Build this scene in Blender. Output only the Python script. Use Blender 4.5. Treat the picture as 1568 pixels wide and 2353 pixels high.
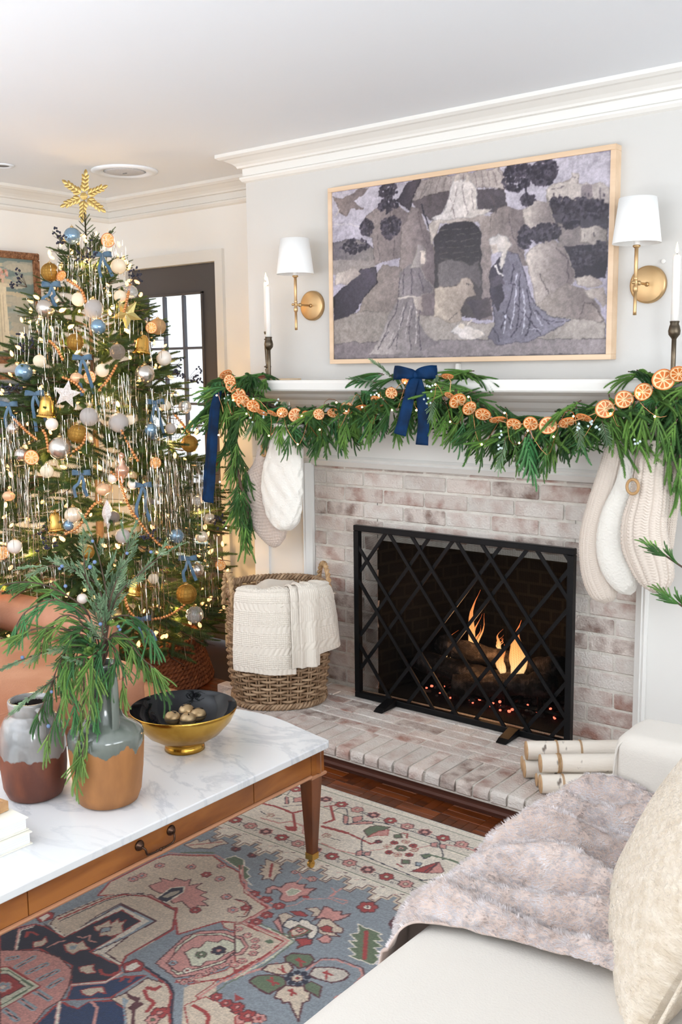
import bpy, math, random
import numpy as np
from mathutils import Vector, Matrix, noise
PI = math.pi
for o in list(bpy.data.objects): bpy.data.objects.remove(o)
SC = bpy.context.scene
COL = SC.collection
rnd = random.Random(7)

# ---------------------------------------------------------------- camera
cd = bpy.data.cameras.new('camera'); cam = bpy.data.objects.new('camera', cd); COL.objects.link(cam)
cd.sensor_fit = 'VERTICAL'; cd.sensor_height = 36; cd.lens = 36*2300/2353
cd.clip_start = .05
yaw, pit, rol = -0.67313529, -0.14209295, 0.01212915
fw = Vector((math.sin(yaw)*math.cos(pit), math.cos(yaw)*math.cos(pit), math.sin(pit)))
r0 = Vector((math.cos(yaw), -math.sin(yaw), 0)); d0 = fw.cross(r0)
rt = r0*math.cos(rol)+d0*math.sin(rol); dn = -r0*math.sin(rol)+d0*math.cos(rol)
M = Matrix((rt, -dn, -fw)).transposed().to_4x4(); M.translation = (0, -3.34, 1.4744)
cam.matrix_world = M
SC.camera = cam

# ---------------------------------------------------------------- world, daylight, exposure
W = bpy.data.worlds.new('world'); SC.world = W; W.use_nodes = True
bg = W.node_tree.nodes['Background']
bg.inputs[0].default_value = (.90, .95, 1, 1); bg.inputs[1].default_value = 1.25
SC.view_settings.view_transform = 'Standard'; SC.view_settings.look = 'None'
SC.view_settings.gamma = 1; SC.view_settings.use_curve_mapping = False
SC.view_settings.exposure = 0.16

def area(name, loc, target, sx, sy, power, color):
    l = bpy.data.lights.new(name, 'AREA'); l.shape = 'RECTANGLE'; l.size = sx; l.size_y = sy
    l.energy = power; l.color = color
    o = bpy.data.objects.new(name, l); COL.objects.link(o); o.location = loc
    o.rotation_euler = (Vector(target)-Vector(loc)).to_track_quat('-Z', 'Y').to_euler()
    return o
def point(name, loc, power, color, r=.03):
    l = bpy.data.lights.new(name, 'POINT'); l.energy = power; l.color = color; l.shadow_soft_size = r
    o = bpy.data.objects.new(name, l); COL.objects.link(o); o.location = loc
    return o
# daylight through the windows of the open side of the room (right of and behind the camera)
area('window_light', (2.85, -2.1, 1.5), (-2.0, -2.3, 1.3), 2.4, 1.7, 92, (.90, .95, 1))
area('window_light', (2.85, -4.9, 1.6), (-4.6, -.6, 1.9), 1.4, 1.6, 95, (.90, .95, 1))  # extra light, added to brighten the left wall
area('window_light', (-.4, -6.05, 1.5), (-1.4, -.2, 1.2), 1.4, 1.5, 4, (.90, .95, 1))
area('window_light', (-2.6, -6.05, 1.5), (-3.0, -.2, 1.2), 1.4, 1.5, 16, (.90, .95, 1))
# upward fill lights, added out of view to brighten the ceiling and room
area('added_ceiling_fill', (-1.2, -4.5, .5), (-1.15, -4.6, 2.41), 1.4, 1.4, 78, (.90, .945, 1))
area('added_ceiling_fill', (-3.2, -4.1, .8), (-3.15, -4.3, 2.41), 1.2, 1.2, 92, (.90, .945, 1))

# ---------------------------------------------------------------- tagging
def tag(o, label=None, cat=None, group=None, kind=None):
    if label: o['label'] = label
    if cat: o['category'] = cat
    if group: o['group'] = group
    if kind: o['kind'] = kind
    return o
def empty(name, loc=(0, 0, 0), rz=0, label=None, cat=None, group=None):
    o = bpy.data.objects.new(name, None); COL.objects.link(o); o.location = loc; o.rotation_euler = (0, 0, rz)
    o.empty_display_size = .02
    return tag(o, label, cat, group)
def link(name, me, parent=None, loc=None, rot=None, scale=None):
    o = bpy.data.objects.new(name, me); COL.objects.link(o)
    if parent: o.parent = parent
    if loc is not None: o.location = loc
    if rot is not None: o.rotation_euler = rot
    if scale is not None: o.scale = scale if hasattr(scale, '__len__') else (scale,)*3
    return o
def copy_tree(o, parent=None):
    c = o.copy(); COL.objects.link(c); c.parent = parent
    for ch in o.children: copy_tree(ch, c)
    return c

# ---------------------------------------------------------------- materials (all procedural)
MATS = {}
def mat(name, col, rough=.6, metal=0, col2=None, nscale=8, bump=0, bscale=40, emit=None, estr=0, coat=0,
        sheen=0, trans=0, ior=1.45, alpha=1, detail=4, spec=.5, lo=.35, hi=.65, stretch=(1, 1, 1), rand=0, sss=0, dist=0):
    if name in MATS: return MATS[name]
    m = bpy.data.materials.new(name); m.use_nodes = True; MATS[name] = m
    nt = m.node_tree; N = nt.nodes; L = nt.links; b = N['Principled BSDF']
    b.inputs['Base Color'].default_value = (*col, 1); b.inputs['Roughness'].default_value = rough
    b.inputs['Metallic'].default_value = metal; b.inputs['IOR'].default_value = ior
    b.inputs['Coat Weight'].default_value = coat; b.inputs['Coat Roughness'].default_value = .1
    b.inputs['Sheen Weight'].default_value = sheen; b.inputs['Transmission Weight'].default_value = trans
    b.inputs['Alpha'].default_value = alpha; b.inputs['Specular IOR Level'].default_value = spec
    if sss: b.inputs['Subsurface Weight'].default_value = sss; b.inputs['Subsurface Radius'].default_value = (.01, .006, .004)
    if emit: b.inputs['Emission Color'].default_value = (*emit, 1); b.inputs['Emission Strength'].default_value = estr
    tc = N.new('ShaderNodeTexCoord'); mp = N.new('ShaderNodeMapping'); mp.inputs['Scale'].default_value = stretch
    L.new(tc.outputs['Object'], mp.inputs[0]); vec = mp.outputs[0]
    if rand:
        oi = N.new('ShaderNodeObjectInfo'); mu = N.new('ShaderNodeMath'); mu.operation = 'MULTIPLY'; mu.inputs[1].default_value = 37
        L.new(oi.outputs['Random'], mu.inputs[0]); cx = N.new('ShaderNodeCombineXYZ')
        for i in range(3): L.new(mu.outputs[0], cx.inputs[i])
        ad = N.new('ShaderNodeVectorMath'); L.new(vec, ad.inputs[0]); L.new(cx.outputs[0], ad.inputs[1]); vec = ad.outputs[0]
    if col2 is not None:
        n = N.new('ShaderNodeTexNoise'); n.inputs['Scale'].default_value = nscale; n.inputs['Detail'].default_value = detail
        n.inputs['Distortion'].default_value = dist
        L.new(vec, n.inputs['Vector'])
        r = N.new('ShaderNodeValToRGB'); r.color_ramp.elements[0].position = lo; r.color_ramp.elements[1].position = hi
        r.color_ramp.elements[0].color = (*col, 1); r.color_ramp.elements[1].color = (*col2, 1)
        L.new(n.outputs[0], r.inputs[0]); out = r.outputs[0]
        if rand:
            hs = N.new('ShaderNodeHueSaturation'); mr = N.new('ShaderNodeMapRange')
            mr.inputs[3].default_value = 1-rand; mr.inputs[4].default_value = 1+rand
            L.new(oi.outputs['Random'], mr.inputs[0]); L.new(mr.outputs[0], hs.inputs['Value']); L.new(out, hs.inputs['Color'])
            out = hs.outputs[0]
        L.new(out, b.inputs['Base Color'])
    if bump:
        n2 = N.new('ShaderNodeTexNoise'); n2.inputs['Scale'].default_value = bscale; n2.inputs['Detail'].default_value = 5
        L.new(vec, n2.inputs['Vector'])
        bp = N.new('ShaderNodeBump'); bp.inputs['Strength'].default_value = bump; bp.inputs['Distance'].default_value = .01
        L.new(n2.outputs[0], bp.inputs['Height']); L.new(bp.outputs[0], b.inputs['Normal'])
    return m
def s2l(c): return tuple((x/255/12.92 if x/255 <= .04045 else ((x/255+.055)/1.055)**2.4) for x in c)

# ---------------------------------------------------------------- mesh builder
def frame_of(d):
    d = Vector(d).normalized(); u = Vector((0, 0, 1)) if abs(d.z) < .95 else Vector((1, 0, 0))
    x = d.cross(u).normalized(); y = x.cross(d).normalized()
    return x, y, d
class MB:
    def __init__(s): s.v = []; s.f = []; s.m = []; s.uv = {}; s.cur = 0
    def add(s, vs, fs, uvs=None):
        b = len(s.v); s.v += [tuple(v) for v in vs]
        for i, f in enumerate(fs):
            if uvs: s.uv[len(s.f)] = uvs[i]
            s.f.append([b+k for k in f]); s.m.append(s.cur)
        return s
    def box(s, a, b, bev=0):
        x0, y0, z0 = a; x1, y1, z1 = b
        if bev:
            e = bev; P = []
            for z, q in ((z0, e), (z0+e, 0), (z1-e, 0), (z1, e)):
                for (x, y, sx, sy) in ((x0, y0, 1, 1), (x1, y0, -1, 1), (x1, y1, -1, -1), (x0, y1, 1, -1)):
                    P.append((x+sx*(e if q == 0 else e)*0+sx*q, y+sy*q, z))
            F = [[3, 2, 1, 0], [12, 13, 14, 15]]
            for k in range(3):
                for i in range(4): F.append([k*4+i, k*4+(i+1) % 4, k*4+4+(i+1) % 4, k*4+4+i])
            return s.add(P, F)
        P = [(x, y, z) for z in (z0, z1) for (x, y) in ((x0, y0), (x1, y0), (x1, y1), (x0, y1))]
        return s.add(P, [[3, 2, 1, 0], [4, 5, 6, 7], [0, 1, 5, 4], [1, 2, 6, 5], [2, 3, 7, 6], [3, 0, 4, 7]])
    def bar(s, a, b, w, h, up=(0, 0, 1)):
        a = Vector(a); b = Vector(b); d = (b-a).normalized(); up = Vector(up)
        x = d.cross(up).normalized(); y = x.cross(d).normalized(); P = []
        for c in (a, b):
            for i, j in ((-1, -1), (1, -1), (1, 1), (-1, 1)): P.append(c+x*i*w/2+y*j*h/2)
        return s.add(P, [[3, 2, 1, 0], [4, 5, 6, 7], [0, 1, 5, 4], [1, 2, 6, 5], [2, 3, 7, 6], [3, 0, 4, 7]])
    def tube(s, pts, rad, n=8, cap=True, closed=False, flat=1, uvw=None, roll=0):
        pts = [Vector(p) for p in pts]; k = len(pts)
        if not hasattr(rad, '__len__'): rad = [rad]*k
        P = []; px = None
        L = 0; Ls = []
        for i in range(k):
            if closed: d = pts[(i+1) % k]-pts[i-1]
            else: d = pts[min(i+1, k-1)]-pts[max(i-1, 0)]
            if i: L += (pts[i]-pts[i-1]).length
            Ls.append(L)
            if d.length < 1e-9: d = Vector((0, 0, 1))
            d.normalize()
            if px is None:
                x, y, _ = frame_of(d)
                if roll: x, y = x*math.cos(roll)+y*math.sin(roll), y*math.cos(roll)-x*math.sin(roll)
            else:
                x = (px-d*px.dot(d))
                if x.length < 1e-6: x = frame_of(d)[0]
                x.normalize(); y = d.cross(x)
                y = y.normalized()
            px = x
            y = d.cross(x)
            for j in range(n):
                a = 2*PI*j/n; P.append(pts[i]+(x*math.cos(a)+y*math.sin(a)*flat)*rad[i])
        F = []; U = []
        for i in range(k if closed else k-1):
            for j in range(n):
                i2 = (i+1) % k
                F.append([i*n+j, i*n+(j+1) % n, i2*n+(j+1) % n, i2*n+j])
                if uvw:
                    v0 = Ls[i]; v1 = Ls[i2] if i2 else L+(pts[0]-pts[-1]).length
                    U.append([(j/n*uvw, v0), ((j+1)/n*uvw, v0), ((j+1)/n*uvw, v1), (j/n*uvw, v1)])
        if cap and not closed:
            F.append(list(range(n))[::-1]); F.append([(k-1)*n+j for j in range(n)])
            if uvw: U += [[(0, 0)]*n]*2
        return s.add(P, F, U if uvw else None)
    def lathe(s, prof, n=24, c=(0, 0, 0), sx=1, sy=1, caps=True):
        k = len(prof); P = []
        for r, z in prof:
            for j in range(n):
                a = 2*PI*j/n; P.append((c[0]+r*sx*math.cos(a), c[1]+r*sy*math.sin(a), c[2]+z))
        F = []
        for i in range(k-1):
            for j in range(n): F.append([i*n+j, i*n+(j+1) % n, (i+1)*n+(j+1) % n, (i+1)*n+j])
        if caps and prof[0][0] > 1e-6: F.append(list(range(n))[::-1])
        if caps and prof[-1][0] > 1e-6: F.append([(k-1)*n+j for j in range(n)])
        return s.add(P, F)
    def ball(s, c, r, n=12, m=8, sz=1):
        return s.lathe([(r*math.sin(PI*i/m) if 0 < i < m else 1e-7, -r*sz*math.cos(PI*i/m)) for i in range(m+1)], n, c)
    def prism(s, poly, z0, z1, axis='z'):
        n = len(poly)
        def T(p, z): return {'z': (p[0], p[1], z), 'y': (p[0], z, p[1]), 'x': (z, p[0], p[1])}[axis]
        P = [T(p, z0) for p in poly]+[T(p, z1) for p in poly]
        F = [list(range(n))[::-1], list(range(n, 2*n))]+[[i, (i+1) % n, n+(i+1) % n, n+i] for i in range(n)]
        return s.add(P, F)
    def grid(s, fn, nu, nv, uv=None, flip=False, close_u=False):
        P = [fn(i/nu, j/nv) for j in range(nv+1) for i in range(nu+1)]; F = []; U = []
        for j in range(nv):
            for i in range(nu):
                a = j*(nu+1)+i; q = [a, a+1, a+nu+2, a+nu+1]
                F.append(q[::-1] if flip else q)
                if uv:
                    w, h = uv; t = [(i/nu*w, j/nv*h), ((i+1)/nu*w, j/nv*h), ((i+1)/nu*w, (j+1)/nv*h), (i/nu*w, (j+1)/nv*h)]
                    U.append(t[::-1] if flip else t)
        return s.add(P, F, U if uv else None)
    def mesh(s, name, mats, smooth=False, doubles=False):
        me = bpy.data.meshes.new(name); me.from_pydata(s.v, [], s.f)
        if not isinstance(mats, (list, tuple)): mats = [mats]
        for m in mats: me.materials.append(m)
        if len(mats) > 1: me.polygons.foreach_set('material_index', s.m)
        if smooth: me.polygons.foreach_set('use_smooth', [True]*len(me.polygons))
        if s.uv:
            l = me.uv_layers.new(name='UVMap'); buf = []
            for i, f in enumerate(s.f): buf += [c for p in s.uv.get(i, [(0, 0)]*len(f)) for c in p]
            l.data.foreach_set('uv', buf)
        me.validate(); me.update()
        return me
    def build(s, name, mats, parent=None, smooth=False, loc=None, rot=None, auto=None, solid=0, bevel=0, sub=0):
        o = link(name, s.mesh(name, mats, smooth), parent, loc, rot)
        if solid: m = o.modifiers.new('s', 'SOLIDIFY'); m.thickness = solid; m.offset = 0
        if bevel: m = o.modifiers.new('b', 'BEVEL'); m.width = bevel; m.segments = 2; m.limit_method = 'ANGLE'
        if sub: m = o.modifiers.new('u', 'SUBSURF'); m.levels = sub; m.render_levels = sub
        return o
def struct(o): o['kind'] = 'structure'; return o
def cr(pts, n):
    """smooth curve through points, n samples per span"""
    P = [Vector(p) for p in pts]; out = []
    for i in range(len(P)-1):
        a = P[max(i-1, 0)]; b = P[i]; c = P[i+1]; d = P[min(i+2, len(P)-1)]
        for k in range(n):
            t = k/n; out.append(.5*((2*b)+(c-a)*t+(2*a-5*b+4*c-d)*t*t+(3*b-a-3*c+d)*t*t*t))
    out.append(P[-1]); return out

# ---------------------------------------------------------------- painting flat print onto a vertex grid
class Canvas:
    def __init__(s, x0, y0, x1, y1, nx, ny, base):
        s.x = np.linspace(x0, x1, nx+1); s.y = np.linspace(y0, y1, ny+1); s.nx = nx; s.ny = ny
        s.c = np.zeros((ny+1, nx+1, 3)); s.c[:] = np.array(base)/255.
    def _win(s, a, b, c, d):
        i0, i1 = np.searchsorted(s.x, (a, c)); j0, j1 = np.searchsorted(s.y, (b, d))
        return max(i0-1, 0), min(i1+1, s.nx+1), max(j0-1, 0), min(j1+1, s.ny+1)
    def poly(s, pts, col, col2=None, ang=0):
        P = np.array(pts, float); a, b = P.min(0); c, d = P.max(0); i0, i1, j0, j1 = s._win(a, b, c, d)
        if i1 <= i0 or j1 <= j0: return s
        X, Y = np.meshgrid(s.x[i0:i1], s.y[j0:j1]); m = np.zeros(X.shape, bool); n = len(P)
        for k in range(n):
            xa, ya = P[k]; xb, yb = P[(k+1) % n]
            if ya == yb: continue
            t = ((ya > Y) != (yb > Y)) & (X < (xb-xa)*(Y-ya)/(yb-ya)+xa); m ^= t
        v = np.array(col)/255.
        if col2 is None: s.c[j0:j1, i0:i1][m] = v
        else:
            w = ((X-a)*math.cos(ang)/(c-a+1e-9)+(Y-b)*math.sin(ang)/(d-b+1e-9)); w = np.clip(w, 0, 1)[..., None]
            s.c[j0:j1, i0:i1][m] = (v*(1-w)+np.array(col2)/255.*w)[m]
        return s
    def ell(s, cx, cy, rx, ry, col, n=20, ph=0):
        return s.poly([(cx+rx*math.cos(2*PI*k/n+ph), cy+ry*math.sin(2*PI*k/n+ph)) for k in range(n)], col)
    def line(s, pts, w, col, closed=False, dash=0):
        pts = list(pts)+([pts[0]] if closed else [])
        v = np.array(col)/255.; L = 0
        for (xa, ya), (xb, yb) in zip(pts, pts[1:]):
            i0, i1, j0, j1 = s._win(min(xa, xb)-w, min(ya, yb)-w, max(xa, xb)+w, max(ya, yb)+w)
            if i1 <= i0 or j1 <= j0: continue
            X, Y = np.meshgrid(s.x[i0:i1], s.y[j0:j1]); dx = xb-xa; dy = yb-ya; l2 = dx*dx+dy*dy+1e-12
            t = np.clip(((X-xa)*dx+(Y-ya)*dy)/l2, 0, 1); D = np.hypot(X-xa-t*dx, Y-ya-t*dy)
            m = D < w/2
            if dash: m &= ((L+t*math.sqrt(l2)) % (2*dash)) < dash
            L += math.sqrt(l2); s.c[j0:j1, i0:i1][m] = v
        return s
    def build(s, name, material, place, parent=None):
        nx, ny = s.nx, s.ny; X, Y = np.meshgrid(s.x, s.y); V = place(X.ravel(), Y.ravel())
        me = bpy.data.meshes.new(name); nv = (nx+1)*(ny+1); nf = nx*ny
        me.vertices.add(nv); me.vertices.foreach_set('co', np.asarray(V, np.float32).ravel())
        a = (np.arange(ny)[:, None]*(nx+1)+np.arange(nx)[None, :]).ravel()
        F = np.stack([a, a+1, a+nx+2, a+nx+1], 1).astype(np.int32)
        me.loops.add(nf*4); me.loops.foreach_set('vertex_index', F.ravel())
        me.polygons.add(nf); me.polygons.foreach_set('loop_start', np.arange(nf, dtype=np.int32)*4)
        me.update(calc_edges=True)
        at = me.color_attributes.new('Col', 'FLOAT_COLOR', 'POINT')
        c = np.clip(s.c, 0, 1).reshape(-1, 3); lin = np.where(c <= .04045, c/12.92, ((c+.055)/1.055)**2.4)
        at.data.foreach_set('color', np.concatenate([lin, np.ones((nv, 1))], 1).astype(np.float32).ravel())
        me.materials.append(material); me.validate(); return link(name, me, parent)
def vcol_mat(name, rough, nsc, namt, bump=0, sheen=0, coat=0, bsc=None):
    m = mat(name, (.5, .5, .5), rough, sheen=sheen, coat=coat); nt = m.node_tree; N = nt.nodes; L = nt.links; b = N['Principled BSDF']
    a = N.new('ShaderNodeVertexColor'); a.layer_name = 'Col'; tc = N.new('ShaderNodeTexCoord')
    n = N.new('ShaderNodeTexNoise'); n.inputs['Scale'].default_value = nsc; n.inputs['Detail'].default_value = 6; L.new(tc.outputs['Object'], n.inputs['Vector'])
    mr = N.new('ShaderNodeMapRange'); mr.inputs[1].default_value = .3; mr.inputs[2].default_value = .7
    mr.inputs[3].default_value = 1-namt; mr.inputs[4].default_value = 1+namt; L.new(n.outputs[0], mr.inputs[0])
    h = N.new('ShaderNodeHueSaturation'); L.new(a.outputs[0], h.inputs['Color']); L.new(mr.outputs[0], h.inputs['Value']); L.new(h.outputs[0], b.inputs['Base Color'])
    if bump:
        n2 = N.new('ShaderNodeTexNoise'); n2.inputs['Scale'].default_value = bsc or nsc; L.new(tc.outputs['Object'], n2.inputs['Vector'])
        bp = N.new('ShaderNodeBump'); bp.inputs['Strength'].default_value = bump; bp.inputs['Distance'].default_value = .004
        L.new(n2.outputs[0], bp.inputs['Height']); L.new(bp.outputs[0], b.inputs['Normal'])
    return m

# ================================================================ large structure
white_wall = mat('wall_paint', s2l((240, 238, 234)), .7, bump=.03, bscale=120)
shaded_wall = mat('wall_paint_shaded', s2l((205, 203, 199)), .7, bump=.03, bscale=120)  # same wall paint, dimmer light on the chimney breast put into the colour
white_trim = mat('trim_paint', s2l((228, 226, 221)), .4)
ceil_m = mat('ceiling_paint', s2l((238, 242, 247)), .8)
grey_door = mat('door_grey_paint', s2l((84, 80, 80)), .28, bump=.05, bscale=30)
mortar_m = mat('mortar', s2l((222, 216, 206)), .95, col2=s2l((206, 199, 189)), nscale=20, bump=.6, bscale=90)
brick_m = mat('whitewashed_brick', s2l((214, 206, 198)), .9, col2=s2l((192, 170, 160)), nscale=13, detail=9, bump=.6, bscale=130, rand=.07, lo=.45, hi=.75)
brick_red = mat('red_whitewashed_brick', s2l((212, 200, 191)), .9, col2=s2l((164, 126, 113)), nscale=15, detail=10, bump=.6, bscale=130, rand=.09, lo=.44, hi=.72)
brick_drk = mat('brown_whitewashed_brick', s2l((208, 196, 187)), .9, col2=s2l((134, 111, 101)), nscale=18, detail=10, bump=.7, bscale=130, rand=.08, lo=.42, hi=.7)
floor_dark = mat('floor_gap', s2l((50, 24, 12)), .6)
parq = [mat('parquet_a', s2l((132, 66, 24)), .3, col2=s2l((80, 36, 12)), nscale=14, stretch=(.35, 3, 1), rand=.12, coat=.3, detail=6),
        mat('parquet_b', s2l((112, 54, 20)), .3, col2=s2l((64, 29, 11)), nscale=14, stretch=(3, .35, 1), rand=.12, coat=.3, detail=6)]

fl = MB().box((-4.7, -6.2, -.1), (3, .5, -.005)).build('floor', floor_dark); struct(fl)
def slat_mesh(L, Wd, m):
    return MB().box((-L/2, -Wd/2, -.012), (L/2, Wd/2, 0), .0012).mesh('slat', m)
SQ = .15; SL = [slat_mesh(SQ-.0012, SQ/4-.0012, parq[0]), slat_mesh(SQ-.0012, SQ/4-.0012, parq[1])]
near = []; far = MB()
for i in range(-30, 14):
    for j in range(-30, 4):
        x = -1.35+i*SQ; y = -.585-SQ/2+j*SQ+SQ*.5
        if y > .33 or x < -4.55: continue
        vis = (-2.62 < x < -1.2 and -.78 < y < -.5) or (-3.85 < x < -2.72 and -.98 < y < -.02)
        o = (i+j) % 2
        for k in range(4):
            off = (k-1.5)*SQ/4
            if vis: near.append((x+(off if o else 0), y+(0 if o else off), o))
            elif x > -4 and -1.5 < y < .2:
                cx, cy = x+(off if o else 0), y+(0 if o else off); hx, hy = (SQ/8, SQ/2) if o else (SQ/2, SQ/8)
                far.cur = o; far.box((cx-hx+.0006, cy-hy+.0006, -.012), (cx+hx-.0006, cy+hy-.0006, 0))
for x, y, o in near[:300]: link('floor_slat', SL[o], fl, (x, y, 0), (0, 0, PI/2 if o else 0))
far_o = far.build('distant_slats', parq, fl); far_o['kind'] = 'stuff'

# ceiling, walls
struct(MB().box((-4.7, -6.2, 2.41), (3, .5, 2.5)).build('ceiling', ceil_m))
struct(MB().box((-4.7, -6.2, 0), (-4.6, .5, 2.41)).build('wall_left', white_wall))
def holed(name, ax, c0, c1, u0, u1, holes):      # wall with window openings, (u range, z range)
    def bx(a, b, z0, z1): return ((a, c0, z0), (b, c1, z1)) if ax == 'y' else ((c0, a, z0), (c1, b, z1))
    b = MB(); u = u0
    for h0, h1 in holes: b.box(*bx(u, h0, 0, 2.41)); b.box(*bx(h0, h1, 0, .75)); b.box(*bx(h0, h1, 2.25, 2.41)); u = h1
    b.box(*bx(u, u1, 0, 2.41)); return struct(b.build(name, white_wall))
holed('wall_rear', 'y', -6.3, -6.2, -4.7, 3, [(-3.3, -1.9), (-1.1, .3)])
holed('wall_right', 'x', 3, 3.1, -6.2, .5, [(-5.6, -4.2), (-3.3, -.9)])
DW = .38
w = MB().box((-4.6, DW, 0), (-4.452, DW+.12, 2.41)).box((-3.757, DW, 0), (-3.18, DW+.12, 2.41)).box((-4.452, DW, 2.027), (-3.757, DW+.12, 2.41))
struct(w.build('wall_back', white_wall))
# chimney breast
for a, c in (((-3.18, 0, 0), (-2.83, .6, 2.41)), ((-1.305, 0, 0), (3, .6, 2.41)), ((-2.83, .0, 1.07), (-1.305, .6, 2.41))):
    struct(MB().box(a, c).build('wall_fireplace', shaded_wall))
# exterior seen through the glass
struct(MB().box((-9, .7, -.4), (0, 9, -.3)).build('lawn', mat('lawn_grass', s2l((205, 214, 196)), 1, col2=s2l((190, 202, 180)), nscale=3)))

def mould(path, prof, name, m, side=1):
    """sweep profile (out, z) along an xy polyline with mitred corners"""
    b = MB(); P = [Vector(p) for p in path]; k = len(P); rows = []
    for i in range(k):
        d1 = (P[i]-P[i-1]).normalized() if i else (P[1]-P[0]).normalized()
        d2 = (P[i+1]-P[i]).normalized() if i < k-1 else d1
        n1 = Vector((-d1.y, d1.x))*side; n2 = Vector((-d2.y, d2.x))*side
        n = (n1+n2); n = n/max(n.dot(n1), .2)
        rows.append([(P[i].x+n.x*o, P[i].y+n.y*o, z) for o, z in prof])
    m2 = len(prof); V = [v for r in rows for v in r]; F = []
    for i in range(k-1):
        for j in range(m2):
            F.append([i*m2+j, i*m2+(j+1) % m2, (i+1)*m2+(j+1) % m2, (i+1)*m2+j])
    F += [list(range(m2))[::-1], [(k-1)*m2+j for j in range(m2)]]
    b.add(V, F); return b.build(name, m)
crown = [(0, 2.292), (.012, 2.298), (.02, 2.308), (.02, 2.316), (.01, 2.322), (.01, 2.352), (.026, 2.354), (.03, 2.362), (.042, 2.372), (.07, 2.386), (.082, 2.388), (.095, 2.396), (.095, 2.4105), (0, 2.4105)]
struct(mould([(3, 0), (-3.18, 0), (-3.18, DW), (-4.6, DW), (-4.6, -6.2)], crown, 'trim_1', white_trim))
base = [(0, 0), (.014, 0), (.014, .1), (.008, .125), (0, .13)]
struct(mould([(-3.18, 0), (-3.18, DW), (-3.7, DW)], base, 'baseboard_back', white_trim))
struct(mould([(-4.51, DW), (-4.6, DW), (-4.6, -6.2)], base, 'baseboard_left', white_trim))
struct(mould([(3, 0), (-1.0, 0)], base, 'baseboard_fireplace', white_trim))

# glazed door
b = MB().box((-4.505, DW-.02, 0), (-4.452, DW+.005, 2.027)).box((-3.757, DW-.02, 0), (-3.704, DW+.005, 2.027)).box((-4.505, DW-.02, 2.0272), (-3.704, DW+.005, 2.085))
struct(b.build('trim_2', white_trim))
door = MB().box((-4.450, DW+.02, .02), (-4.365, DW+.065, 2.025)).box((-3.883, DW+.02, .02), (-3.759, DW+.065, 2.025)).box((-4.365, DW+.02, 1.885), (-3.883, DW+.065, 2.025)).box((-4.365, DW+.02, .02), (-3.883, DW+.065, .4)).build('door_1', grey_door)
struct(door)
b = MB()
for (a, c) in (((-4.365, DW+.008, .4), (-4.352, DW+.03, 1.885)), ((-3.896, DW+.008, .4), (-3.883, DW+.03, 1.885)), ((-4.365, DW+.008, 1.872), (-3.883, DW+.03, 1.885)), ((-4.365, DW+.008, .4), (-3.883, DW+.03, .413))): b.box(a, c, .003)
b.build('glazing_bead', grey_door, door)
mx = (-4.352, -4.2, -4.048, -3.896); mz = (.413, .705, 1.0, 1.297, 1.594, 1.872)
for x in mx[1:3]: MB().box((x-.0065, DW+.02, .413), (x+.0065, DW+.042, 1.872), .003).build('muntin', mat('muntin_paint', s2l((92, 96, 108)), .4), door)
for z in mz[1:5]:
    for i in range(3): MB().box((mx[i]+.0065, DW+.021, z-.0065), (mx[i+1]-.0065, DW+.041, z+.0065), .003).build('muntin', MATS['muntin_paint'], door)
glass_m = mat('window_glass', (1, 1, 1), 0, trans=1, ior=1.05, spec=.3)
pane_me = MB().box((-.0665, -.002, -.138), (.0665, .002, .138)).mesh('pane', glass_m)
for i in range(3):
    for j in range(5):
        link('pane', pane_me, door, ((mx[i]+mx[i+1])/2, DW+.03, (mz[j]+mz[j+1])/2))
MB().ball((-3.80, DW-.03, .98), .027).tube([(-3.80, DW+.02, .98), (-3.80, DW-.02, .98)], .01).build('door_knob', mat('aged_brass', s2l((150, 120, 70)), .35, 1), door, smooth=True)

# ================================================================ brick surround
def brick_mesh(L, H, D, m, seed, bev=.004):
    rr = random.Random(seed); b = MB().box((-L/2, 0, -H/2), (L/2, D, H/2), bev)
    b.v = [(x+rr.uniform(-.0015, .0015), y+rr.uniform(-.001, .001), z+rr.uniform(-.0015, .0015)) for x, y, z in b.v]
    return b.mesh('brick', m)
BMAT = [brick_m, brick_m, brick_m, brick_red, brick_red, brick_drk]
SUR = empty('fireplace_surround', (-2.07, 0, .096), 0, 'whitewashed brick surround around the firebox opening', 'fireplace')
def put(mesh, name, x, y, z, parent=SUR, rot=(0, 0, 0)):
    return link(name, mesh, parent, (x-parent.location.x, y-parent.location.y, z-parent.location.z), rot)
XL, XR, OL, OR, OT = -2.81, -1.332, -2.47, -1.575, .755
full = [[brick_mesh(.195, .0575, .05, m, s) for s in range(2)] for m in BMAT]
zt = .978+.0673*2; row = 0; rb = random.Random(11)
while zt > .1:
    z1 = min(zt, 1.064); z0 = max(zt-.0673, .096)
    if z1-z0 > .012:
        x = -2.744-.205*1+(0 if row % 2 else .101)-.205
        while x < XR:
            a, c = max(x+.005, XL), min(x+.2, XR); x += .205
            if c-a < .015: continue
            segs = [(a, c)]
            if z0 < OT-.02:
                segs = [(a, min(c, OL)) if a < OL else None, (max(a, OR), c) if c > OR else None]
            for sg in segs:
                if not sg or sg[1]-sg[0] < .015: continue
                L = sg[1]-sg[0]; H = z1-z0-.0095; mi = rb.randrange(6); dz = (z0+z1)/2
                me = full[mi][rb.randrange(2)] if abs(L-.195) < .001 and abs(H-.0578) < .001 else brick_mesh(L, H, .05, BMAT[mi], rb.randrange(999))
                put(me, 'brick', (sg[0]+sg[1])/2, rb.uniform(-.002, .001), dz, rot=(rb.uniform(-.008, .008), 0, rb.uniform(-.004, .004)))
    zt -= .0673; row += 1
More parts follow.
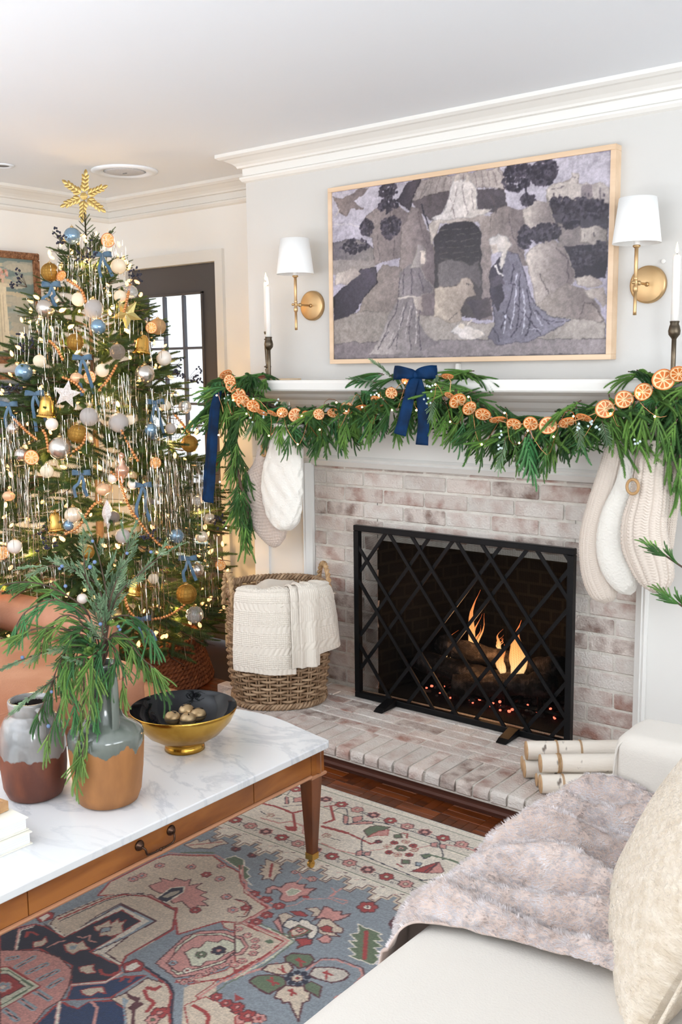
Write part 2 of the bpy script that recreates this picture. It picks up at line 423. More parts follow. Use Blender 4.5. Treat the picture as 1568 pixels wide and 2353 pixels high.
b = MB().box((XL-.015, .004, .05), (OL-.004, .3, 1.066)).box((OR+.004, .004, .05), (XR+.02, .3, 1.066)).box((OL-.004, .004, OT+.004), (OR+.004, .3, 1.066))
m_ = b.build('mortar', mortar_m, SUR); m_.location = -SUR.location
# firebox
soot = mat('sooty_brick', s2l((30, 26, 22)), .95, col2=s2l((12, 11, 10)), nscale=3, bump=.4, bscale=60)
nt = soot.node_tree
bt = nt.nodes.new('ShaderNodeTexBrick'); bt.inputs['Scale'].default_value = 4.6; bt.inputs['Mortar Size'].default_value = .03
bt.inputs['Color1'].default_value = (*s2l((26, 22, 19)), 1); bt.inputs['Color2'].default_value = (*s2l((17, 15, 14)), 1); bt.inputs['Mortar'].default_value = (*s2l((40, 37, 30)), 1)
sx_ = nt.nodes.new('ShaderNodeSeparateXYZ'); cx_ = nt.nodes.new('ShaderNodeCombineXYZ'); tc_ = nt.nodes.new('ShaderNodeTexCoord')
ad_ = nt.nodes.new('ShaderNodeMath'); nt.links.new(tc_.outputs['Object'], sx_.inputs[0]); nt.links.new(sx_.outputs[0], ad_.inputs[0]); nt.links.new(sx_.outputs[1], ad_.inputs[1])
nt.links.new(ad_.outputs[0], cx_.inputs[0]); nt.links.new(sx_.outputs[2], cx_.inputs[1]); nt.links.new(cx_.outputs[0], bt.inputs[0])
nt.links.new(bt.outputs[0], nt.nodes['Principled BSDF'].inputs['Base Color'])
FB = [(OL, .0), (OL+.012, .1), (-2.33, .5), (-1.66, .5), (OR-.012, .1), (OR, .0)]
b = MB(); n = len(FB); V = [(x, y+.001, .09) for x, y in FB]+[(x, y+.001, .95) for x, y in FB]
b.add(V, [[i, i+1, n+i+1, n+i] for i in range(n-1)]+[list(range(n)), [n+i for i in range(n)][::-1]])
m_ = b.build('firebox', soot, SUR); m_.location = -SUR.location; m_['label'] = 'sooty dark firebox interior behind the screen'
m_ = MB().box((OL+.004, .004, .04), (OR-.004, .5, .0955)).build('firebox_floor', mat('ash_floor', s2l((34, 32, 30)), 1, col2=s2l((20, 19, 18)), nscale=30), SUR); m_.location = -SUR.location

# hearth
HE = empty('hearth', (-2.1, -.3, 0), 0, 'raised whitewashed brick hearth with rounded front edge along the floor', 'hearth')
HX0, HX1, HY = -3.012, -.95, -.598
def nose(L, Wd, seed, m):
    rr = random.Random(seed); pr = [(0, 0)]  # profile in (y,z), y from 0 back to -L
    pr = [(0, -.042), (0, 0), (-L+.02, 0)]+[(-L+.02-.02*math.sin(a), -.02+.02*math.cos(a)) for a in (.4, .8, 1.2, 1.57)]+[(-L, -.036), (-L+.006, -.042)]
    b = MB().prism([(y, z) for y, z in pr], -Wd/2, Wd/2, 'x')
    b.v = [(x+rr.uniform(-.0012, .0012), y+rr.uniform(-.001, .001), z+rr.uniform(-.0012, .0008)) for x, y, z in b.v]
    return b.mesh('brick', m)
i = 0; x = HX0+.035
noses = [[nose(.192, .0555, s+10*k, m) for s in range(2)] for k, m in enumerate(BMAT)]
while x < HX1:
    put(noses[rb.randrange(6)][rb.randrange(2)], 'brick', x, -.406, .096+rb.uniform(-.001, .0015), HE, (0, 0, rb.uniform(-.012, .012))); x += .0651
flat = [[MB().box((-.098, -.0285, -.04), (.098, .0285, 0), .003).mesh('brick', m) for s in range(1)] for m in BMAT]
for r_ in range(6):
    y = -.406+.008+.0285+r_*.0655; x = HX0+.098-(.1 if r_ % 2 else 0)
    while x < HX1+.05:
        if y < .02 or (OL < x-.1 and x+.1 < OR):
            put(flat[rb.randrange(6)][0], 'brick', x, y, .0955+rb.uniform(-.001, .001), HE, (0, 0, rb.uniform(-.006, .006)))
        x += .205
b = MB().box((HX0+.004, HY+.012, .045), (HX1+.1, 0.0, .0925)).box((HX0+.004, HY+.03, .048), (HX1+.1, HY+.06, .056))
b.box((HX0+.004, HY+.006, .046), (HX1+.1, HY+.05, .054), .002)
m_ = b.build('mortar', mortar_m, HE); m_.location = -HE.location
m_ = MB().box((HX0+.02, HY+.02, .0), (HX1+.1, HY+.1, .047)).tube([(HX0+.02, HY+.018, .02), (HX1+.1, HY+.018, .02)], .012, 8).build('base_trim', mat('dark_wood_strip', s2l((84, 48, 36)), .5), HE)
m_.location = -HE.location; m_['label'] = 'dark brown wooden strip under the hearth bricks'

# ================================================================ mantel
MT = empty('mantel', (-2.1, 0, 1.43), 0, 'white painted mantelpiece framing the brick fireplace', 'mantelpiece')
def mp(b, name, **k):
    o = b.build(name, white_trim, MT, **k); o.location = -MT.location; return o
shelf = [(0, 1.31), (.03, 1.312), (.05, 1.325), (.07, 1.345), (.1, 1.352), (.12, 1.36), (.14, 1.372), (.17, 1.378), (.2, 1.386), (.205, 1.392), (.205, 1.418), (.2, 1.43), (0, 1.43)]
o = mould([(-.6, -.0), (-3.05, -.0), (-3.05, .0)], [(a, z) for a, z in shelf], 'mantel_shelf', white_trim); o.parent = MT; o.location = -MT.location
mp(MB().box((-3.16, -.022, 1.085), (-.6, .0, 1.33)), 'frieze')
mp(MB().box((-3.16, -.022, .0), (-2.86, .0, 1.084)), 'pilaster', bevel=.002)
mp(MB().box((-1.285, -.022, .0), (-.98, .0, 1.085)), 'pilaster', bevel=.002)
prof_v = lambda x0, s: MB().prism([(x0, 0), (x0, -.03), (x0+s*.01, -.034), (x0+s*.016, -.028), (x0+s*.022, -.034), (x0+s*.034, -.026), (x0+s*.048, -.018), (x0+s*.048, 0)], .0, 1.07)
mp(prof_v(-2.86, 1), 'side_moulding'); mp(prof_v(-1.283, -1), 'side_moulding')
mp(MB().prism([(0, 1.11), (-.026, 1.108), (-.032, 1.098), (-.026, 1.09), (-.032, 1.084), (-.022, 1.072), (-.014, 1.062), (0, 1.062)], -2.86, -1.283, 'x'), 'head_moulding')
mp(MB().box((-3.078, -.03, .05), (-3.064, -.02, 1.2)), 'panel_bead')
mp(MB().prism([(0, .8), (-.03, .8), (-.036, .79), (-.028, .775), (-.036, .765), (-.026, .75), (0, .745)], -3.18, -3.078, 'x'), 'chair_rail')

# ceiling fittings
sp = empty('ceiling_speaker', (-3.835, -.135, 2.41), 0, 'round white speaker grille set in the ceiling above the tree', 'speaker')
MB().lathe([(.155, 0), (.155, -.005), (.135, -.012), (.1, -.006), (.1, 0)], 48).build('rim', ceil_m, sp, smooth=True)
MB().lathe([(.098, -.004), (.08, -.009), (0.0001, -.011)], 40).build('grille', mat('grille_white', s2l((222, 222, 224)), .6, col2=s2l((190, 190, 194)), nscale=400), sp, smooth=True)
MB().box((-.012, -.003, -.014), (.012, .003, -.011)).build('badge', mat('badge_grey', s2l((120, 120, 120)), .4), sp)
dl = empty('recessed_light', (-4.15, -.585, 2.41), 0, 'small recessed ceiling light at the left edge of the ceiling', 'ceiling light')
MB().lathe([(.055, 0), (.055, -.004), (.04, -.006), (.034, 0)], 32).build('trim_ring', ceil_m, dl, smooth=True)
MB().lathe([(.036, -.001), (.02, .0), (.0001, .0)], 24).build('lens', mat('dark_opening', s2l((70, 66, 62)), .4), dl)  # dark opening of the light painted as a flat dark disc

# prayer-style rug pattern in rug coordinates (mm): 0 area, 1 rosette, 2 stitched line
RUG = [(0,'b',[-2228,-1469,-2217,-1425,-2152,-1385,-2103,-1348,-2027,-1367,-1967,-1372,-1928,-1408,-1881,-1434,-1766,-1466,-1765,-1563,-1820,-1591,-1844,-1650,-1867,-1707,-1937,-1652,-1966,-1618,-1995,-1640,-2099,-1630,-2139,-1661,-2194,-1710,-2229,-1636,-2228,-1537]),
(2,'r',9,[-2228,-1469,-2217,-1425,-2152,-1385,-2103,-1348,-2027,-1367,-1967,-1372,-1928,-1408,-1881,-1434,-1766,-1466,-1765,-1563,-1820,-1591,-1844,-1650,-1867,-1707,-1937,-1652,-1966,-1618,-1995,-1640,-2099,-1630,-2139,-1661,-2194,-1710,-2229,-1636,-2228,-1537,-2228,-1469]),
(2,'k',8,[-2225,-1417,-2157,-1380,-2098,-1339,-2001,-1356,-1957,-1365,-1916,-1414,-1871,-1426,-1759,-1446,-1764,-1555,-1609,-1543,-1616,-1653,-1643,-1767,-1712,-1848]),
(2,'g',10,[-2193,-1393,-2151,-1358,-2116,-1335]),
(0,'g',[-2061,-1342,-2049,-1307,-2008,-1311,-1984,-1335,-1957,-1340,-1951,-1360,-1923,-1371,-1924,-1389,-1885,-1406,-1934,-1396,-1973,-1361,-2026,-1350]),
(2,'i',4,[-2061,-1342,-2049,-1307,-2008,-1311,-1984,-1335,-1957,-1340,-1951,-1360,-1923,-1371,-1924,-1389,-1885,-1406,-1934,-1396,-1973,-1361,-2026,-1350,-2061,-1342]),
(0,'k',[-2122,-1586,-2110,-1546,-2130,-1537,-2085,-1526,-2094,-1509,-2059,-1507,-2053,-1486,-2030,-1516,-2009,-1484,-2006,-1513,-1962,-1511,-1964,-1535,-1931,-1533,-1938,-1552,-1906,-1558,-1930,-1576,-1918,-1596,-1941,-1599,-1982,-1586,-1993,-1609,-2049,-1592,-2093,-1595]),
(2,'m',4,[-2122,-1586,-2110,-1546,-2130,-1537,-2085,-1526,-2094,-1509,-2059,-1507,-2053,-1486,-2030,-1516,-2009,-1484,-2006,-1513,-1962,-1511,-1964,-1535,-1931,-1533,-1938,-1552,-1906,-1558,-1930,-1576,-1918,-1596,-1941,-1599,-1982,-1586,-1993,-1609,-2049,-1592,-2093,-1595,-2122,-1586]),
(0,'n',[-2050,-1623,-2061,-1556,-2036,-1528,-2015,-1551,-2012,-1617]),
(2,'i',6,[-2050,-1623,-2061,-1556,-2036,-1528,-2015,-1551,-2012,-1617,-2050,-1623]),
(0,'t',[-2045,-1604,-2042,-1565,-2030,-1551,-2023,-1565,-2027,-1599]),
(0,'k',[-2104,-1642,-2079,-1615,-1975,-1625,-2054,-1684]),
(2,'m',4,[-2104,-1642,-2079,-1615,-1975,-1625,-2054,-1684,-2104,-1642]),
(0,'n',[-2071,-1654,-2051,-1631,-2014,-1640,-2035,-1677]),
(2,'i',4,[-2071,-1654,-2051,-1631,-2014,-1640,-2035,-1677,-2071,-1654]),
(0,'k',[-2060,-1631,-2049,-1625,-2030,-1637,-2045,-1649]),
(1,-2186,-1488,16,'k','l','m'),
(1,-2106,-1436,16,'k','l','m'),
(1,-2037,-1376,16,'k','l','m'),
(1,-1986,-1435,16,'k','l','m'),
(1,-1900,-1494,16,'k','l','m'),
(1,-1836,-1533,16,'k','l','m'),
(1,-2187,-1588,16,'k','l','m'),
(1,-2182,-1560,16,'k','l','m'),
(1,-2152,-1759,16,'k','l','m'),
(1,-2036,-1441,17,'r','k','m'),
(1,-1918,-1596,17,'r','k','m'),
(1,-1815,-1503,17,'r','k','m'),
(1,-1923,-1776,17,'r','k','m'),
(1,-2142,-1773,17,'r','k','m'),
(2,'m',6,[-1872,-1488,-1839,-1477,-1805,-1495,-1783,-1535,-1802,-1550]),
(2,'r',6,[-1865,-1490,-1837,-1484,-1805,-1502,-1796,-1531]),
(0,'b',[-2227,-1352,-2221,-1319,-2221,-1301,-2201,-1310,-2193,-1279,-2171,-1291,-2160,-1254,-2122,-1263,-2139,-1294,-2140,-1322,-2172,-1338,-2183,-1355]),
(2,'m',5,[-2227,-1352,-2221,-1319,-2221,-1301,-2201,-1310,-2193,-1279,-2171,-1291,-2160,-1254,-2122,-1263,-2139,-1294,-2140,-1322,-2172,-1338,-2183,-1355,-2227,-1352]),
(2,'r',6,[-2213,-1346,-2146,-1268]),
(1,-2078,-1275,17,'m','r','m'),
(1,-2010,-1272,17,'m','r','m'),
(0,'b',[-1962,-1266,-1936,-1266,-1898,-1256,-1897,-1275,-1880,-1282,-1884,-1294,-1865,-1299,-1872,-1313,-1854,-1350,-1873,-1346,-1885,-1365,-1897,-1342,-1917,-1347,-1915,-1327,-1935,-1323,-1928,-1308,-1948,-1304,-1935,-1295]),
(2,'m',5,[-1962,-1266,-1936,-1266,-1898,-1256,-1897,-1275,-1880,-1282,-1884,-1294,-1865,-1299,-1872,-1313,-1854,-1350,-1873,-1346,-1885,-1365,-1897,-1342,-1917,-1347,-1915,-1327,-1935,-1323,-1928,-1308,-1948,-1304,-1935,-1295,-1962,-1266]),
(2,'r',12,[-1925,-1277,-1879,-1337]),
(0,'i',[-2181,-1883,-2195,-1842,-2174,-1699,-2152,-1663,-2117,-1627,-2089,-1625,-1998,-1629,-1958,-1627,-1894,-1698,-1895,-1850,-1876,-1888,-1951,-1885,-1989,-1899,-1987,-1874,-1963,-1700,-2113,-1695,-2106,-1809,-2095,-1893]),
(2,'b',4,[-2181,-1883,-2195,-1842,-2174,-1699,-2152,-1663,-2117,-1627,-2089,-1625,-1998,-1629,-1958,-1627,-1894,-1698,-1895,-1850,-1876,-1888,-1951,-1885,-1989,-1899,-1987,-1874,-1963,-1700,-2113,-1695,-2106,-1809,-2095,-1893,-2181,-1883]),
(0,'b',[-2178,-1881,-2195,-1851,-2171,-1702,-2146,-1663,-2112,-1631,-2080,-1628,-1959,-1631,-1899,-1698,-1900,-1854,-1881,-1880,-1950,-1877,-1955,-1842,-1966,-1778,-1960,-1698,-2111,-1696,-2110,-1778,-2096,-1852,-2095,-1893]),
(2,'m',6,[-2178,-1881,-2195,-1851,-2171,-1702,-2146,-1663,-2112,-1631,-2080,-1628,-1959,-1631,-1899,-1698,-1900,-1854,-1881,-1880,-1950,-1877,-1955,-1842,-1966,-1778,-1960,-1698,-2111,-1696,-2110,-1778,-2096,-1852,-2095,-1893,-2178,-1881]),
(2,'r',9,[-2180,-1853,-2162,-1709,-2141,-1662,-2080,-1628,-1960,-1628,-1895,-1699,-1898,-1852,-1876,-1888]),
(2,'n',5,[-2169,-1857,-2153,-1711,-2130,-1666,-2100,-1622]),
(0,'l',[-2190,-1890,-2090,-1897,-2099,-1787,-2105,-1702,-1963,-1700,-1965,-1802,-1977,-1882,-1984,-1903,-1926,-1896,-1872,-1892,-1871,-1906,-1990,-1915,-2093,-1907]),
(2,'m',6,[-2190,-1890,-2090,-1897,-2099,-1787,-2105,-1702,-1963,-1700,-1965,-1802,-1977,-1882,-1984,-1903,-1926,-1896,-1872,-1892,-1871,-1906,-1990,-1915,-2093,-1907,-2190,-1890]),
(0,'i',[-2187,-1879,-2098,-1891,-2100,-1813,-2096,-1709,-1975,-1709,-1974,-1804,-1983,-1894,-1874,-1890,-1878,-1904,-1998,-1913,-2085,-1909]),
(0,'n',[-2170,-2037,-2244,-1990,-2229,-1937,-2211,-1906,-2175,-1896,-2093,-1899,-2088,-1795,-2079,-1718,-1996,-1725,-1989,-1828,-1986,-1897,-1879,-1890,-1858,-1903,-1856,-1951,-1914,-2010,-1973,-1962,-2077,-1966,-2099,-1967,-2147,-2012]),
(2,'r',6,[-2170,-2037,-2244,-1990,-2229,-1937,-2211,-1906,-2175,-1896,-2093,-1899,-2088,-1795,-2079,-1718,-1996,-1725,-1989,-1828,-1986,-1897,-1879,-1890,-1858,-1903,-1856,-1951,-1914,-2010,-1973,-1962,-2077,-1966,-2099,-1967,-2147,-2012,-2170,-2037]),
(0,'n2',[-1872,-2052,-1902,-2014,-1856,-1951,-1832,-1912,-1795,-1877,-1793,-1985,-1878,-2064]),
(2,'r',6,[-1872,-2052,-1902,-2014,-1856,-1951,-1832,-1912,-1795,-1877,-1793,-1985,-1878,-2064,-1872,-2052]),
(0,'n2',[-1835,-2198,-1875,-2074,-1874,-2067,-1845,-2064,-1821,-2059,-1822,-2027,-1779,-1988,-1734,-1992,-1651,-2057]),
(2,'r',8,[-1835,-2198,-1875,-2074,-1874,-2067,-1845,-2064,-1821,-2059,-1822,-2027,-1779,-1988,-1734,-1992,-1651,-2057,-1835,-2198]),
(2,'k',14,[-1876,-2069,-1778,-2155]),
(2,'k',10,[-1817,-2023,-1790,-2028,-1712,-2104]),
(2,'i',8,[-1876,-2069,-1777,-2154]),
(0,'b',[-2072,-1817,-2065,-1795,-2067,-1770,-2047,-1781,-2054,-1752,-2035,-1763,-2031,-1743,-2018,-1768,-1989,-1787,-1999,-1820,-2013,-1822,-2023,-1837,-2044,-1821,-2053,-1827]),
(2,'r',5,[-2072,-1817,-2065,-1795,-2067,-1770,-2047,-1781,-2054,-1752,-2035,-1763,-2031,-1743,-2018,-1768,-1989,-1787,-1999,-1820,-2013,-1822,-2023,-1837,-2044,-1821,-2053,-1827,-2072,-1817]),
(0,'l',[-2052,-1810,-2036,-1790,-2023,-1805,-2036,-1827]),
(2,'m',3,[-2052,-1810,-2036,-1790,-2023,-1805,-2036,-1827,-2052,-1810]),
(0,'b',[-2066,-1918,-2059,-1898,-2043,-1893,-2042,-1876,-2015,-1887,-1996,-1889,-2011,-1908,-2010,-1930,-2034,-1933]),
(2,'r',5,[-2066,-1918,-2059,-1898,-2043,-1893,-2042,-1876,-2015,-1887,-1996,-1889,-2011,-1908,-2010,-1930,-2034,-1933,-2066,-1918]),
(0,'l',[-2049,-1914,-2037,-1897,-2027,-1913,-2035,-1922]),
(2,'k',7,[-2069,-1873,-2052,-1868,-2048,-1849,-2030,-1867,-2010,-1860]),
(2,'k',7,[-2090,-1952,-2088,-1919,-2079,-1905]),
(0,'b',[-2140,-1959,-2128,-1942,-2136,-1924,-2111,-1937,-2106,-1957,-2118,-1974]),
(2,'r',4,[-2140,-1959,-2128,-1942,-2136,-1924,-2111,-1937,-2106,-1957,-2118,-1974,-2140,-1959]),
(0,'b',[-1954,-1955,-1945,-1941,-1933,-1924,-1922,-1938,-1902,-1944,-1917,-1962,-1937,-1964]),
(2,'r',4,[-1954,-1955,-1945,-1941,-1933,-1924,-1922,-1938,-1902,-1944,-1917,-1962,-1937,-1964,-1954,-1955]),
(2,'r',12,[-2177,-1955,-2191,-1941,-2179,-1932,-2159,-1933]),
(2,'r',12,[-1861,-1905,-1863,-1929,-1884,-1938,-1903,-1931]),
(2,'r',12,[-1826,-1929,-1832,-1912,-1813,-1901,-1806,-1920]),
(2,'k',9,[-2144,-2010,-2220,-1947,-2208,-1912]),
(2,'i',4,[-2142,-2008,-2213,-1948,-2202,-1916]),
(2,'k',11,[-1909,-2013,-1851,-1955,-1851,-1905]),
(2,'i',4,[-1908,-2010,-1853,-1954,-1851,-1909]),
(0,'b',[-1873,-2012,-1863,-1991,-1843,-1970,-1816,-1983,-1836,-1991,-1834,-2010,-1854,-2018]),
(2,'r',4,[-1873,-2012,-1863,-1991,-1843,-1970,-1816,-1983,-1836,-1991,-1834,-2010,-1854,-2018,-1873,-2012]),
(0,'k',[-2176,-2034,-2096,-1973,-2028,-1959,-1958,-1973,-1912,-2015,-1878,-2064,-1880,-2104,-1835,-2198,-1874,-2228]),
(2,'m',5,[-2176,-2034,-2096,-1973,-2028,-1959,-1958,-1973,-1912,-2015,-1878,-2064,-1880,-2104,-1835,-2198,-1874,-2228,-2176,-2034]),
(2,'l',24,[-2126,-2042,-2115,-2025]),
(2,'n',9,[-2126,-2042,-2115,-2025]),
(2,'k',4,[-2126,-2042,-2115,-2025]),
(2,'l',24,[-2078,-2050,-2081,-2000]),
(2,'n',9,[-2078,-2050,-2081,-2000]),
(2,'k',4,[-2078,-2050,-2081,-2000]),
(2,'l',24,[-2036,-2047,-2030,-1998]),
(2,'n',9,[-2036,-2047,-2030,-1998]),
(2,'k',4,[-2036,-2047,-2030,-1998]),
(2,'l',24,[-1990,-2047,-1984,-1999]),
(2,'n',9,[-1990,-2047,-1984,-1999]),
(2,'k',4,[-1990,-2047,-1984,-1999]),
(2,'l',24,[-1945,-2047,-1947,-2014]),
(2,'n',9,[-1945,-2047,-1947,-2014]),
(2,'k',4,[-1945,-2047,-1947,-2014]),
(2,'l',24,[-1960,-2079,-1906,-2078]),
(2,'n',9,[-1960,-2079,-1906,-2078]),
(2,'k',4,[-1960,-2079,-1906,-2078]),
(2,'l',24,[-1954,-2121,-1904,-2122]),
(2,'n',9,[-1954,-2121,-1904,-2122]),
(2,'k',4,[-1954,-2121,-1904,-2122]),
(2,'l',24,[-1951,-2164,-1899,-2169]),
(2,'n',9,[-1951,-2164,-1899,-2169]),
(2,'k',4,[-1951,-2164,-1899,-2169]),
(0,'o',[-2111,-2075,-2095,-2062,-1963,-2061,-1961,-2172]),
(2,'r',6,[-2111,-2075,-2095,-2062,-1963,-2061,-1961,-2172,-2111,-2075]),
(2,'g',6,[-2098,-2083,-2082,-2071,-1977,-2072,-1975,-2163]),
(0,'r',[-2086,-2092,-2069,-2079,-1993,-2084,-1998,-2148]),
(2,'m',4,[-2086,-2092,-2069,-2079,-1993,-2084,-1998,-2148,-2086,-2092]),
(1,-2033,-2118,22,'l','i','k'),
(0,'r',[-1878,-1882,-1869,-1845,-1834,-1848,-1817,-1872,-1845,-1901]),
(2,'m',5,[-1878,-1882,-1869,-1845,-1834,-1848,-1817,-1872,-1845,-1901,-1878,-1882]),
(0,'i',[-1863,-1882,-1858,-1855,-1838,-1859,-1836,-1882,-1849,-1893]),
(0,'r',[-2240,-1885,-2240,-1850,-2216,-1840,-2195,-1860,-2205,-1893]),
(2,'m',5,[-2240,-1885,-2240,-1850,-2216,-1840,-2195,-1860,-2205,-1893,-2240,-1885]),
(0,'i',[-2228,-1881,-2228,-1854,-2213,-1856,-2205,-1884]),
(0,'b',[-1789,-1988,-1779,-1955,-1784,-1882,-1729,-1869,-1688,-1884,-1572,-1997,-1648,-2055,-1738,-1989]),
(2,'m',6,[-1789,-1988,-1779,-1955,-1784,-1882,-1729,-1869,-1688,-1884,-1572,-1997,-1648,-2055,-1738,-1989,-1789,-1988]),
(0,'m',[-1784,-1951,-1755,-1950,-1736,-1941,-1729,-1955,-1710,-1954,-1710,-1980,-1638,-2047,-1646,-2053,-1713,-1989,-1733,-1985,-1734,-1959,-1755,-1962]),
(0,'l',[-1772,-1969,-1751,-1966,-1738,-1989,-1646,-2053,-1651,-2057,-1737,-1994]),
(2,'r',16,[-1754,-1908,-1734,-1900,-1734,-1886]),
(2,'r',14,[-1751,-1919,-1725,-1933,-1696,-1937,-1685,-1967]),
(1,-1658,-1953,22,'r','k','m'),
(1,-1652,-1979,18,'k','g','m'),
(2,'n',10,[-1822,-1854,-1724,-1864,-1688,-1884,-1653,-1924,-1567,-1993]),
(2,'r',8,[-1820,-1860,-1724,-1871,-1689,-1889,-1657,-1927,-1571,-1996]),
(0,'b',[-1683,-1853,-1666,-1763,-1490,-1933,-1555,-1983]),
(0,'k',[-1815,-1829,-1846,-1704,-1832,-1661,-1785,-1618,-1737,-1608,-1687,-1627,-1672,-1660,-1665,-1738,-1693,-1794,-1730,-1839]),
(2,'m',5,[-1815,-1829,-1846,-1704,-1832,-1661,-1785,-1618,-1737,-1608,-1687,-1627,-1672,-1660,-1665,-1738,-1693,-1794,-1730,-1839,-1815,-1829]),
(0,'o',[-1826,-1752,-1835,-1682,-1780,-1631,-1729,-1621,-1693,-1638,-1682,-1728,-1706,-1781,-1733,-1830,-1763,-1824]),
(2,'m',4,[-1826,-1752,-1835,-1682,-1780,-1631,-1729,-1621,-1693,-1638,-1682,-1728,-1706,-1781,-1733,-1830,-1763,-1824,-1826,-1752]),
(0,'k',[-1793,-1812,-1823,-1725,-1822,-1679,-1773,-1638,-1729,-1634,-1696,-1647,-1688,-1714,-1713,-1775,-1743,-1821]),
(2,'m',4,[-1793,-1812,-1823,-1725,-1822,-1679,-1773,-1638,-1729,-1634,-1696,-1647,-1688,-1714,-1713,-1775,-1743,-1821,-1793,-1812]),
(0,'o',[-1793,-1752,-1790,-1725,-1776,-1714,-1785,-1683,-1758,-1669,-1755,-1648,-1718,-1645,-1697,-1666,-1705,-1697,-1701,-1725,-1720,-1745,-1716,-1771,-1737,-1782,-1763,-1765]),
(2,'m',5,[-1793,-1752,-1790,-1725,-1776,-1714,-1785,-1683,-1758,-1669,-1755,-1648,-1718,-1645,-1697,-1666,-1705,-1697,-1701,-1725,-1720,-1745,-1716,-1771,-1737,-1782,-1763,-1765,-1793,-1752]),
(1,-1729,-1693,20,'n','k','m'),
(1,-1752,-1733,16,'g','o','m'),
(1,-1729,-1801,12,'i','r','m'),
(1,-1781,-1801,12,'l','k','m'),
(0,'b',[-1717,-1852,-1633,-1777,-1613,-1657,-1614,-1546,-1764,-1555,-1816,-1595,-1792,-1610,-1736,-1601,-1681,-1617,-1663,-1653,-1654,-1741,-1683,-1803,-1719,-1842]),
(2,'r',6,[-1717,-1852,-1633,-1777,-1613,-1657,-1614,-1546,-1764,-1555,-1816,-1595,-1792,-1610,-1736,-1601,-1681,-1617,-1663,-1653,-1654,-1741,-1683,-1803,-1719,-1842,-1717,-1852]),
(1,-1700,-1839,11,'k','b','m'),
(1,-1695,-1819,11,'k','b','m'),
(1,-1690,-1800,11,'k','b','m'),
(1,-1685,-1781,11,'k','b','m'),
(1,-1680,-1761,11,'k','b','m'),
(1,-1675,-1741,11,'k','b','m'),
(1,-1669,-1721,11,'k','b','m'),
(1,-1664,-1701,11,'k','b','m'),
(1,-1659,-1680,11,'k','b','m'),
(1,-1655,-1659,11,'k','b','m'),
(1,-1658,-1633,11,'k','b','m'),
(1,-1661,-1607,11,'k','b','m'),
(2,'r',7,[-1759,-1561,-1657,-1550,-1614,-1546,-1616,-1653,-1635,-1767,-1685,-1838]),
(2,'o',6,[-1765,-1546,-1607,-1537,-1602,-1660,-1623,-1780]),
(2,'g',4,[-1768,-1538,-1602,-1534,-1593,-1666,-1615,-1788]),
(2,'k',12,[-1409,-1876,-1629,-1855,-1630,-1780,-1572,-1644]),
(2,'r',5,[-1401,-1870,-1637,-1861,-1641,-1777]),
(2,'g',4,[-1421,-1885,-1613,-1848,-1610,-1792]),
(0,'b',[-1622,-1861,-1616,-1845,-1476,-1841,-1421,-1885,-1534,-1972,-1633,-1900]),
(2,'r',5,[-1622,-1861,-1616,-1845,-1476,-1841,-1421,-1885,-1534,-1972,-1633,-1900,-1622,-1861]),
(2,'r',14,[-1616,-1887,-1581,-1886,-1558,-1894,-1511,-1954]),
(1,-1597,-1831,16,'r','k','m'),
(1,-1561,-1834,16,'r','k','m'),
(1,-1523,-1836,16,'r','k','m'),
(1,-1489,-1835,16,'r','k','m'),
(0,'r',[-1571,-1795,-1539,-1797,-1550,-1816]),
(1,-1849,-1436,19,'r','k','m'),
(1,-1801,-1438,19,'r','k','m'),
(1,-1750,-1441,19,'r','k','m'),
(1,-1745,-1495,19,'r','k','m'),
(1,-1745,-1538,19,'r','k','m'),
(2,'k',9,[-1990,-1336,-1937,-1391,-1908,-1405,-1878,-1436,-1847,-1448,-1763,-1460,-1771,-1558,-1617,-1551,-1612,-1626,-1619,-1747]),
(2,'r',4,[-1998,-1342,-1931,-1405,-1907,-1414,-1879,-1446,-1770,-1469,-1774,-1565]),
(2,'o',5,[-1729,-1542,-1612,-1547,-1599,-1630,-1612,-1754]),
(2,'g',3,[-1731,-1536,-1607,-1543]),
(0,'b',[-1783,-1579,-1767,-1567,-1626,-1562,-1619,-1632,-1634,-1732]),
(2,'r',7,[-1783,-1579,-1767,-1567,-1626,-1562,-1619,-1632,-1634,-1732,-1783,-1579]),
(0,'k',[-1745,-1619,-1724,-1611,-1679,-1635,-1668,-1669,-1680,-1685]),
(2,'m',5,[-1745,-1619,-1724,-1611,-1679,-1635,-1668,-1669,-1680,-1685,-1745,-1619]),
(0,'o',[-1736,-1627,-1721,-1623,-1687,-1641,-1682,-1669,-1687,-1677]),
(2,'m',4,[-1736,-1627,-1721,-1623,-1687,-1641,-1682,-1669,-1687,-1677,-1736,-1627]),
(1,-1758,-1591,13,'k','b','m'),
(1,-1718,-1599,13,'k','b','m'),
(1,-1686,-1604,13,'k','b','m'),
(1,-1666,-1625,13,'k','b','m'),
(1,-1651,-1649,13,'k','b','m'),
(1,-1649,-1689,13,'k','b','m'),
(1,-1653,-1712,13,'k','b','m'),
(0,'g',[-1665,-1592,-1661,-1577,-1649,-1575,-1641,-1584,-1647,-1592]),
(0,'k',[-1825,-1414,-1842,-1391,-1837,-1369,-1812,-1364,-1817,-1336,-1801,-1315,-1783,-1319,-1766,-1306,-1757,-1327,-1728,-1305,-1729,-1332,-1722,-1352,-1736,-1363,-1732,-1394,-1748,-1415,-1771,-1415,-1788,-1385,-1814,-1378,-1825,-1387,-1811,-1403]),
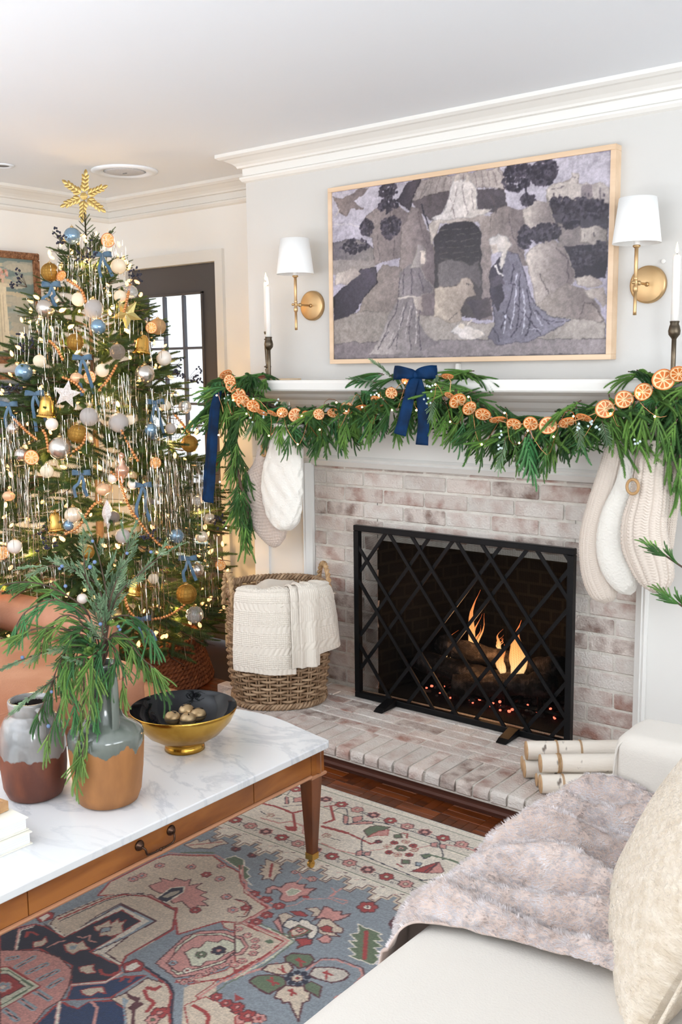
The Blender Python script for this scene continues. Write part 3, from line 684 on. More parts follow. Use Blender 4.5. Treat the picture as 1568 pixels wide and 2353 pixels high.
(2,'m',6,[-1825,-1414,-1842,-1391,-1837,-1369,-1812,-1364,-1817,-1336,-1801,-1315,-1783,-1319,-1766,-1306,-1757,-1327,-1728,-1305,-1729,-1332,-1722,-1352,-1736,-1363,-1732,-1394,-1748,-1415,-1771,-1415,-1788,-1385,-1814,-1378,-1825,-1387,-1811,-1403,-1825,-1414]),
(0,'g2',[-1784,-1373,-1784,-1347,-1754,-1342,-1752,-1366,-1764,-1385]),
(2,'i',3,[-1784,-1373,-1784,-1347,-1754,-1342,-1752,-1366,-1764,-1385,-1784,-1373]),
(2,'k',6,[-1794,-1318,-1801,-1287,-1831,-1264,-1835,-1276]),
(1,-1838,-1273,12,'k','s','m'),
(1,-1772,-1273,16,'k','b','m'),
(2,'k',5,[-1801,-1287,-1778,-1275]),
(2,'k',5,[-1735,-1434,-1716,-1407,-1716,-1370,-1664,-1326,-1615,-1326,-1612,-1312]),
(2,'k',7,[-1669,-1321,-1672,-1288,-1694,-1278]),
(2,'k',7,[-1667,-1311,-1671,-1261]),
(2,'k',7,[-1658,-1317,-1616,-1306]),
(0,'r',[-1733,-1361,-1719,-1350,-1710,-1360,-1726,-1369]),
(0,'b',[-1684,-1408,-1663,-1383,-1639,-1390,-1631,-1416,-1645,-1427,-1652,-1408]),
(2,'m',5,[-1684,-1408,-1663,-1383,-1639,-1390,-1631,-1416,-1645,-1427,-1652,-1408,-1684,-1408]),
(0,'k',[-1632,-1409,-1650,-1366,-1625,-1363,-1614,-1371,-1595,-1356,-1586,-1374,-1568,-1352,-1565,-1366,-1573,-1396,-1585,-1413,-1613,-1411,-1626,-1428,-1628,-1446]),
(2,'m',6,[-1632,-1409,-1650,-1366,-1625,-1363,-1614,-1371,-1595,-1356,-1586,-1374,-1568,-1352,-1565,-1366,-1573,-1396,-1585,-1413,-1613,-1411,-1626,-1428,-1628,-1446,-1632,-1409]),
(0,'b',[-1615,-1420,-1598,-1407,-1562,-1419,-1538,-1423,-1529,-1439,-1545,-1452,-1523,-1457,-1559,-1477,-1577,-1476,-1606,-1452]),
(2,'m',6,[-1615,-1420,-1598,-1407,-1562,-1419,-1538,-1423,-1529,-1439,-1545,-1452,-1523,-1457,-1559,-1477,-1577,-1476,-1606,-1452,-1615,-1420]),
(0,'r',[-1708,-1443,-1684,-1424,-1657,-1428,-1654,-1437,-1680,-1449]),
(2,'m',5,[-1708,-1443,-1684,-1424,-1657,-1428,-1654,-1437,-1680,-1449,-1708,-1443]),
(0,'r',[-1592,-1457,-1584,-1436,-1563,-1435,-1561,-1448,-1545,-1452,-1573,-1465]),
(2,'m',5,[-1592,-1457,-1584,-1436,-1563,-1435,-1561,-1448,-1545,-1452,-1573,-1465,-1592,-1457]),
(0,'b',[-1679,-1508,-1720,-1476,-1713,-1454,-1680,-1454,-1686,-1474]),
(2,'m',5,[-1679,-1508,-1720,-1476,-1713,-1454,-1680,-1454,-1686,-1474,-1679,-1508]),
(0,'k',[-1710,-1508,-1712,-1486,-1685,-1505,-1648,-1537,-1657,-1537]),
(2,'m',5,[-1710,-1508,-1712,-1486,-1685,-1505,-1648,-1537,-1657,-1537,-1710,-1508]),
(0,'r',[-1608,-1537,-1588,-1514,-1571,-1509,-1559,-1529,-1571,-1545,-1577,-1568,-1582,-1547]),
(2,'m',6,[-1608,-1537,-1588,-1514,-1571,-1509,-1559,-1529,-1571,-1545,-1577,-1568,-1582,-1547,-1608,-1537]),
(0,'k',[-1563,-1503,-1557,-1468,-1532,-1479,-1526,-1496,-1539,-1506]),
(2,'m',5,[-1563,-1503,-1557,-1468,-1532,-1479,-1526,-1496,-1539,-1506,-1563,-1503]),
(0,'i',[-1674,-1512,-1683,-1487,-1678,-1472,-1654,-1469,-1658,-1453,-1636,-1448,-1620,-1455,-1599,-1455,-1583,-1473,-1572,-1502,-1579,-1515,-1596,-1505,-1597,-1484,-1643,-1481,-1650,-1509]),
(2,'n',6,[-1674,-1512,-1683,-1487,-1678,-1472,-1654,-1469,-1658,-1453,-1636,-1448,-1620,-1455,-1599,-1455,-1583,-1473,-1572,-1502,-1579,-1515,-1596,-1505,-1597,-1484,-1643,-1481,-1650,-1509,-1674,-1512]),
(0,'g',[-1646,-1521,-1645,-1478,-1596,-1479,-1603,-1518,-1622,-1541]),
(2,'m',5,[-1646,-1521,-1645,-1478,-1596,-1479,-1603,-1518,-1622,-1541,-1646,-1521]),
(0,'b',[-1642,-1514,-1637,-1488,-1607,-1487,-1611,-1513,-1623,-1530]),
(2,'r',5,[-1642,-1514,-1637,-1488,-1607,-1487,-1611,-1513,-1623,-1530,-1642,-1514]),
(0,'k',[-1631,-1506,-1629,-1493,-1616,-1494,-1617,-1508]),
(2,'m',4,[-1631,-1506,-1629,-1493,-1616,-1494,-1617,-1508,-1631,-1506]),
(1,-1552,-1298,30,'r','m','m'),
(1,-1552,-1298,11,'i','n','m'),
(0,'g',[-1522,-1380,-1500,-1383,-1440,-1379,-1448,-1392,-1420,-1405,-1441,-1417,-1406,-1427,-1423,-1443,-1389,-1456,-1402,-1466,-1378,-1475,-1381,-1504,-1406,-1507,-1452,-1511,-1440,-1495,-1473,-1484,-1459,-1470,-1494,-1457,-1474,-1446,-1509,-1432,-1494,-1413]),
(2,'i',5,[-1522,-1380,-1500,-1383,-1440,-1379,-1448,-1392,-1420,-1405,-1441,-1417,-1406,-1427,-1423,-1443,-1389,-1456,-1402,-1466,-1378,-1475,-1381,-1504,-1406,-1507,-1452,-1511,-1440,-1495,-1473,-1484,-1459,-1470,-1494,-1457,-1474,-1446,-1509,-1432,-1494,-1413,-1522,-1380]),
(2,'r',16,[-1482,-1396,-1413,-1495]),
(0,'m',[-1460,-1329,-1467,-1291,-1452,-1296,-1447,-1324,-1429,-1333,-1439,-1348]),
(0,'g',[-1576,-1613,-1572,-1588,-1552,-1577,-1532,-1565,-1510,-1576,-1504,-1599,-1509,-1616,-1516,-1628,-1543,-1622,-1559,-1627]),
(2,'m',7,[-1576,-1613,-1572,-1588,-1552,-1577,-1532,-1565,-1510,-1576,-1504,-1599,-1509,-1616,-1516,-1628,-1543,-1622,-1559,-1627,-1576,-1613]),
(0,'b',[-1585,-1688,-1587,-1662,-1568,-1641,-1554,-1623,-1526,-1636,-1522,-1659,-1529,-1671,-1549,-1680]),
(2,'m',7,[-1585,-1688,-1587,-1662,-1568,-1641,-1554,-1623,-1526,-1636,-1522,-1659,-1529,-1671,-1549,-1680,-1585,-1688]),
(0,'g',[-1578,-1741,-1579,-1716,-1566,-1699,-1543,-1682,-1519,-1677,-1496,-1698,-1503,-1722,-1504,-1748,-1531,-1750]),
(2,'m',7,[-1578,-1741,-1579,-1716,-1566,-1699,-1543,-1682,-1519,-1677,-1496,-1698,-1503,-1722,-1504,-1748,-1531,-1750,-1578,-1741]),
(0,'b',[-1496,-1698,-1497,-1729,-1485,-1751,-1470,-1745,-1456,-1753,-1447,-1740,-1432,-1752,-1385,-1780,-1420,-1725,-1414,-1709,-1434,-1681,-1457,-1668,-1474,-1686]),
(2,'m',7,[-1496,-1698,-1497,-1729,-1485,-1751,-1470,-1745,-1456,-1753,-1447,-1740,-1432,-1752,-1385,-1780,-1420,-1725,-1414,-1709,-1434,-1681,-1457,-1668,-1474,-1686,-1496,-1698]),
(0,'g',[-1466,-1668,-1457,-1649,-1425,-1649,-1402,-1687,-1428,-1683,-1447,-1685]),
(2,'m',7,[-1466,-1668,-1457,-1649,-1425,-1649,-1402,-1687,-1428,-1683,-1447,-1685,-1466,-1668]),
(0,'b2',[-1479,-1633,-1489,-1601,-1454,-1574,-1423,-1563,-1400,-1572,-1399,-1598,-1415,-1623,-1454,-1633]),
(2,'m',7,[-1479,-1633,-1489,-1601,-1454,-1574,-1423,-1563,-1400,-1572,-1399,-1598,-1415,-1623,-1454,-1633,-1479,-1633]),
(2,'r',9,[-1546,-1603,-1521,-1598]),
(2,'r',9,[-1544,-1595,-1518,-1616]),
(2,'r',9,[-1556,-1659,-1530,-1659]),
(2,'r',9,[-1556,-1645,-1535,-1663]),
(2,'r',9,[-1544,-1709,-1514,-1705]),
(2,'r',9,[-1544,-1695,-1521,-1716]),
(2,'r',9,[-1478,-1709,-1454,-1709]),
(2,'r',9,[-1474,-1700,-1460,-1720]),
(2,'r',9,[-1458,-1604,-1434,-1599]),
(2,'r',9,[-1454,-1594,-1436,-1619]),
(1,-1469,-1660,9,'n','n','n'),
(1,-1476,-1643,9,'n','n','n'),
(1,-1492,-1636,9,'n','n','n'),
(1,-1509,-1643,9,'n','n','n'),
(1,-1516,-1659,9,'n','n','n'),
(1,-1510,-1676,9,'n','n','n'),
(1,-1493,-1683,9,'n','n','n'),
(1,-1476,-1677,9,'n','n','n'),
(1,-1493,-1660,15,'b','r','m'),
(2,'k',8,[-1498,-1621,-1495,-1565,-1467,-1543,-1396,-1536,-1375,-1553,-1362,-1620,-1373,-1665]),
(2,'m',3,[-1503,-1615,-1499,-1560,-1468,-1537,-1393,-1530,-1369,-1552,-1354,-1626]),
(0,'k',[-1510,-1858,-1510,-1841,-1480,-1847,-1479,-1865,-1492,-1876]),
(2,'r',6,[-1510,-1858,-1510,-1841,-1480,-1847,-1479,-1865,-1492,-1876,-1510,-1858]),
(1,-1490,-1837,22,'r','k','m'),
(1,-1462,-1828,18,'k','r','m'),
(1,-1531,-1828,18,'r','k','m'),
(0,'i',[-2600,-745,-1000,-745,-1000,-1185,-2600,-1185]),
(0,'i',[-2600,-1180,-2500,-1205,-2478,-1205,-2478,-1232,-2456,-1232,-2456,-1262,-2434,-1262,-2434,-1232,-2412,-1232,-2412,-1205,-2412,-1205,-2390,-1205,-2390,-1232,-2368,-1232,-2368,-1262,-2346,-1262,-2346,-1232,-2324,-1232,-2324,-1205,-2324,-1205,-2302,-1205,-2302,-1232,-2280,-1232,-2280,-1262,-2258,-1262,-2258,-1232,-2236,-1232,-2236,-1205,-2236,-1205,-2214,-1205,-2214,-1232,-2192,-1232,-2192,-1262,-2170,-1262,-2170,-1232,-2148,-1232,-2148,-1205,-2148,-1205,-2126,-1205,-2126,-1232,-2104,-1232,-2104,-1262,-2082,-1262,-2082,-1232,-2060,-1232,-2060,-1205,-2060,-1205,-2038,-1205,-2038,-1232,-2016,-1232,-2016,-1262,-1994,-1262,-1994,-1232,-1972,-1232,-1972,-1205,-1972,-1205,-1950,-1205,-1950,-1232,-1928,-1232,-1928,-1262,-1906,-1262,-1906,-1232,-1884,-1232,-1884,-1205,-1884,-1205,-1862,-1205,-1862,-1232,-1840,-1232,-1840,-1262,-1818,-1262,-1818,-1232,-1796,-1232,-1796,-1205,-1796,-1205,-1774,-1205,-1774,-1232,-1752,-1232,-1752,-1262,-1730,-1262,-1730,-1232,-1708,-1232,-1708,-1205,-1708,-1205,-1686,-1205,-1686,-1232,-1664,-1232,-1664,-1262,-1642,-1262,-1642,-1232,-1620,-1232,-1620,-1205,-1620,-1205,-1598,-1205,-1598,-1232,-1576,-1232,-1576,-1262,-1554,-1262,-1554,-1232,-1532,-1232,-1532,-1205,-1532,-1205,-1510,-1205,-1510,-1232,-1488,-1232,-1488,-1262,-1466,-1262,-1466,-1232,-1444,-1232,-1444,-1205,-1444,-1205,-1422,-1205,-1422,-1232,-1400,-1232,-1400,-1262,-1378,-1262,-1378,-1232,-1356,-1232,-1356,-1205,-1356,-1205,-1334,-1205,-1334,-1232,-1312,-1232,-1312,-1262,-1290,-1262,-1290,-1232,-1268,-1232,-1268,-1205,-1268,-1205,-1246,-1205,-1246,-1232,-1224,-1232,-1224,-1262,-1202,-1262,-1202,-1232,-1180,-1232,-1180,-1205,-1180,-1205,-1158,-1205,-1158,-1232,-1136,-1232,-1136,-1262,-1114,-1262,-1114,-1232,-1092,-1232,-1092,-1205,-1092,-1205,-1070,-1205,-1070,-1232,-1048,-1232,-1048,-1262,-1026,-1262,-1026,-1232,-1004,-1232,-1004,-1205,-1040,-1180]),
(2,'m',14,[-2500,-1205,-2478,-1205,-2478,-1232,-2456,-1232,-2456,-1262,-2434,-1262,-2434,-1232,-2412,-1232,-2412,-1205,-2412,-1205,-2390,-1205,-2390,-1232,-2368,-1232,-2368,-1262,-2346,-1262,-2346,-1232,-2324,-1232,-2324,-1205,-2324,-1205,-2302,-1205,-2302,-1232,-2280,-1232,-2280,-1262,-2258,-1262,-2258,-1232,-2236,-1232,-2236,-1205,-2236,-1205,-2214,-1205,-2214,-1232,-2192,-1232,-2192,-1262,-2170,-1262,-2170,-1232,-2148,-1232,-2148,-1205,-2148,-1205,-2126,-1205,-2126,-1232,-2104,-1232,-2104,-1262,-2082,-1262,-2082,-1232,-2060,-1232,-2060,-1205,-2060,-1205,-2038,-1205,-2038,-1232,-2016,-1232,-2016,-1262,-1994,-1262,-1994,-1232,-1972,-1232,-1972,-1205,-1972,-1205,-1950,-1205,-1950,-1232,-1928,-1232,-1928,-1262,-1906,-1262,-1906,-1232,-1884,-1232,-1884,-1205,-1884,-1205,-1862,-1205,-1862,-1232,-1840,-1232,-1840,-1262,-1818,-1262,-1818,-1232,-1796,-1232,-1796,-1205,-1796,-1205,-1774,-1205,-1774,-1232,-1752,-1232,-1752,-1262,-1730,-1262,-1730,-1232,-1708,-1232,-1708,-1205,-1708,-1205,-1686,-1205,-1686,-1232,-1664,-1232,-1664,-1262,-1642,-1262,-1642,-1232,-1620,-1232,-1620,-1205,-1620,-1205,-1598,-1205,-1598,-1232,-1576,-1232,-1576,-1262,-1554,-1262,-1554,-1232,-1532,-1232,-1532,-1205,-1532,-1205,-1510,-1205,-1510,-1232,-1488,-1232,-1488,-1262,-1466,-1262,-1466,-1232,-1444,-1232,-1444,-1205,-1444,-1205,-1422,-1205,-1422,-1232,-1400,-1232,-1400,-1262,-1378,-1262,-1378,-1232,-1356,-1232,-1356,-1205,-1356,-1205,-1334,-1205,-1334,-1232,-1312,-1232,-1312,-1262,-1290,-1262,-1290,-1232,-1268,-1232,-1268,-1205,-1268,-1205,-1246,-1205,-1246,-1232,-1224,-1232,-1224,-1262,-1202,-1262,-1202,-1232,-1180,-1232,-1180,-1205,-1180,-1205,-1158,-1205,-1158,-1232,-1136,-1232,-1136,-1262,-1114,-1262,-1114,-1232,-1092,-1232,-1092,-1205,-1092,-1205,-1070,-1205,-1070,-1232,-1048,-1232,-1048,-1262,-1026,-1262,-1026,-1232,-1004,-1232,-1004,-1205]),
(2,'b',8,[-2500,-1205,-2478,-1205,-2478,-1232,-2456,-1232,-2456,-1262,-2434,-1262,-2434,-1232,-2412,-1232,-2412,-1205,-2412,-1205,-2390,-1205,-2390,-1232,-2368,-1232,-2368,-1262,-2346,-1262,-2346,-1232,-2324,-1232,-2324,-1205,-2324,-1205,-2302,-1205,-2302,-1232,-2280,-1232,-2280,-1262,-2258,-1262,-2258,-1232,-2236,-1232,-2236,-1205,-2236,-1205,-2214,-1205,-2214,-1232,-2192,-1232,-2192,-1262,-2170,-1262,-2170,-1232,-2148,-1232,-2148,-1205,-2148,-1205,-2126,-1205,-2126,-1232,-2104,-1232,-2104,-1262,-2082,-1262,-2082,-1232,-2060,-1232,-2060,-1205,-2060,-1205,-2038,-1205,-2038,-1232,-2016,-1232,-2016,-1262,-1994,-1262,-1994,-1232,-1972,-1232,-1972,-1205,-1972,-1205,-1950,-1205,-1950,-1232,-1928,-1232,-1928,-1262,-1906,-1262,-1906,-1232,-1884,-1232,-1884,-1205,-1884,-1205,-1862,-1205,-1862,-1232,-1840,-1232,-1840,-1262,-1818,-1262,-1818,-1232,-1796,-1232,-1796,-1205,-1796,-1205,-1774,-1205,-1774,-1232,-1752,-1232,-1752,-1262,-1730,-1262,-1730,-1232,-1708,-1232,-1708,-1205,-1708,-1205,-1686,-1205,-1686,-1232,-1664,-1232,-1664,-1262,-1642,-1262,-1642,-1232,-1620,-1232,-1620,-1205,-1620,-1205,-1598,-1205,-1598,-1232,-1576,-1232,-1576,-1262,-1554,-1262,-1554,-1232,-1532,-1232,-1532,-1205,-1532,-1205,-1510,-1205,-1510,-1232,-1488,-1232,-1488,-1262,-1466,-1262,-1466,-1232,-1444,-1232,-1444,-1205,-1444,-1205,-1422,-1205,-1422,-1232,-1400,-1232,-1400,-1262,-1378,-1262,-1378,-1232,-1356,-1232,-1356,-1205,-1356,-1205,-1334,-1205,-1334,-1232,-1312,-1232,-1312,-1262,-1290,-1262,-1290,-1232,-1268,-1232,-1268,-1205,-1268,-1205,-1246,-1205,-1246,-1232,-1224,-1232,-1224,-1262,-1202,-1262,-1202,-1232,-1180,-1232,-1180,-1205,-1180,-1205,-1158,-1205,-1158,-1232,-1136,-1232,-1136,-1262,-1114,-1262,-1114,-1232,-1092,-1232,-1092,-1205,-1092,-1205,-1070,-1205,-1070,-1232,-1048,-1232,-1048,-1262,-1026,-1262,-1026,-1232,-1004,-1232,-1004,-1205]),
(2,'o',7,[-2600,-752,-1000,-752]),
(2,'g',3,[-2600,-776,-1000,-776]),
(2,'g',3,[-2600,-884,-1000,-884]),
(2,'g',3,[-2600,-1092,-1000,-1092]),
(2,'g',3,[-2600,-1172,-1000,-1172]),
(0,'i2',[-2600,-779,-1000,-779,-1000,-881,-2600,-881]),
(0,'i2',[-2600,-1095,-1000,-1095,-1000,-1169,-2600,-1169]),
(1,-2560,-829,23,'k','b','m'),
(2,'n',3,[-2536,-829,-2516,-829]),
(1,-2526,-845,7,'i','n','n'),
(1,-2560,-1132,23,'k','b','m'),
(2,'n',3,[-2536,-1132,-2516,-1132]),
(1,-2526,-1148,7,'i','n','n'),
(2,'m',4,[-2540,-1188,-2530,-1184]),
(2,'k',4,[-2552,-1200,-2544,-1192]),
(1,-2492,-829,23,'m','k','k'),
(2,'n',3,[-2468,-829,-2448,-829]),
(1,-2458,-845,7,'i','n','n'),
(1,-2492,-1132,23,'m','k','k'),
(2,'n',3,[-2468,-1132,-2448,-1132]),
(1,-2458,-1148,7,'i','n','n'),
(2,'m',4,[-2472,-1188,-2462,-1184]),
(2,'k',4,[-2484,-1200,-2476,-1192]),
(1,-2424,-829,23,'r','o','m'),
(2,'n',3,[-2400,-829,-2380,-829]),
(1,-2390,-845,7,'i','n','n'),
(1,-2424,-1132,23,'r','o','m'),
(2,'n',3,[-2400,-1132,-2380,-1132]),
(1,-2390,-1148,7,'i','n','n'),
(2,'m',4,[-2404,-1188,-2394,-1184]),
(2,'k',4,[-2416,-1200,-2408,-1192]),
(1,-2356,-829,23,'k','b','m'),
(2,'n',3,[-2332,-829,-2312,-829]),
(1,-2322,-845,7,'i','n','n'),
(1,-2356,-1132,23,'k','b','m'),
(2,'n',3,[-2332,-1132,-2312,-1132]),
(1,-2322,-1148,7,'i','n','n'),
(2,'m',4,[-2336,-1188,-2326,-1184]),
(2,'k',4,[-2348,-1200,-2340,-1192]),
(1,-2288,-829,23,'m','k','k'),
(2,'n',3,[-2264,-829,-2244,-829]),
(1,-2254,-845,7,'i','n','n'),
(1,-2288,-1132,23,'m','k','k'),
(2,'n',3,[-2264,-1132,-2244,-1132]),
(1,-2254,-1148,7,'i','n','n'),
(2,'m',4,[-2268,-1188,-2258,-1184]),
(2,'k',4,[-2280,-1200,-2272,-1192]),
(1,-2220,-829,23,'r','o','m'),
(2,'n',3,[-2196,-829,-2176,-829]),
(1,-2186,-845,7,'i','n','n'),
(1,-2220,-1132,23,'r','o','m'),
(2,'n',3,[-2196,-1132,-2176,-1132]),
(1,-2186,-1148,7,'i','n','n'),
(2,'m',4,[-2200,-1188,-2190,-1184]),
(2,'k',4,[-2212,-1200,-2204,-1192]),
(1,-2152,-829,23,'k','b','m'),
(2,'n',3,[-2128,-829,-2108,-829]),
(1,-2118,-845,7,'i','n','n'),
(1,-2152,-1132,23,'k','b','m'),
(2,'n',3,[-2128,-1132,-2108,-1132]),
(1,-2118,-1148,7,'i','n','n'),
(2,'m',4,[-2132,-1188,-2122,-1184]),
(2,'k',4,[-2144,-1200,-2136,-1192]),
(1,-2084,-829,23,'m','k','k'),
(2,'n',3,[-2060,-829,-2040,-829]),
(1,-2050,-845,7,'i','n','n'),
(1,-2084,-1132,23,'m','k','k'),
(2,'n',3,[-2060,-1132,-2040,-1132]),
(1,-2050,-1148,7,'i','n','n'),
(2,'m',4,[-2064,-1188,-2054,-1184]),
(2,'k',4,[-2076,-1200,-2068,-1192]),
(1,-2016,-829,23,'r','o','m'),
(2,'n',3,[-1992,-829,-1972,-829]),
(1,-1982,-845,7,'i','n','n'),
(1,-2016,-1132,23,'r','o','m'),
(2,'n',3,[-1992,-1132,-1972,-1132]),
(1,-1982,-1148,7,'i','n','n'),
(2,'m',4,[-1996,-1188,-1986,-1184]),
(2,'k',4,[-2008,-1200,-2000,-1192]),
(1,-1948,-829,23,'k','b','m'),
(2,'n',3,[-1924,-829,-1904,-829]),
(1,-1914,-845,7,'i','n','n'),
(1,-1948,-1132,23,'k','b','m'),
(2,'n',3,[-1924,-1132,-1904,-1132]),
(1,-1914,-1148,7,'i','n','n'),
(2,'m',4,[-1928,-1188,-1918,-1184]),
(2,'k',4,[-1940,-1200,-1932,-1192]),
(1,-1880,-829,23,'m','k','k'),
(2,'n',3,[-1856,-829,-1836,-829]),
(1,-1846,-845,7,'i','n','n'),
(1,-1880,-1132,23,'m','k','k'),
(2,'n',3,[-1856,-1132,-1836,-1132]),
(1,-1846,-1148,7,'i','n','n'),
(2,'m',4,[-1860,-1188,-1850,-1184]),
(2,'k',4,[-1872,-1200,-1864,-1192]),
(1,-1812,-829,23,'r','o','m'),
(2,'n',3,[-1788,-829,-1768,-829]),
(1,-1778,-845,7,'i','n','n'),
(1,-1812,-1132,23,'r','o','m'),
(2,'n',3,[-1788,-1132,-1768,-1132]),
(1,-1778,-1148,7,'i','n','n'),
(2,'m',4,[-1792,-1188,-1782,-1184]),
(2,'k',4,[-1804,-1200,-1796,-1192]),
(1,-1744,-829,23,'k','b','m'),
(2,'n',3,[-1720,-829,-1700,-829]),
(1,-1710,-845,7,'i','n','n'),
(1,-1744,-1132,23,'k','b','m'),
(2,'n',3,[-1720,-1132,-1700,-1132]),
(1,-1710,-1148,7,'i','n','n'),
(2,'m',4,[-1724,-1188,-1714,-1184]),
(2,'k',4,[-1736,-1200,-1728,-1192]),
(1,-1676,-829,23,'m','k','k'),
(2,'n',3,[-1652,-829,-1632,-829]),
(1,-1642,-845,7,'i','n','n'),
(1,-1676,-1132,23,'m','k','k'),
(2,'n',3,[-1652,-1132,-1632,-1132]),
(1,-1642,-1148,7,'i','n','n'),
(2,'m',4,[-1656,-1188,-1646,-1184]),
(2,'k',4,[-1668,-1200,-1660,-1192]),
(1,-1608,-829,23,'r','o','m'),
(2,'n',3,[-1584,-829,-1564,-829]),
(1,-1574,-845,7,'i','n','n'),
(1,-1608,-1132,23,'r','o','m'),
(2,'n',3,[-1584,-1132,-1564,-1132]),
(1,-1574,-1148,7,'i','n','n'),
(2,'m',4,[-1588,-1188,-1578,-1184]),
(2,'k',4,[-1600,-1200,-1592,-1192]),
(1,-1540,-829,23,'k','b','m'),
(2,'n',3,[-1516,-829,-1496,-829]),
(1,-1506,-845,7,'i','n','n'),
(1,-1540,-1132,23,'k','b','m'),
(2,'n',3,[-1516,-1132,-1496,-1132]),
(1,-1506,-1148,7,'i','n','n'),
(2,'m',4,[-1520,-1188,-1510,-1184]),
(2,'k',4,[-1532,-1200,-1524,-1192]),
(1,-1472,-829,23,'m','k','k'),
(2,'n',3,[-1448,-829,-1428,-829]),
(1,-1438,-845,7,'i','n','n'),
(1,-1472,-1132,23,'m','k','k'),
(2,'n',3,[-1448,-1132,-1428,-1132]),
(1,-1438,-1148,7,'i','n','n'),
(2,'m',4,[-1452,-1188,-1442,-1184]),
(2,'k',4,[-1464,-1200,-1456,-1192]),
(1,-1404,-829,23,'r','o','m'),
(2,'n',3,[-1380,-829,-1360,-829]),
(1,-1370,-845,7,'i','n','n'),
(1,-1404,-1132,23,'r','o','m'),
(2,'n',3,[-1380,-1132,-1360,-1132]),
(1,-1370,-1148,7,'i','n','n'),
(2,'m',4,[-1384,-1188,-1374,-1184]),
(2,'k',4,[-1396,-1200,-1388,-1192]),
(1,-1336,-829,23,'k','b','m'),
(2,'n',3,[-1312,-829,-1292,-829]),
(1,-1302,-845,7,'i','n','n'),
(1,-1336,-1132,23,'k','b','m'),
(2,'n',3,[-1312,-1132,-1292,-1132]),
(1,-1302,-1148,7,'i','n','n'),
(2,'m',4,[-1316,-1188,-1306,-1184]),
(2,'k',4,[-1328,-1200,-1320,-1192]),
(1,-1268,-829,23,'m','k','k'),
(2,'n',3,[-1244,-829,-1224,-829]),
(1,-1234,-845,7,'i','n','n'),
(1,-1268,-1132,23,'m','k','k'),
(2,'n',3,[-1244,-1132,-1224,-1132]),
(1,-1234,-1148,7,'i','n','n'),
(2,'m',4,[-1248,-1188,-1238,-1184]),
(2,'k',4,[-1260,-1200,-1252,-1192]),
(1,-1200,-829,23,'r','o','m'),
(2,'n',3,[-1176,-829,-1156,-829]),
(1,-1166,-845,7,'i','n','n'),
(1,-1200,-1132,23,'r','o','m'),
(2,'n',3,[-1176,-1132,-1156,-1132]),
(1,-1166,-1148,7,'i','n','n'),
(2,'m',4,[-1180,-1188,-1170,-1184]),
(2,'k',4,[-1192,-1200,-1184,-1192]),
(1,-1132,-829,23,'k','b','m'),
(2,'n',3,[-1108,-829,-1088,-829]),
(1,-1098,-845,7,'i','n','n'),
(1,-1132,-1132,23,'k','b','m'),
(2,'n',3,[-1108,-1132,-1088,-1132]),
(1,-1098,-1148,7,'i','n','n'),
(2,'m',4,[-1112,-1188,-1102,-1184]),
(2,'k',4,[-1124,-1200,-1116,-1192]),
(1,-1064,-829,23,'m','k','k'),
(2,'n',3,[-1040,-829,-1020,-829]),
(1,-1030,-845,7,'i','n','n'),
(1,-1064,-1132,23,'m','k','k'),
(2,'n',3,[-1040,-1132,-1020,-1132]),
(1,-1030,-1148,7,'i','n','n'),
(2,'m',4,[-1044,-1188,-1034,-1184]),
(2,'k',4,[-1056,-1200,-1048,-1192]),
(2,'k',10,[-2163,-1070,-2090,-1061,-2068,-1029,-2009,-1031]),
(2,'r',15,[-2242,-986,-2183,-975,-2104,-979,-2085,-933]),
(2,'r',13,[-2104,-979,-2015,-1065,-2057,-1066]),
(0,'r',[-2061,-1070,-2026,-1044,-2008,-1073,-2033,-1085]),
(2,'r',14,[-1973,-973,-1962,-935,-2034,-863]),
(2,'r',10,[-2052,-876,-2027,-849]),
(2,'r',20,[-1962,-995,-1869,-983]),
(2,'r',12,[-1869,-983,-1766,-997,-1751,-965]),
(1,-1756,-971,13,'m','r','m'),
(2,'k',9,[-1891,-1085,-1828,-1092,-1767,-1079,-1753,-1048]),
(2,'k',9,[-1911,-1072,-1983,-1069,-2017,-1021]),
(0,'k',[-1961,-887,-1940,-887,-1909,-932,-1923,-936]),
(2,'n',4,[-1961,-887,-1940,-887,-1909,-932,-1923,-936,-1961,-887]),
(0,'k',[-1926,-884,-1907,-854,-1888,-879,-1897,-916]),
(2,'n',4,[-1926,-884,-1907,-854,-1888,-879,-1897,-916,-1926,-884]),
(0,'k',[-1881,-888,-1850,-866,-1844,-883,-1914,-943]),
(2,'n',4,[-1881,-888,-1850,-866,-1844,-883,-1914,-943,-1881,-888]),
(0,'k',[-2211,-896,-2198,-894,-2162,-934,-2171,-941]),
(2,'n',4,[-2211,-896,-2198,-894,-2162,-934,-2171,-941,-2211,-896]),
(0,'k',[-2179,-889,-2156,-854,-2132,-887,-2157,-914]),
(2,'n',4,[-2179,-889,-2156,-854,-2132,-887,-2157,-914,-2179,-889]),
(2,'n',5,[-2163,-959,-2113,-905]),
(2,'n',5,[-2214,-881,-2232,-842]),
(2,'n',6,[-2006,-889,-2004,-856,-1980,-846,-1950,-879]),
(2,'n',5,[-1905,-829,-1869,-849,-1930,-833]),
(1,-2154,-1036,15,'b','o','r'),
(1,-1911,-1036,15,'b','o','r'),
(2,'n',4,[-2197,-1034,-2167,-1042]),
(2,'n',4,[-2132,-1047,-2106,-1035]),
(2,'n',4,[-1889,-1042,-1854,-1036]),
(2,'n',6,[-1880,-880,-1817,-856,-1612,-846,-1549,-921,-1534,-948]),
(2,'n',6,[-1802,-997,-1746,-1070,-1513,-1087,-1471,-1038,-1441,-1003]),
(2,'n',5,[-1802,-997,-1813,-969]),
(0,'k',[-1771,-1062,-1763,-1043,-1741,-1073,-1757,-1085]),
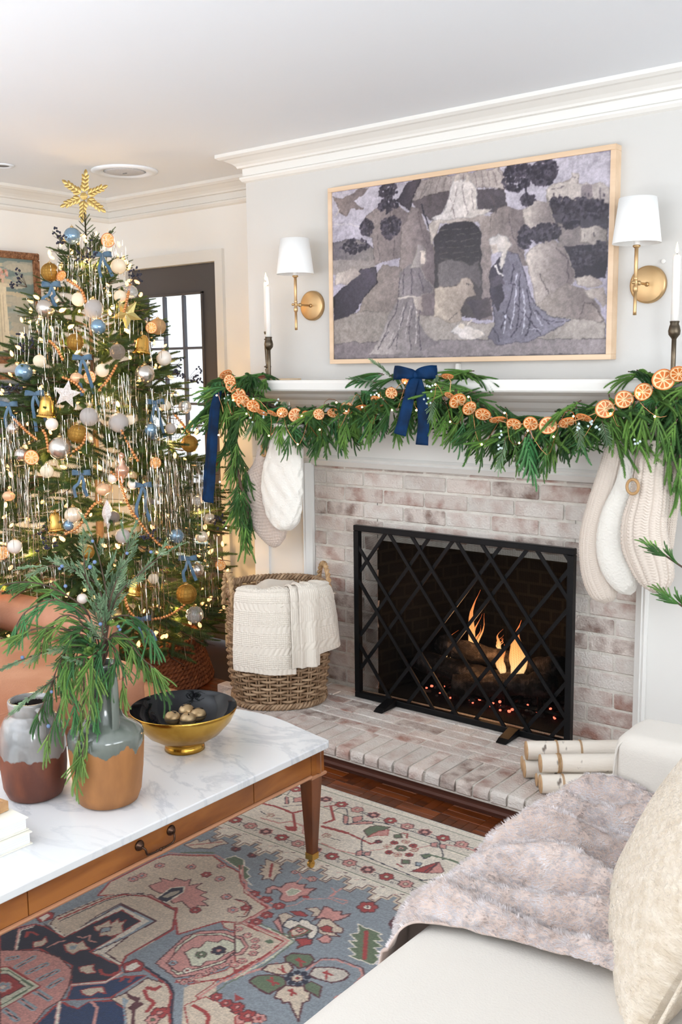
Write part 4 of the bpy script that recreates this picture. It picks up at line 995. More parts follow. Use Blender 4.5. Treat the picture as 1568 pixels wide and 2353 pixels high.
(2,'n',3,[-1771,-1062,-1763,-1043,-1741,-1073,-1757,-1085,-1771,-1062]),
(0,'k',[-1749,-1053,-1736,-1036,-1723,-1059,-1737,-1070]),
(2,'n',3,[-1749,-1053,-1736,-1036,-1723,-1059,-1737,-1070,-1749,-1053]),
(0,'g',[-1839,-939,-1837,-901,-1824,-883,-1783,-867,-1797,-929,-1804,-963]),
(2,'m',4,[-1839,-939,-1837,-901,-1824,-883,-1783,-867,-1797,-929,-1804,-963,-1839,-939]),
(0,'k',[-1801,-968,-1799,-916,-1777,-885,-1757,-920,-1787,-943]),
(2,'r',4,[-1801,-968,-1799,-916,-1777,-885,-1757,-920,-1787,-943,-1801,-968]),
(0,'g',[-1744,-903,-1730,-886,-1710,-906,-1731,-922]),
(2,'m',3,[-1744,-903,-1730,-886,-1710,-906,-1731,-922,-1744,-903]),
(0,'g',[-1631,-1022,-1610,-1009,-1597,-1028,-1617,-1043]),
(2,'m',3,[-1631,-1022,-1610,-1009,-1597,-1028,-1617,-1043,-1631,-1022]),
(2,'r',9,[-1729,-878,-1713,-873,-1699,-898]),
(2,'r',8,[-1628,-1052,-1603,-1058]),
(1,-1712,-947,14,'r','m','m'),
(1,-1687,-920,14,'b','k','r'),
(1,-1654,-927,14,'r','m','m'),
(1,-1715,-979,14,'b','k','r'),
(1,-1637,-947,14,'b','k','r'),
(1,-1689,-1007,14,'r','m','m'),
(1,-1659,-1004,14,'b','k','r'),
(1,-1631,-983,14,'r','m','m'),
(1,-1674,-964,20,'g','b','m'),
(1,-1674,-964,9,'k','g','n'),
(2,'k',6,[-1740,-1032,-1713,-999]),
(2,'k',6,[-1633,-931,-1606,-883]),
(0,'k',[-1620,-880,-1607,-863,-1589,-891,-1608,-899]),
(2,'n',3,[-1620,-880,-1607,-863,-1589,-891,-1608,-899,-1620,-880]),
(0,'k',[-1597,-869,-1575,-860,-1563,-885,-1580,-891]),
(2,'n',3,[-1597,-869,-1575,-860,-1563,-885,-1580,-891,-1597,-869]),
(2,'k',10,[-1575,-860,-1513,-840,-1446,-843]),
(0,'g',[-1603,-962,-1586,-942,-1573,-952,-1580,-977]),
(2,'n',3,[-1603,-962,-1586,-942,-1573,-952,-1580,-977,-1603,-962]),
(2,'g',12,[-1583,-946,-1518,-936,-1432,-935]),
(2,'g',10,[-1487,-939,-1432,-972]),
(0,'r',[-1569,-1064,-1555,-1015,-1537,-970,-1525,-1042]),
(2,'m',4,[-1569,-1064,-1555,-1015,-1537,-970,-1525,-1042,-1569,-1064]),
(0,'k',[-1525,-1042,-1533,-967,-1492,-1005,-1494,-1019]),
(2,'m',4,[-1525,-1042,-1533,-967,-1492,-1005,-1494,-1019,-1525,-1042]),
(0,'l',[-1589,-1009,-1570,-1002,-1565,-1023,-1577,-1026]),
(2,'n',3,[-1589,-1009,-1570,-1002,-1565,-1023,-1577,-1026,-1589,-1009]),
(2,'n',4,[-1536,-1039,-1534,-993]),
(2,'r',4,[-1476,-1065,-1463,-1032]),
(2,'n',4,[-1486,-893,-1452,-893]),
(2,'k',9,[-1485,-1060,-1437,-1000]),
(0,'g',[-2246,-939,-2246,-888,-2228,-891,-2232,-937]),
(2,'n',3,[-2246,-939,-2246,-888,-2228,-891,-2232,-937,-2246,-939])]

# pastoral print shown on the framed screen (0 shape, 1 line, 2 foliage), in thousandths of its width and height
PRINT = [(0,(158,152,168),(178,172,180),1.57,[0,1000,1000,1000,1000,0,0,0]),
(0,(112,106,112),(135,128,126),0,[0,695,51,714,120,697,173,642,173,548,0,571]),
(0,(150,142,140),(140,132,130),0,[0,598,178,575,177,494,0,515]),
(0,(90,84,92),(80,76,86),0,[800,785,887,802,995,792,995,601,816,607]),
(0,(140,131,130),(128,120,122),0,[838,673,917,637,994,624,995,511,846,544]),
(0,(70,64,74),(52,48,60),0,[846,555,996,545,995,375,891,387]),
(0,(190,180,174),(165,156,154),0,[803,849,822,874,872,874,883,895,879,913,902,911,899,863,943,842,967,854,995,820,996,747,965,753,944,780,909,775,859,774,807,784]),
(0,(134,126,128),(130,120,124),0,[908,849,943,839,944,780,909,778]),
(1,(110,102,108),5,[822,845,858,849]),
(1,(110,102,108),4,[883,889,899,886]),
(1,(120,112,116),4,[968,820,968,763]),
(1,(95,88,96),5,[829,826,829,812]),
(1,(95,88,96),5,[844,823,844,809]),
(1,(95,88,96),5,[923,807,923,793]),
(1,(95,88,96),5,[933,804,933,791]),
(1,(95,88,96),5,[978,795,978,782]),
(0,(190,180,174),(150,142,140),0,[910,638,952,636,990,624,991,579,988,534,914,568]),
(1,(110,104,108),4,[924,613,925,590]),
(1,(110,104,108),4,[952,608,953,585]),
(2,(52,48,60),(70,64,74),837,766,36,40,40),
(2,(52,48,60),(70,64,74),902,731,42,52,50),
(2,(52,48,60),(70,64,74),958,720,35,45,40),
(2,(52,48,60),(70,64,74),881,677,29,34,30),
(2,(52,48,60),(70,64,74),947,495,41,46,50),
(2,(52,48,60),(70,64,74),904,478,36,58,40),
(2,(52,48,60),(70,64,74),974,514,21,46,30),
(0,(152,142,140),(168,158,154),0,[362,998,646,996,674,906,670,876,582,907,466,919,326,884,322,917]),
(1,(120,112,112),3,[371,907,397,978]),
(1,(128,118,118),3,[335,902,362,985]),
(1,(128,118,118),3,[362,901,385,985]),
(1,(128,118,118),3,[388,901,408,985]),
(1,(128,118,118),3,[415,901,430,986]),
(1,(128,118,118),3,[440,901,452,986]),
(1,(128,118,118),3,[466,900,474,986]),
(1,(128,118,118),3,[491,900,496,986]),
(1,(128,118,118),3,[517,900,518,986]),
(1,(128,118,118),3,[541,900,539,986]),
(1,(128,118,118),3,[566,899,561,986]),
(1,(128,118,118),3,[590,899,582,986]),
(1,(128,118,118),3,[615,899,603,986]),
(1,(128,118,118),3,[638,899,624,986]),
(1,(128,118,118),3,[662,898,644,986]),
(0,(70,64,74),(88,80,86),0,[272,895,308,991,362,998,326,884,322,827]),
(0,(104,95,98),(84,78,84),0,[326,884,466,915,662,878,671,762,599,776,466,838,406,761,353,821]),
(0,(140,128,124),(120,110,112),0,[0,969,42,947,72,968,111,993,155,993,131,956,92,930,135,875,82,888,57,842,32,881]),
(1,(200,194,194),5,[1,818,71,799,140,767]),
(1,(190,180,174),5,[11,857,32,894]),
(0,(150,139,136),(122,112,114),0,[120,797,188,878,263,877,317,815,313,738,290,586,178,548,168,709,130,729]),
(0,(150,139,136),(110,100,104),0,[290,742,326,852,353,834,380,727,406,672,415,568,415,184,262,220]),
(0,(190,180,174),(150,139,136),0,[389,738,432,781,567,763,631,745,615,687,583,680,575,731,432,743,415,670,406,633]),
(0,(84,78,80),(58,54,62),1.57,[415,670,449,734,550,735,583,668,600,567,585,198,415,261]),
(1,(100,92,92),3,[432,705,575,694]),
(1,(100,92,92),3,[432,674,575,663]),
(1,(100,92,92),3,[432,642,575,633]),
(1,(100,92,92),3,[432,610,575,602]),
(1,(100,92,92),3,[432,579,575,571]),
(1,(100,92,92),3,[432,547,576,540]),
(0,(150,139,136),(122,112,114),0,[615,760,663,788,725,752,748,665,726,525,742,475,711,479,648,609,620,589]),
(0,(122,112,114),(150,139,136),1.57,[583,693,619,687,626,195,589,198]),
(0,(190,180,174),(122,112,114),0,[725,752,763,804,807,784,838,650,816,630,741,666]),
(0,(190,180,174),(122,112,114),0,[734,524,757,569,824,594,861,553,898,409,891,363,774,257,758,402]),
(0,(166,156,150),(120,110,112),0,[766,257,818,312,877,359,927,336,970,240,991,170,992,136,790,148]),
(0,(124,114,114),(150,140,136),0,[904,141,928,256,949,259,991,170,950,156]),
(1,(96,88,92),4,[831,558,876,481,873,365]),
(1,(100,92,94),4,[788,422,811,313]),
(1,(104,96,98),4,[678,749,695,626,726,525]),
(1,(100,92,94),4,[353,821,362,704,389,636]),
(1,(104,96,98),4,[235,856,262,747,253,591]),
(1,(104,96,98),4,[187,719,197,572]),
(0,(150,140,134),(126,116,116),0,[89,232,168,469,216,543,281,521,326,425,308,190,234,182]),
(0,(52,48,60),(82,76,88),0.5,[1,377,120,528,182,534,187,440,119,339,79,260,2,238]),
(0,(148,140,136),(156,148,144),0,[1,238,138,283,415,235,585,173,819,206,995,158,999,0,0,0]),
(0,(128,120,124),(142,134,136),0,[0,98,416,93,998,78,999,0,0,0]),
(0,(190,180,174),(150,139,136),0,[10,514,90,545,115,502,60,454,9,445]),
(0,(190,180,174),(150,139,136),0,[898,386,947,397,983,354,955,334,905,362]),
(0,(190,180,174),(150,139,136),0,[927,325,983,331,994,261,984,239,962,287,949,277]),
(2,(52,48,60),(70,64,74),235,961,37,52,40),
(2,(52,48,60),(70,64,74),235,882,41,39,30),
(2,(52,48,60),(70,64,74),244,750,41,59,60),
(2,(52,48,60),(70,64,74),145,766,28,46,30),
(2,(52,48,60),(70,64,74),708,934,54,72,90),
(2,(52,48,60),(70,64,74),792,938,40,70,90),
(2,(52,48,60),(70,64,74),740,809,23,30,30),
(2,(52,48,60),(70,64,74),797,633,52,47,80),
(2,(52,48,60),(70,64,74),733,620,23,60,40),
(2,(52,48,60),(70,64,74),91,667,58,40,30),
(1,(52,48,60),8,[235,922,225,832]),
(1,(52,48,60),7,[731,929,740,797]),
(1,(52,48,60),6,[362,858,389,725]),
(1,(90,82,84),6,[615,858,639,768]),
(0,(118,112,114),(96,90,94),0,[424,516,467,549,518,517,543,501,576,515,576,472,588,396,576,373,551,425,518,404,433,388]),
(0,(172,160,150),(150,138,132),0,[415,389,501,393,514,429,543,432,555,400,564,337,535,321,510,254,519,202,468,193,415,235]),
(1,(90,84,86),4,[535,402,547,388]),
(1,(100,92,92),4,[502,242,468,206]),
(0,(70,64,74),(90,82,86),0,[535,302,617,319,626,220,569,199]),
(0,(200,194,194),(190,180,174),0,[402,768,449,803,466,913,491,988,516,952,533,973,566,892,566,800,619,784,583,760,466,756]),
(1,(140,130,130),3,[466,888,492,758]),
(1,(140,130,130),3,[516,939,534,775]),
(1,(150,140,138),3,[500,918,475,799]),
(1,(140,130,130),3,[546,909,554,796]),
(0,(184,172,164),(170,160,156),0,[483,959,491,992,506,981,505,948]),
(0,(184,172,164),(170,160,156),0,[525,956,533,985,545,970,541,946]),
(0,(178,170,168),(112,105,110),0.3,[276,351,281,482,317,530,353,538,380,445,411,403,406,365,362,356,344,253,376,134,442,79,362,30,234,21,147,24,196,103,224,196,243,274]),
(0,(176,168,164),(120,112,116),0,[326,529,353,641,375,625,380,548,362,511,322,510]),
(0,(196,184,176),(180,168,162),0,[358,602,378,599,375,535,360,531]),
(1,(88,82,90),4,[281,456,262,273,205,89]),
(1,(88,82,90),4,[308,322,280,179,234,48]),
(1,(88,82,90),4,[335,319,317,150,326,45]),
(1,(88,82,90),4,[362,317,353,135,362,43]),
(1,(88,82,90),4,[299,506,290,363]),
(1,(88,82,90),4,[326,503,326,359]),
(1,(88,82,90),4,[234,155,186,49]),
(1,(88,82,90),4,[271,153,262,47]),
(1,(88,82,90),4,[353,474,371,368]),
(1,(184,176,176),4,[294,297,271,140]),
(1,(184,176,176),4,[322,294,301,112]),
(1,(184,176,176),4,[349,266,340,83]),
(1,(184,176,176),4,[252,154,224,48]),
(1,(190,180,174),7,[271,345,353,344]),
(0,(190,180,174),(150,139,136),0,[326,346,362,343,371,264,344,280]),
(0,(110,106,118),(140,136,148),0,[612,443,640,513,664,558,711,539,735,428,758,306,774,257,819,206,885,177,849,144,760,77,650,64,614,97,634,157,625,294,629,380]),
(0,(78,72,84),(60,56,68),0,[612,455,648,524,664,485,657,389,665,315,642,243,617,319]),
(0,(200,194,194),(190,180,174),0,[612,627,640,653,671,636,687,579,672,557,660,462,648,487,656,559,624,552]),
(0,(196,184,176),(182,170,164),0,[616,602,640,604,646,561,628,549]),
(1,(200,194,194),9,[636,489,661,425]),
(0,(84,78,88),(90,84,94),0,[613,431,656,438,665,388,621,368]),
(1,(66,62,76),4,[696,481,689,313,658,144]),
(1,(66,62,76),4,[719,430,720,285,705,117]),
(1,(66,62,76),4,[743,356,759,234,744,102]),
(1,(66,62,76),4,[704,287,775,137]),
(1,(66,62,76),4,[774,233,819,158]),
(1,(66,62,76),4,[680,386,719,370]),
(1,(66,62,76),4,[665,241,697,154]),
(1,(66,62,76),4,[728,236,790,100]),
(1,(66,62,76),4,[690,93,728,188]),
(1,(66,62,76),4,[797,183,864,167]),
(1,(66,62,76),4,[634,145,650,82]),
(1,(184,182,194),4,[708,432,704,299,690,142]),
(1,(184,182,194),4,[731,357,739,248,729,115]),
(1,(184,182,194),4,[766,233,797,148]),
(1,(184,182,194),4,[673,228,666,119]),
(1,(184,182,194),4,[744,151,790,124]),
(0,(200,194,194),(190,180,174),0,[476,141,502,184,535,163,585,135,602,110,577,92,519,101]),
(0,(200,188,178),(190,180,170),0,[502,165,514,187,529,174,523,149]),
(1,(190,180,174),6,[535,163,548,200])]

# ---- measured placements (metres) of what hangs on the tree and the mantel garland
ORN = [('glass_blue', -3.795, -0.483, 2.076, 0.0375, 'clipped near the very top left of the tree'),
('orange', -3.707, -0.355, 2.061, 0.0313, 'highest on the tree, right of the tip'),
('cream', -3.646, -0.351, 1.942, 0.035, 'just under the topmost blue bow'),
('gold_cage', -3.831, -0.584, 1.914, 0.0392, 'at the upper left edge of the tree'),
('orange', -3.764, -0.574, 1.894, 0.0245, 'tilted, right of the upper gold ball'),
('cream', -3.667, -0.563, 1.788, 0.0301, 'in front of the trunk line below the tip'),
('silver', -3.788, -0.647, 1.753, 0.0405, 'shiny, hanging at the left edge below the small bow'),
('crackle', -3.612, -0.524, 1.746, 0.0419, 'icy white, high in the middle of the tree'),
('cream', -3.586, -0.398, 1.804, 0.0283, 'at upper right, above the gold star'),
('clear', -3.592, -0.33, 1.827, 0.0307, 'at the upper right edge against the dark door'),
('glass_blue', -3.579, -0.531, 1.668, 0.0337, 'in the upper middle under the icy white ball'),
('gold_cage', -3.623, -0.623, 1.602, 0.0355, 'brown gold, upper middle left of the blue ball'),
('orange', -3.539, -0.265, 1.669, 0.0265, 'at the right edge in front of the window panes'),
('tan', -3.566, -0.202, 1.677, 0.0372, 'tan, behind the dried orange slice against the window'),
('filigree', -3.512, -0.486, 1.56, 0.0335, 'openwork silver, in the upper middle'),
('white', -3.493, -0.237, 1.532, 0.0345, 'matte white, right edge in front of the window'),
('cream', -3.519, -0.567, 1.48, 0.0292, 'flat cream, in the middle below the blue bow'),
('orange', -3.543, -0.618, 1.451, 0.0272, 'beside the long tail of the central blue bow'),
('cream', -3.741, -0.726, 1.523, 0.0278, 'at the left, above the light blue ball'),
('glass_blue', -3.813, -0.76, 1.477, 0.038, 'pale blue, far left beneath the gilt frame'),
('silver', -3.452, -0.388, 1.461, 0.0434, 'large satin silver, right side under the gold bell'),
('peach', -3.579, -0.658, 1.45, 0.0272, 'shell shaped, left of the central orange slice'),
('cream', -3.4, -0.32, 1.322, 0.0237, 'small cream, at right beside a hanging blue ribbon'),
('clear', -3.425, -0.182, 1.31, 0.0304, 'clear crackled, right edge in front of the window'),
('white', -3.614, -0.771, 1.256, 0.027, 'white, below the left gold bell'),
('gold_cage', -3.519, -0.711, 1.215, 0.0402, 'brown gold, left of centre at mid height'),
('crackle', -3.501, -0.662, 1.285, 0.0403, 'sparkling white, upper left of the brown gold ball'),
('crackle', -3.428, -0.564, 1.257, 0.0422, 'glittered white, in the centre at mid height'),
('glass_blue', -3.373, -0.433, 1.22, 0.0291, 'pale blue, between the blue ribbon tails at right'),
('silver', -3.561, -0.772, 1.156, 0.0498, 'largest satin silver, left of centre'),
('silver', -3.716, -0.858, 1.128, 0.0292, 'small, behind the orange slice at far left'),
('orange', -3.667, -0.844, 1.118, 0.031, 'bright, at the left in front of a silver ball'),
('gold_cage', -3.361, -0.22, 1.146, 0.038, 'amber brown, right edge next to the door stile'),
('clear', -3.502, 0.049, 1.091, 0.0191, 'tiny spiral, rightmost, against the grey door'),
('cream', -3.591, -0.824, 1.061, 0.0287, 'drop shaped cream, left of the small blue bow'),
('orange', -3.333, -0.449, 1.079, 0.025, 'right of centre beneath the amber ball'),
('white', -3.344, -0.571, 0.997, 0.0228, 'small ribbed white, left of the blue bow with a curled tail'),
('peach', -3.403, -0.682, 0.982, 0.0302, 'golden shell, near the centre'),
('ribbed', -3.473, -0.789, 0.881, 0.0359, 'ribbed clear, right of the lower left bell'),
('glass_blue', -3.483, -0.809, 0.837, 0.0227, 'small, tucked under the ribbed clear ball'),
('crackle', -3.334, -0.645, 0.784, 0.0321, 'pearly, just above the cut greenery'),
('glass_blue', -3.255, -0.413, 0.759, 0.0328, 'soft blue, lower right'),
('ribbed', -3.255, -0.263, 0.736, 0.0276, 'lower right near the edge'),
('white', -3.681, -0.94, 0.747, 0.031, 'pinkish white, lower left edge'),
('orange', -3.747, -0.959, 0.715, 0.0294, 'cut off by the left border of the picture'),
('silver', -3.239, -0.313, 0.593, 0.0314, 'mirror like, lower right above the amber globe'),
('orange', -3.276, -0.131, 0.581, 0.0244, 'lowest right, beside the log basket handle'),
('gold_cage', -3.233, -0.387, 0.498, 0.0449, 'amber globe, lower right of the tree'),
('clear', -3.242, -0.333, 0.393, 0.0396, 'large clear, lowest on the right'),
('gold_cage', -3.412, -0.768, 0.725, 0.0264, 'half hidden behind the cut juniper'),
('ribbed', -3.284, -0.186, 0.805, 0.028, 'amber ribbed, right edge below the tinsel'),
('clear', -3.288, -0.249, 0.896, 0.0257, 'glass cup, right side inside the tinsel'),
('white', -3.422, -0.802, 0.53, 0.0228, 'cream, low behind the greenery above the leather sofa'),
('crackle', -3.367, -0.326, 1.22, 0.0236, 'frosted, between the ribbon and the amber ball'),
('cream', -3.409, -0.515, 1.267, 0.0212, 'tiny cream, right of the glittered ball'),
('white', -3.39, -0.642, 1.025, 0.0208, 'tiny white, left of the pink finial'),
('silver', -3.791, -0.843, 1.236, 0.0257, 'at far left inside thick tinsel'),
('peach', -3.743, -0.915, 0.955, 0.0254, 'blush, far left at mid height'),
('cream', -3.269, -0.543, 0.59, 0.0229, 'small cream, beside the low gold bell'),
('filigree', -3.364, -0.663, 0.865, 0.0245, 'lacy silver, under the centre of the tree')]
BELLS = [(-3.499, -0.356, 1.595, 0.0402, 'at the upper right by the window'),
(-3.655, -0.763, 1.334, 0.043, 'at the left, half wrapped in tinsel'),
(-3.527, -0.839, 0.855, 0.0382, 'at the lower left'),
(-3.298, -0.623, 0.571, 0.0343, 'low, right of the cut greenery')]
BOWS = [(-3.662, -0.426, 1.987, 'topmost, just below the tip'),
(-3.774, -0.622, 1.852, 'at the upper left edge'),
(-3.568, -0.632, 1.533, 'in the upper middle with long tails'),
(-3.702, -0.786, 1.384, 'at the left edge with a long hanging tail'),
(-3.386, -0.392, 1.338, 'at the right with two long pale tails'),
(-3.458, -0.748, 1.053, 'left of centre, with curled tails'),
(-3.312, -0.546, 0.991, 'right of centre, with one long curled tail'),
(-3.274, -0.613, 0.425, 'lowest, above the jute tree collar'),
(-3.826, -0.834, 1.338, 'at the far left border of the picture'),
(-3.224, -0.38, 0.657, 'small, lower right in the tinsel')]
BERRIES = [(-3.788, -0.527, 2.038),
(-3.68, -0.489, 1.957),
(-3.945, -0.628, 1.853),
(-3.773, -0.735, 1.579),
(-3.778, -0.81, 1.384),
(-3.443, -0.238, 1.459),
(-3.491, -0.102, 1.428),
(-3.378, -0.164, 1.211),
(-3.51, -0.874, 0.765),
(-3.254, -0.218, 0.796),
(-3.277, -0.581, 0.765),
(-3.59, -0.332, 1.867)]
STARS = [(-3.593, -0.703, 1.381),
(-3.554, -0.39, 1.727),
(-3.38, -0.597, 1.064),
(-3.38, -0.683, 0.881)]
BEADS = [[(-3.595, -0.328, 1.868),
(-3.562, -0.38, 1.787),
(-3.543, -0.418, 1.728)], [(-3.73, -0.579, 1.88),
(-3.66, -0.554, 1.831),
(-3.624, -0.551, 1.764)], [(-3.484, -0.511, 1.509),
(-3.484, -0.562, 1.445),
(-3.493, -0.616, 1.39)], [(-3.524, -0.661, 1.382),
(-3.566, -0.678, 1.428),
(-3.62, -0.708, 1.456)], [(-3.394, -0.566, 1.205),
(-3.371, -0.553, 1.149),
(-3.345, -0.535, 1.092)], [(-3.482, -0.691, 1.228),
(-3.484, -0.715, 1.174),
(-3.509, -0.754, 1.139)], [(-3.395, -0.655, 1.063),
(-3.361, -0.627, 1.016),
(-3.343, -0.621, 0.961),
(-3.322, -0.607, 0.896),
(-3.293, -0.576, 0.829),
(-3.269, -0.539, 0.769),
(-3.252, -0.502, 0.728),
(-3.24, -0.444, 0.715)], [(-3.482, -0.838, 0.8),
(-3.439, -0.791, 0.834),
(-3.421, -0.758, 0.887),
(-3.407, -0.732, 0.922),
(-3.388, -0.701, 0.938)], [(-3.306, -0.674, 0.542),
(-3.297, -0.662, 0.475),
(-3.287, -0.633, 0.432),
(-3.279, -0.609, 0.419),
(-3.248, -0.526, 0.416),
(-3.233, -0.464, 0.429),
(-3.222, -0.409, 0.455)], [(-3.639, -0.807, 1.239),
(-3.615, -0.804, 1.212),
(-3.587, -0.813, 1.14)], [(-3.717, -0.695, 1.615),
(-3.668, -0.688, 1.577),
(-3.629, -0.686, 1.521)], [(-3.787, -0.843, 1.283),
(-3.703, -0.838, 1.229),
(-3.646, -0.826, 1.194)], [(-3.375, -0.295, 1.286),
(-3.365, -0.254, 1.236),
(-3.361, -0.22, 1.195)], [(-3.436, -0.598, 1.279),
(-3.417, -0.58, 1.251),
(-3.394, -0.566, 1.205)]]
TINSEL = [(-3.699, -0.466, 2.036, 0.267, 26),
(-3.722, -0.534, 1.976, 0.183, 16),
(-3.704, -0.678, 1.68, 0.218, 30),
(-3.786, -0.58, 1.958, 0.143, 14),
(-3.667, -0.346, 2.043, 0.187, 14),
(-3.549, -0.395, 1.786, 0.181, 12),
(-3.796, -0.674, 1.767, 0.303, 18),
(-3.609, -0.487, 1.859, 0.221, 22),
(-3.844, -0.726, 1.655, 0.243, 12),
(-3.59, -0.606, 1.65, 0.295, 18),
(-3.493, -0.639, 1.391, 0.25, 22),
(-3.533, -0.738, 1.284, 0.21, 22),
(-3.649, -0.755, 1.43, 0.175, 18),
(-3.745, -0.849, 1.284, 0.274, 40),
(-3.795, -0.886, 1.192, 0.315, 40),
(-3.646, -0.889, 1.051, 0.249, 34),
(-3.699, -0.948, 0.888, 0.271, 34),
(-3.572, -0.883, 0.945, 0.228, 26),
(-3.457, -0.587, 1.39, 0.231, 22),
(-3.434, -0.485, 1.443, 0.291, 24),
(-3.396, -0.41, 1.385, 0.273, 26),
(-3.393, -0.313, 1.383, 0.297, 26),
(-3.394, -0.652, 1.118, 0.246, 24),
(-3.309, -0.54, 1.02, 0.284, 34),
(-3.296, -0.453, 1.051, 0.306, 44),
(-3.296, -0.376, 1.082, 0.29, 44),
(-3.292, -0.277, 1.055, 0.295, 60),
(-3.292, -0.199, 1.009, 0.239, 40),
(-3.238, -0.415, 0.822, 0.269, 26),
(-3.223, -0.278, 0.727, 0.235, 20),
(-3.213, -0.266, 0.588, 0.256, 12),
(-3.264, -0.597, 0.675, 0.283, 26),
(-3.278, -0.633, 0.66, 0.32, 22),
(-3.236, -0.525, 0.648, 0.285, 16),
(-3.341, -0.686, 0.866, 0.169, 12),
(-3.487, -0.811, 0.998, 0.188, 18),
(-3.449, -0.723, 1.121, 0.17, 16),
(-3.482, -0.877, 0.695, 0.17, 16),
(-3.598, -0.945, 0.693, 0.134, 18),
(-3.374, -0.572, 1.187, 0.228, 16),
(-3.346, -0.475, 1.201, 0.211, 18),
(-3.262, -0.44, 0.919, 0.23, 22),
(-3.209, -0.383, 0.432, 0.215, 8),
(-3.26, -0.612, 0.451, 0.19, 12),
(-3.594, -0.539, 1.763, 0.159, 12),
(-3.507, -0.337, 1.691, 0.241, 12),
(-3.677, -0.975, 0.689, 0.155, 18),
(-3.586, -0.842, 1.105, 0.172, 14)]
ORANGES = [(-3.013, -0.325, 1.456, 0.0278, 70),
(-2.991, -0.325, 1.432, 0.0259, 20),
(-2.982, -0.325, 1.407, 0.0277, 30),
(-2.941, -0.325, 1.369, 0.0311, 25),
(-2.919, -0.325, 1.346, 0.0292, 30),
(-2.86, -0.325, 1.327, 0.0289, 35),
(-2.812, -0.325, 1.301, 0.0251, 70),
(-2.754, -0.325, 1.299, 0.0231, 72),
(-2.7, -0.325, 1.303, 0.0229, 30),
(-2.631, -0.325, 1.294, 0.0279, 10),
(-2.567, -0.325, 1.295, 0.0241, 55),
(-2.509, -0.325, 1.3, 0.0222, 15),
(-2.435, -0.325, 1.306, 0.0253, 55),
(-2.37, -0.325, 1.325, 0.025, 5),
(-2.301, -0.325, 1.328, 0.0248, 75),
(-2.226, -0.325, 1.353, 0.0277, 60),
(-2.16, -0.325, 1.384, 0.0226, 25),
(-2.092, -0.325, 1.428, 0.0191, 50),
(-1.917, -0.325, 1.443, 0.0217, 75),
(-1.908, -0.325, 1.376, 0.0202, 70),
(-1.875, -0.325, 1.358, 0.0309, 50),
(-1.827, -0.325, 1.333, 0.0261, 45),
(-1.773, -0.325, 1.313, 0.0274, 50),
(-1.713, -0.325, 1.295, 0.0287, 75),
(-1.653, -0.325, 1.282, 0.0255, 50),
(-1.589, -0.325, 1.286, 0.0252, 35),
(-1.526, -0.325, 1.281, 0.0294, 5),
(-1.459, -0.325, 1.292, 0.0263, 60),
(-1.4, -0.325, 1.309, 0.026, 75),
(-1.328, -0.325, 1.338, 0.0301, 8),
(-1.266, -0.325, 1.369, 0.0284, 15),
(-1.205, -0.325, 1.393, 0.0282, 25),
(-1.143, -0.325, 1.43, 0.0336, 20),
(-1.096, -0.325, 1.447, 0.0279, 45)]

# ================================================================ things on and around the chimney breast
brass = mat('brushed_brass', s2l((200, 168, 124)), .42, 1, bump=.02, bscale=80)
old_brass = mat('aged_pewter_brass', s2l((112, 100, 84)), .38, 1, col2=s2l((78, 70, 60)), nscale=20)
linen = mat('linen_shade', s2l((243, 243, 241)), .9, bump=.08, bscale=300, sss=.0)
wax = mat('ivory_wax', s2l((240, 236, 230)), .45, sss=.3)
flame_m = mat('candle_flame', (1, .75, .35), .5, emit=(1, .74, .34), estr=3.2)
oak = mat('light_oak', s2l((226, 198, 168)), .5, col2=s2l((214, 184, 152)), nscale=6, stretch=(.3, 3, 3))

# framed television showing a print
TV = empty('framed_television', (-2.057, 0, 1.85), 0, 'wide wall-mounted screen in a pale oak frame showing a greyed pastoral scene', 'television')
X0, X1, Z0, Z1 = -2.678, -1.436, 1.495, 2.207
def tvp(b, name, m, **k):
    o = b.build(name, m, TV, **k); o.location = -TV.location; return o
fw_ = .0185
for a, c in (((X0, -.044, Z1-fw_), (X1, 0, Z1)), ((X0, -.044, Z0), (X1, 0, Z0+fw_)), ((X0, -.044, Z0+fw_), (X0+fw_, 0, Z1-fw_)), ((X1-fw_, -.044, Z0+fw_), (X1, 0, Z1-fw_))):
    tvp(MB().box(a, c, .0012), 'frame_rail', oak)
tvp(MB().box((X0+fw_, -.034, Z0+fw_), (X1-fw_, -.004, Z1-fw_)), 'backing', mat('tv_black', (.02, .02, .02), .4))
cv = Canvas(0, 0, 1000, 1000, 480, 280, (158, 152, 168)); rp = random.Random(3)
for q in PRINT:
    if q[0] == 0:
        _, c1, c2, ang, v = q; cv.poly([(v[i], v[i+1]) for i in range(0, len(v), 2)], c1, c2, ang)
        if len(v) > 8: cv.line([(v[i], v[i+1]) for i in range(0, len(v), 2)], 3.0, tuple(int(c*.78) for c in c1), closed=True)
    elif q[0] == 1:
        _, c, w_, v = q; cv.line([(v[i], v[i+1]) for i in range(0, len(v), 2)], max(w_*.8, 2.6), c)
    else:
        _, c1, c2, x, y, rx, ry, n = q
        for k in range(n*3):
            a = rp.uniform(0, 2*PI); r = math.sqrt(rp.random())
            cv.ell(x+rx*r*math.cos(a), y+ry*r*math.sin(a), rp.uniform(3, 8), rp.uniform(5, 13), (c1, c2, tuple(min(255, c+18) for c in c2))[rp.randrange(3)], 7, rp.random())
rs_ = np.random.RandomState(2); H_, W_ = 281, 481
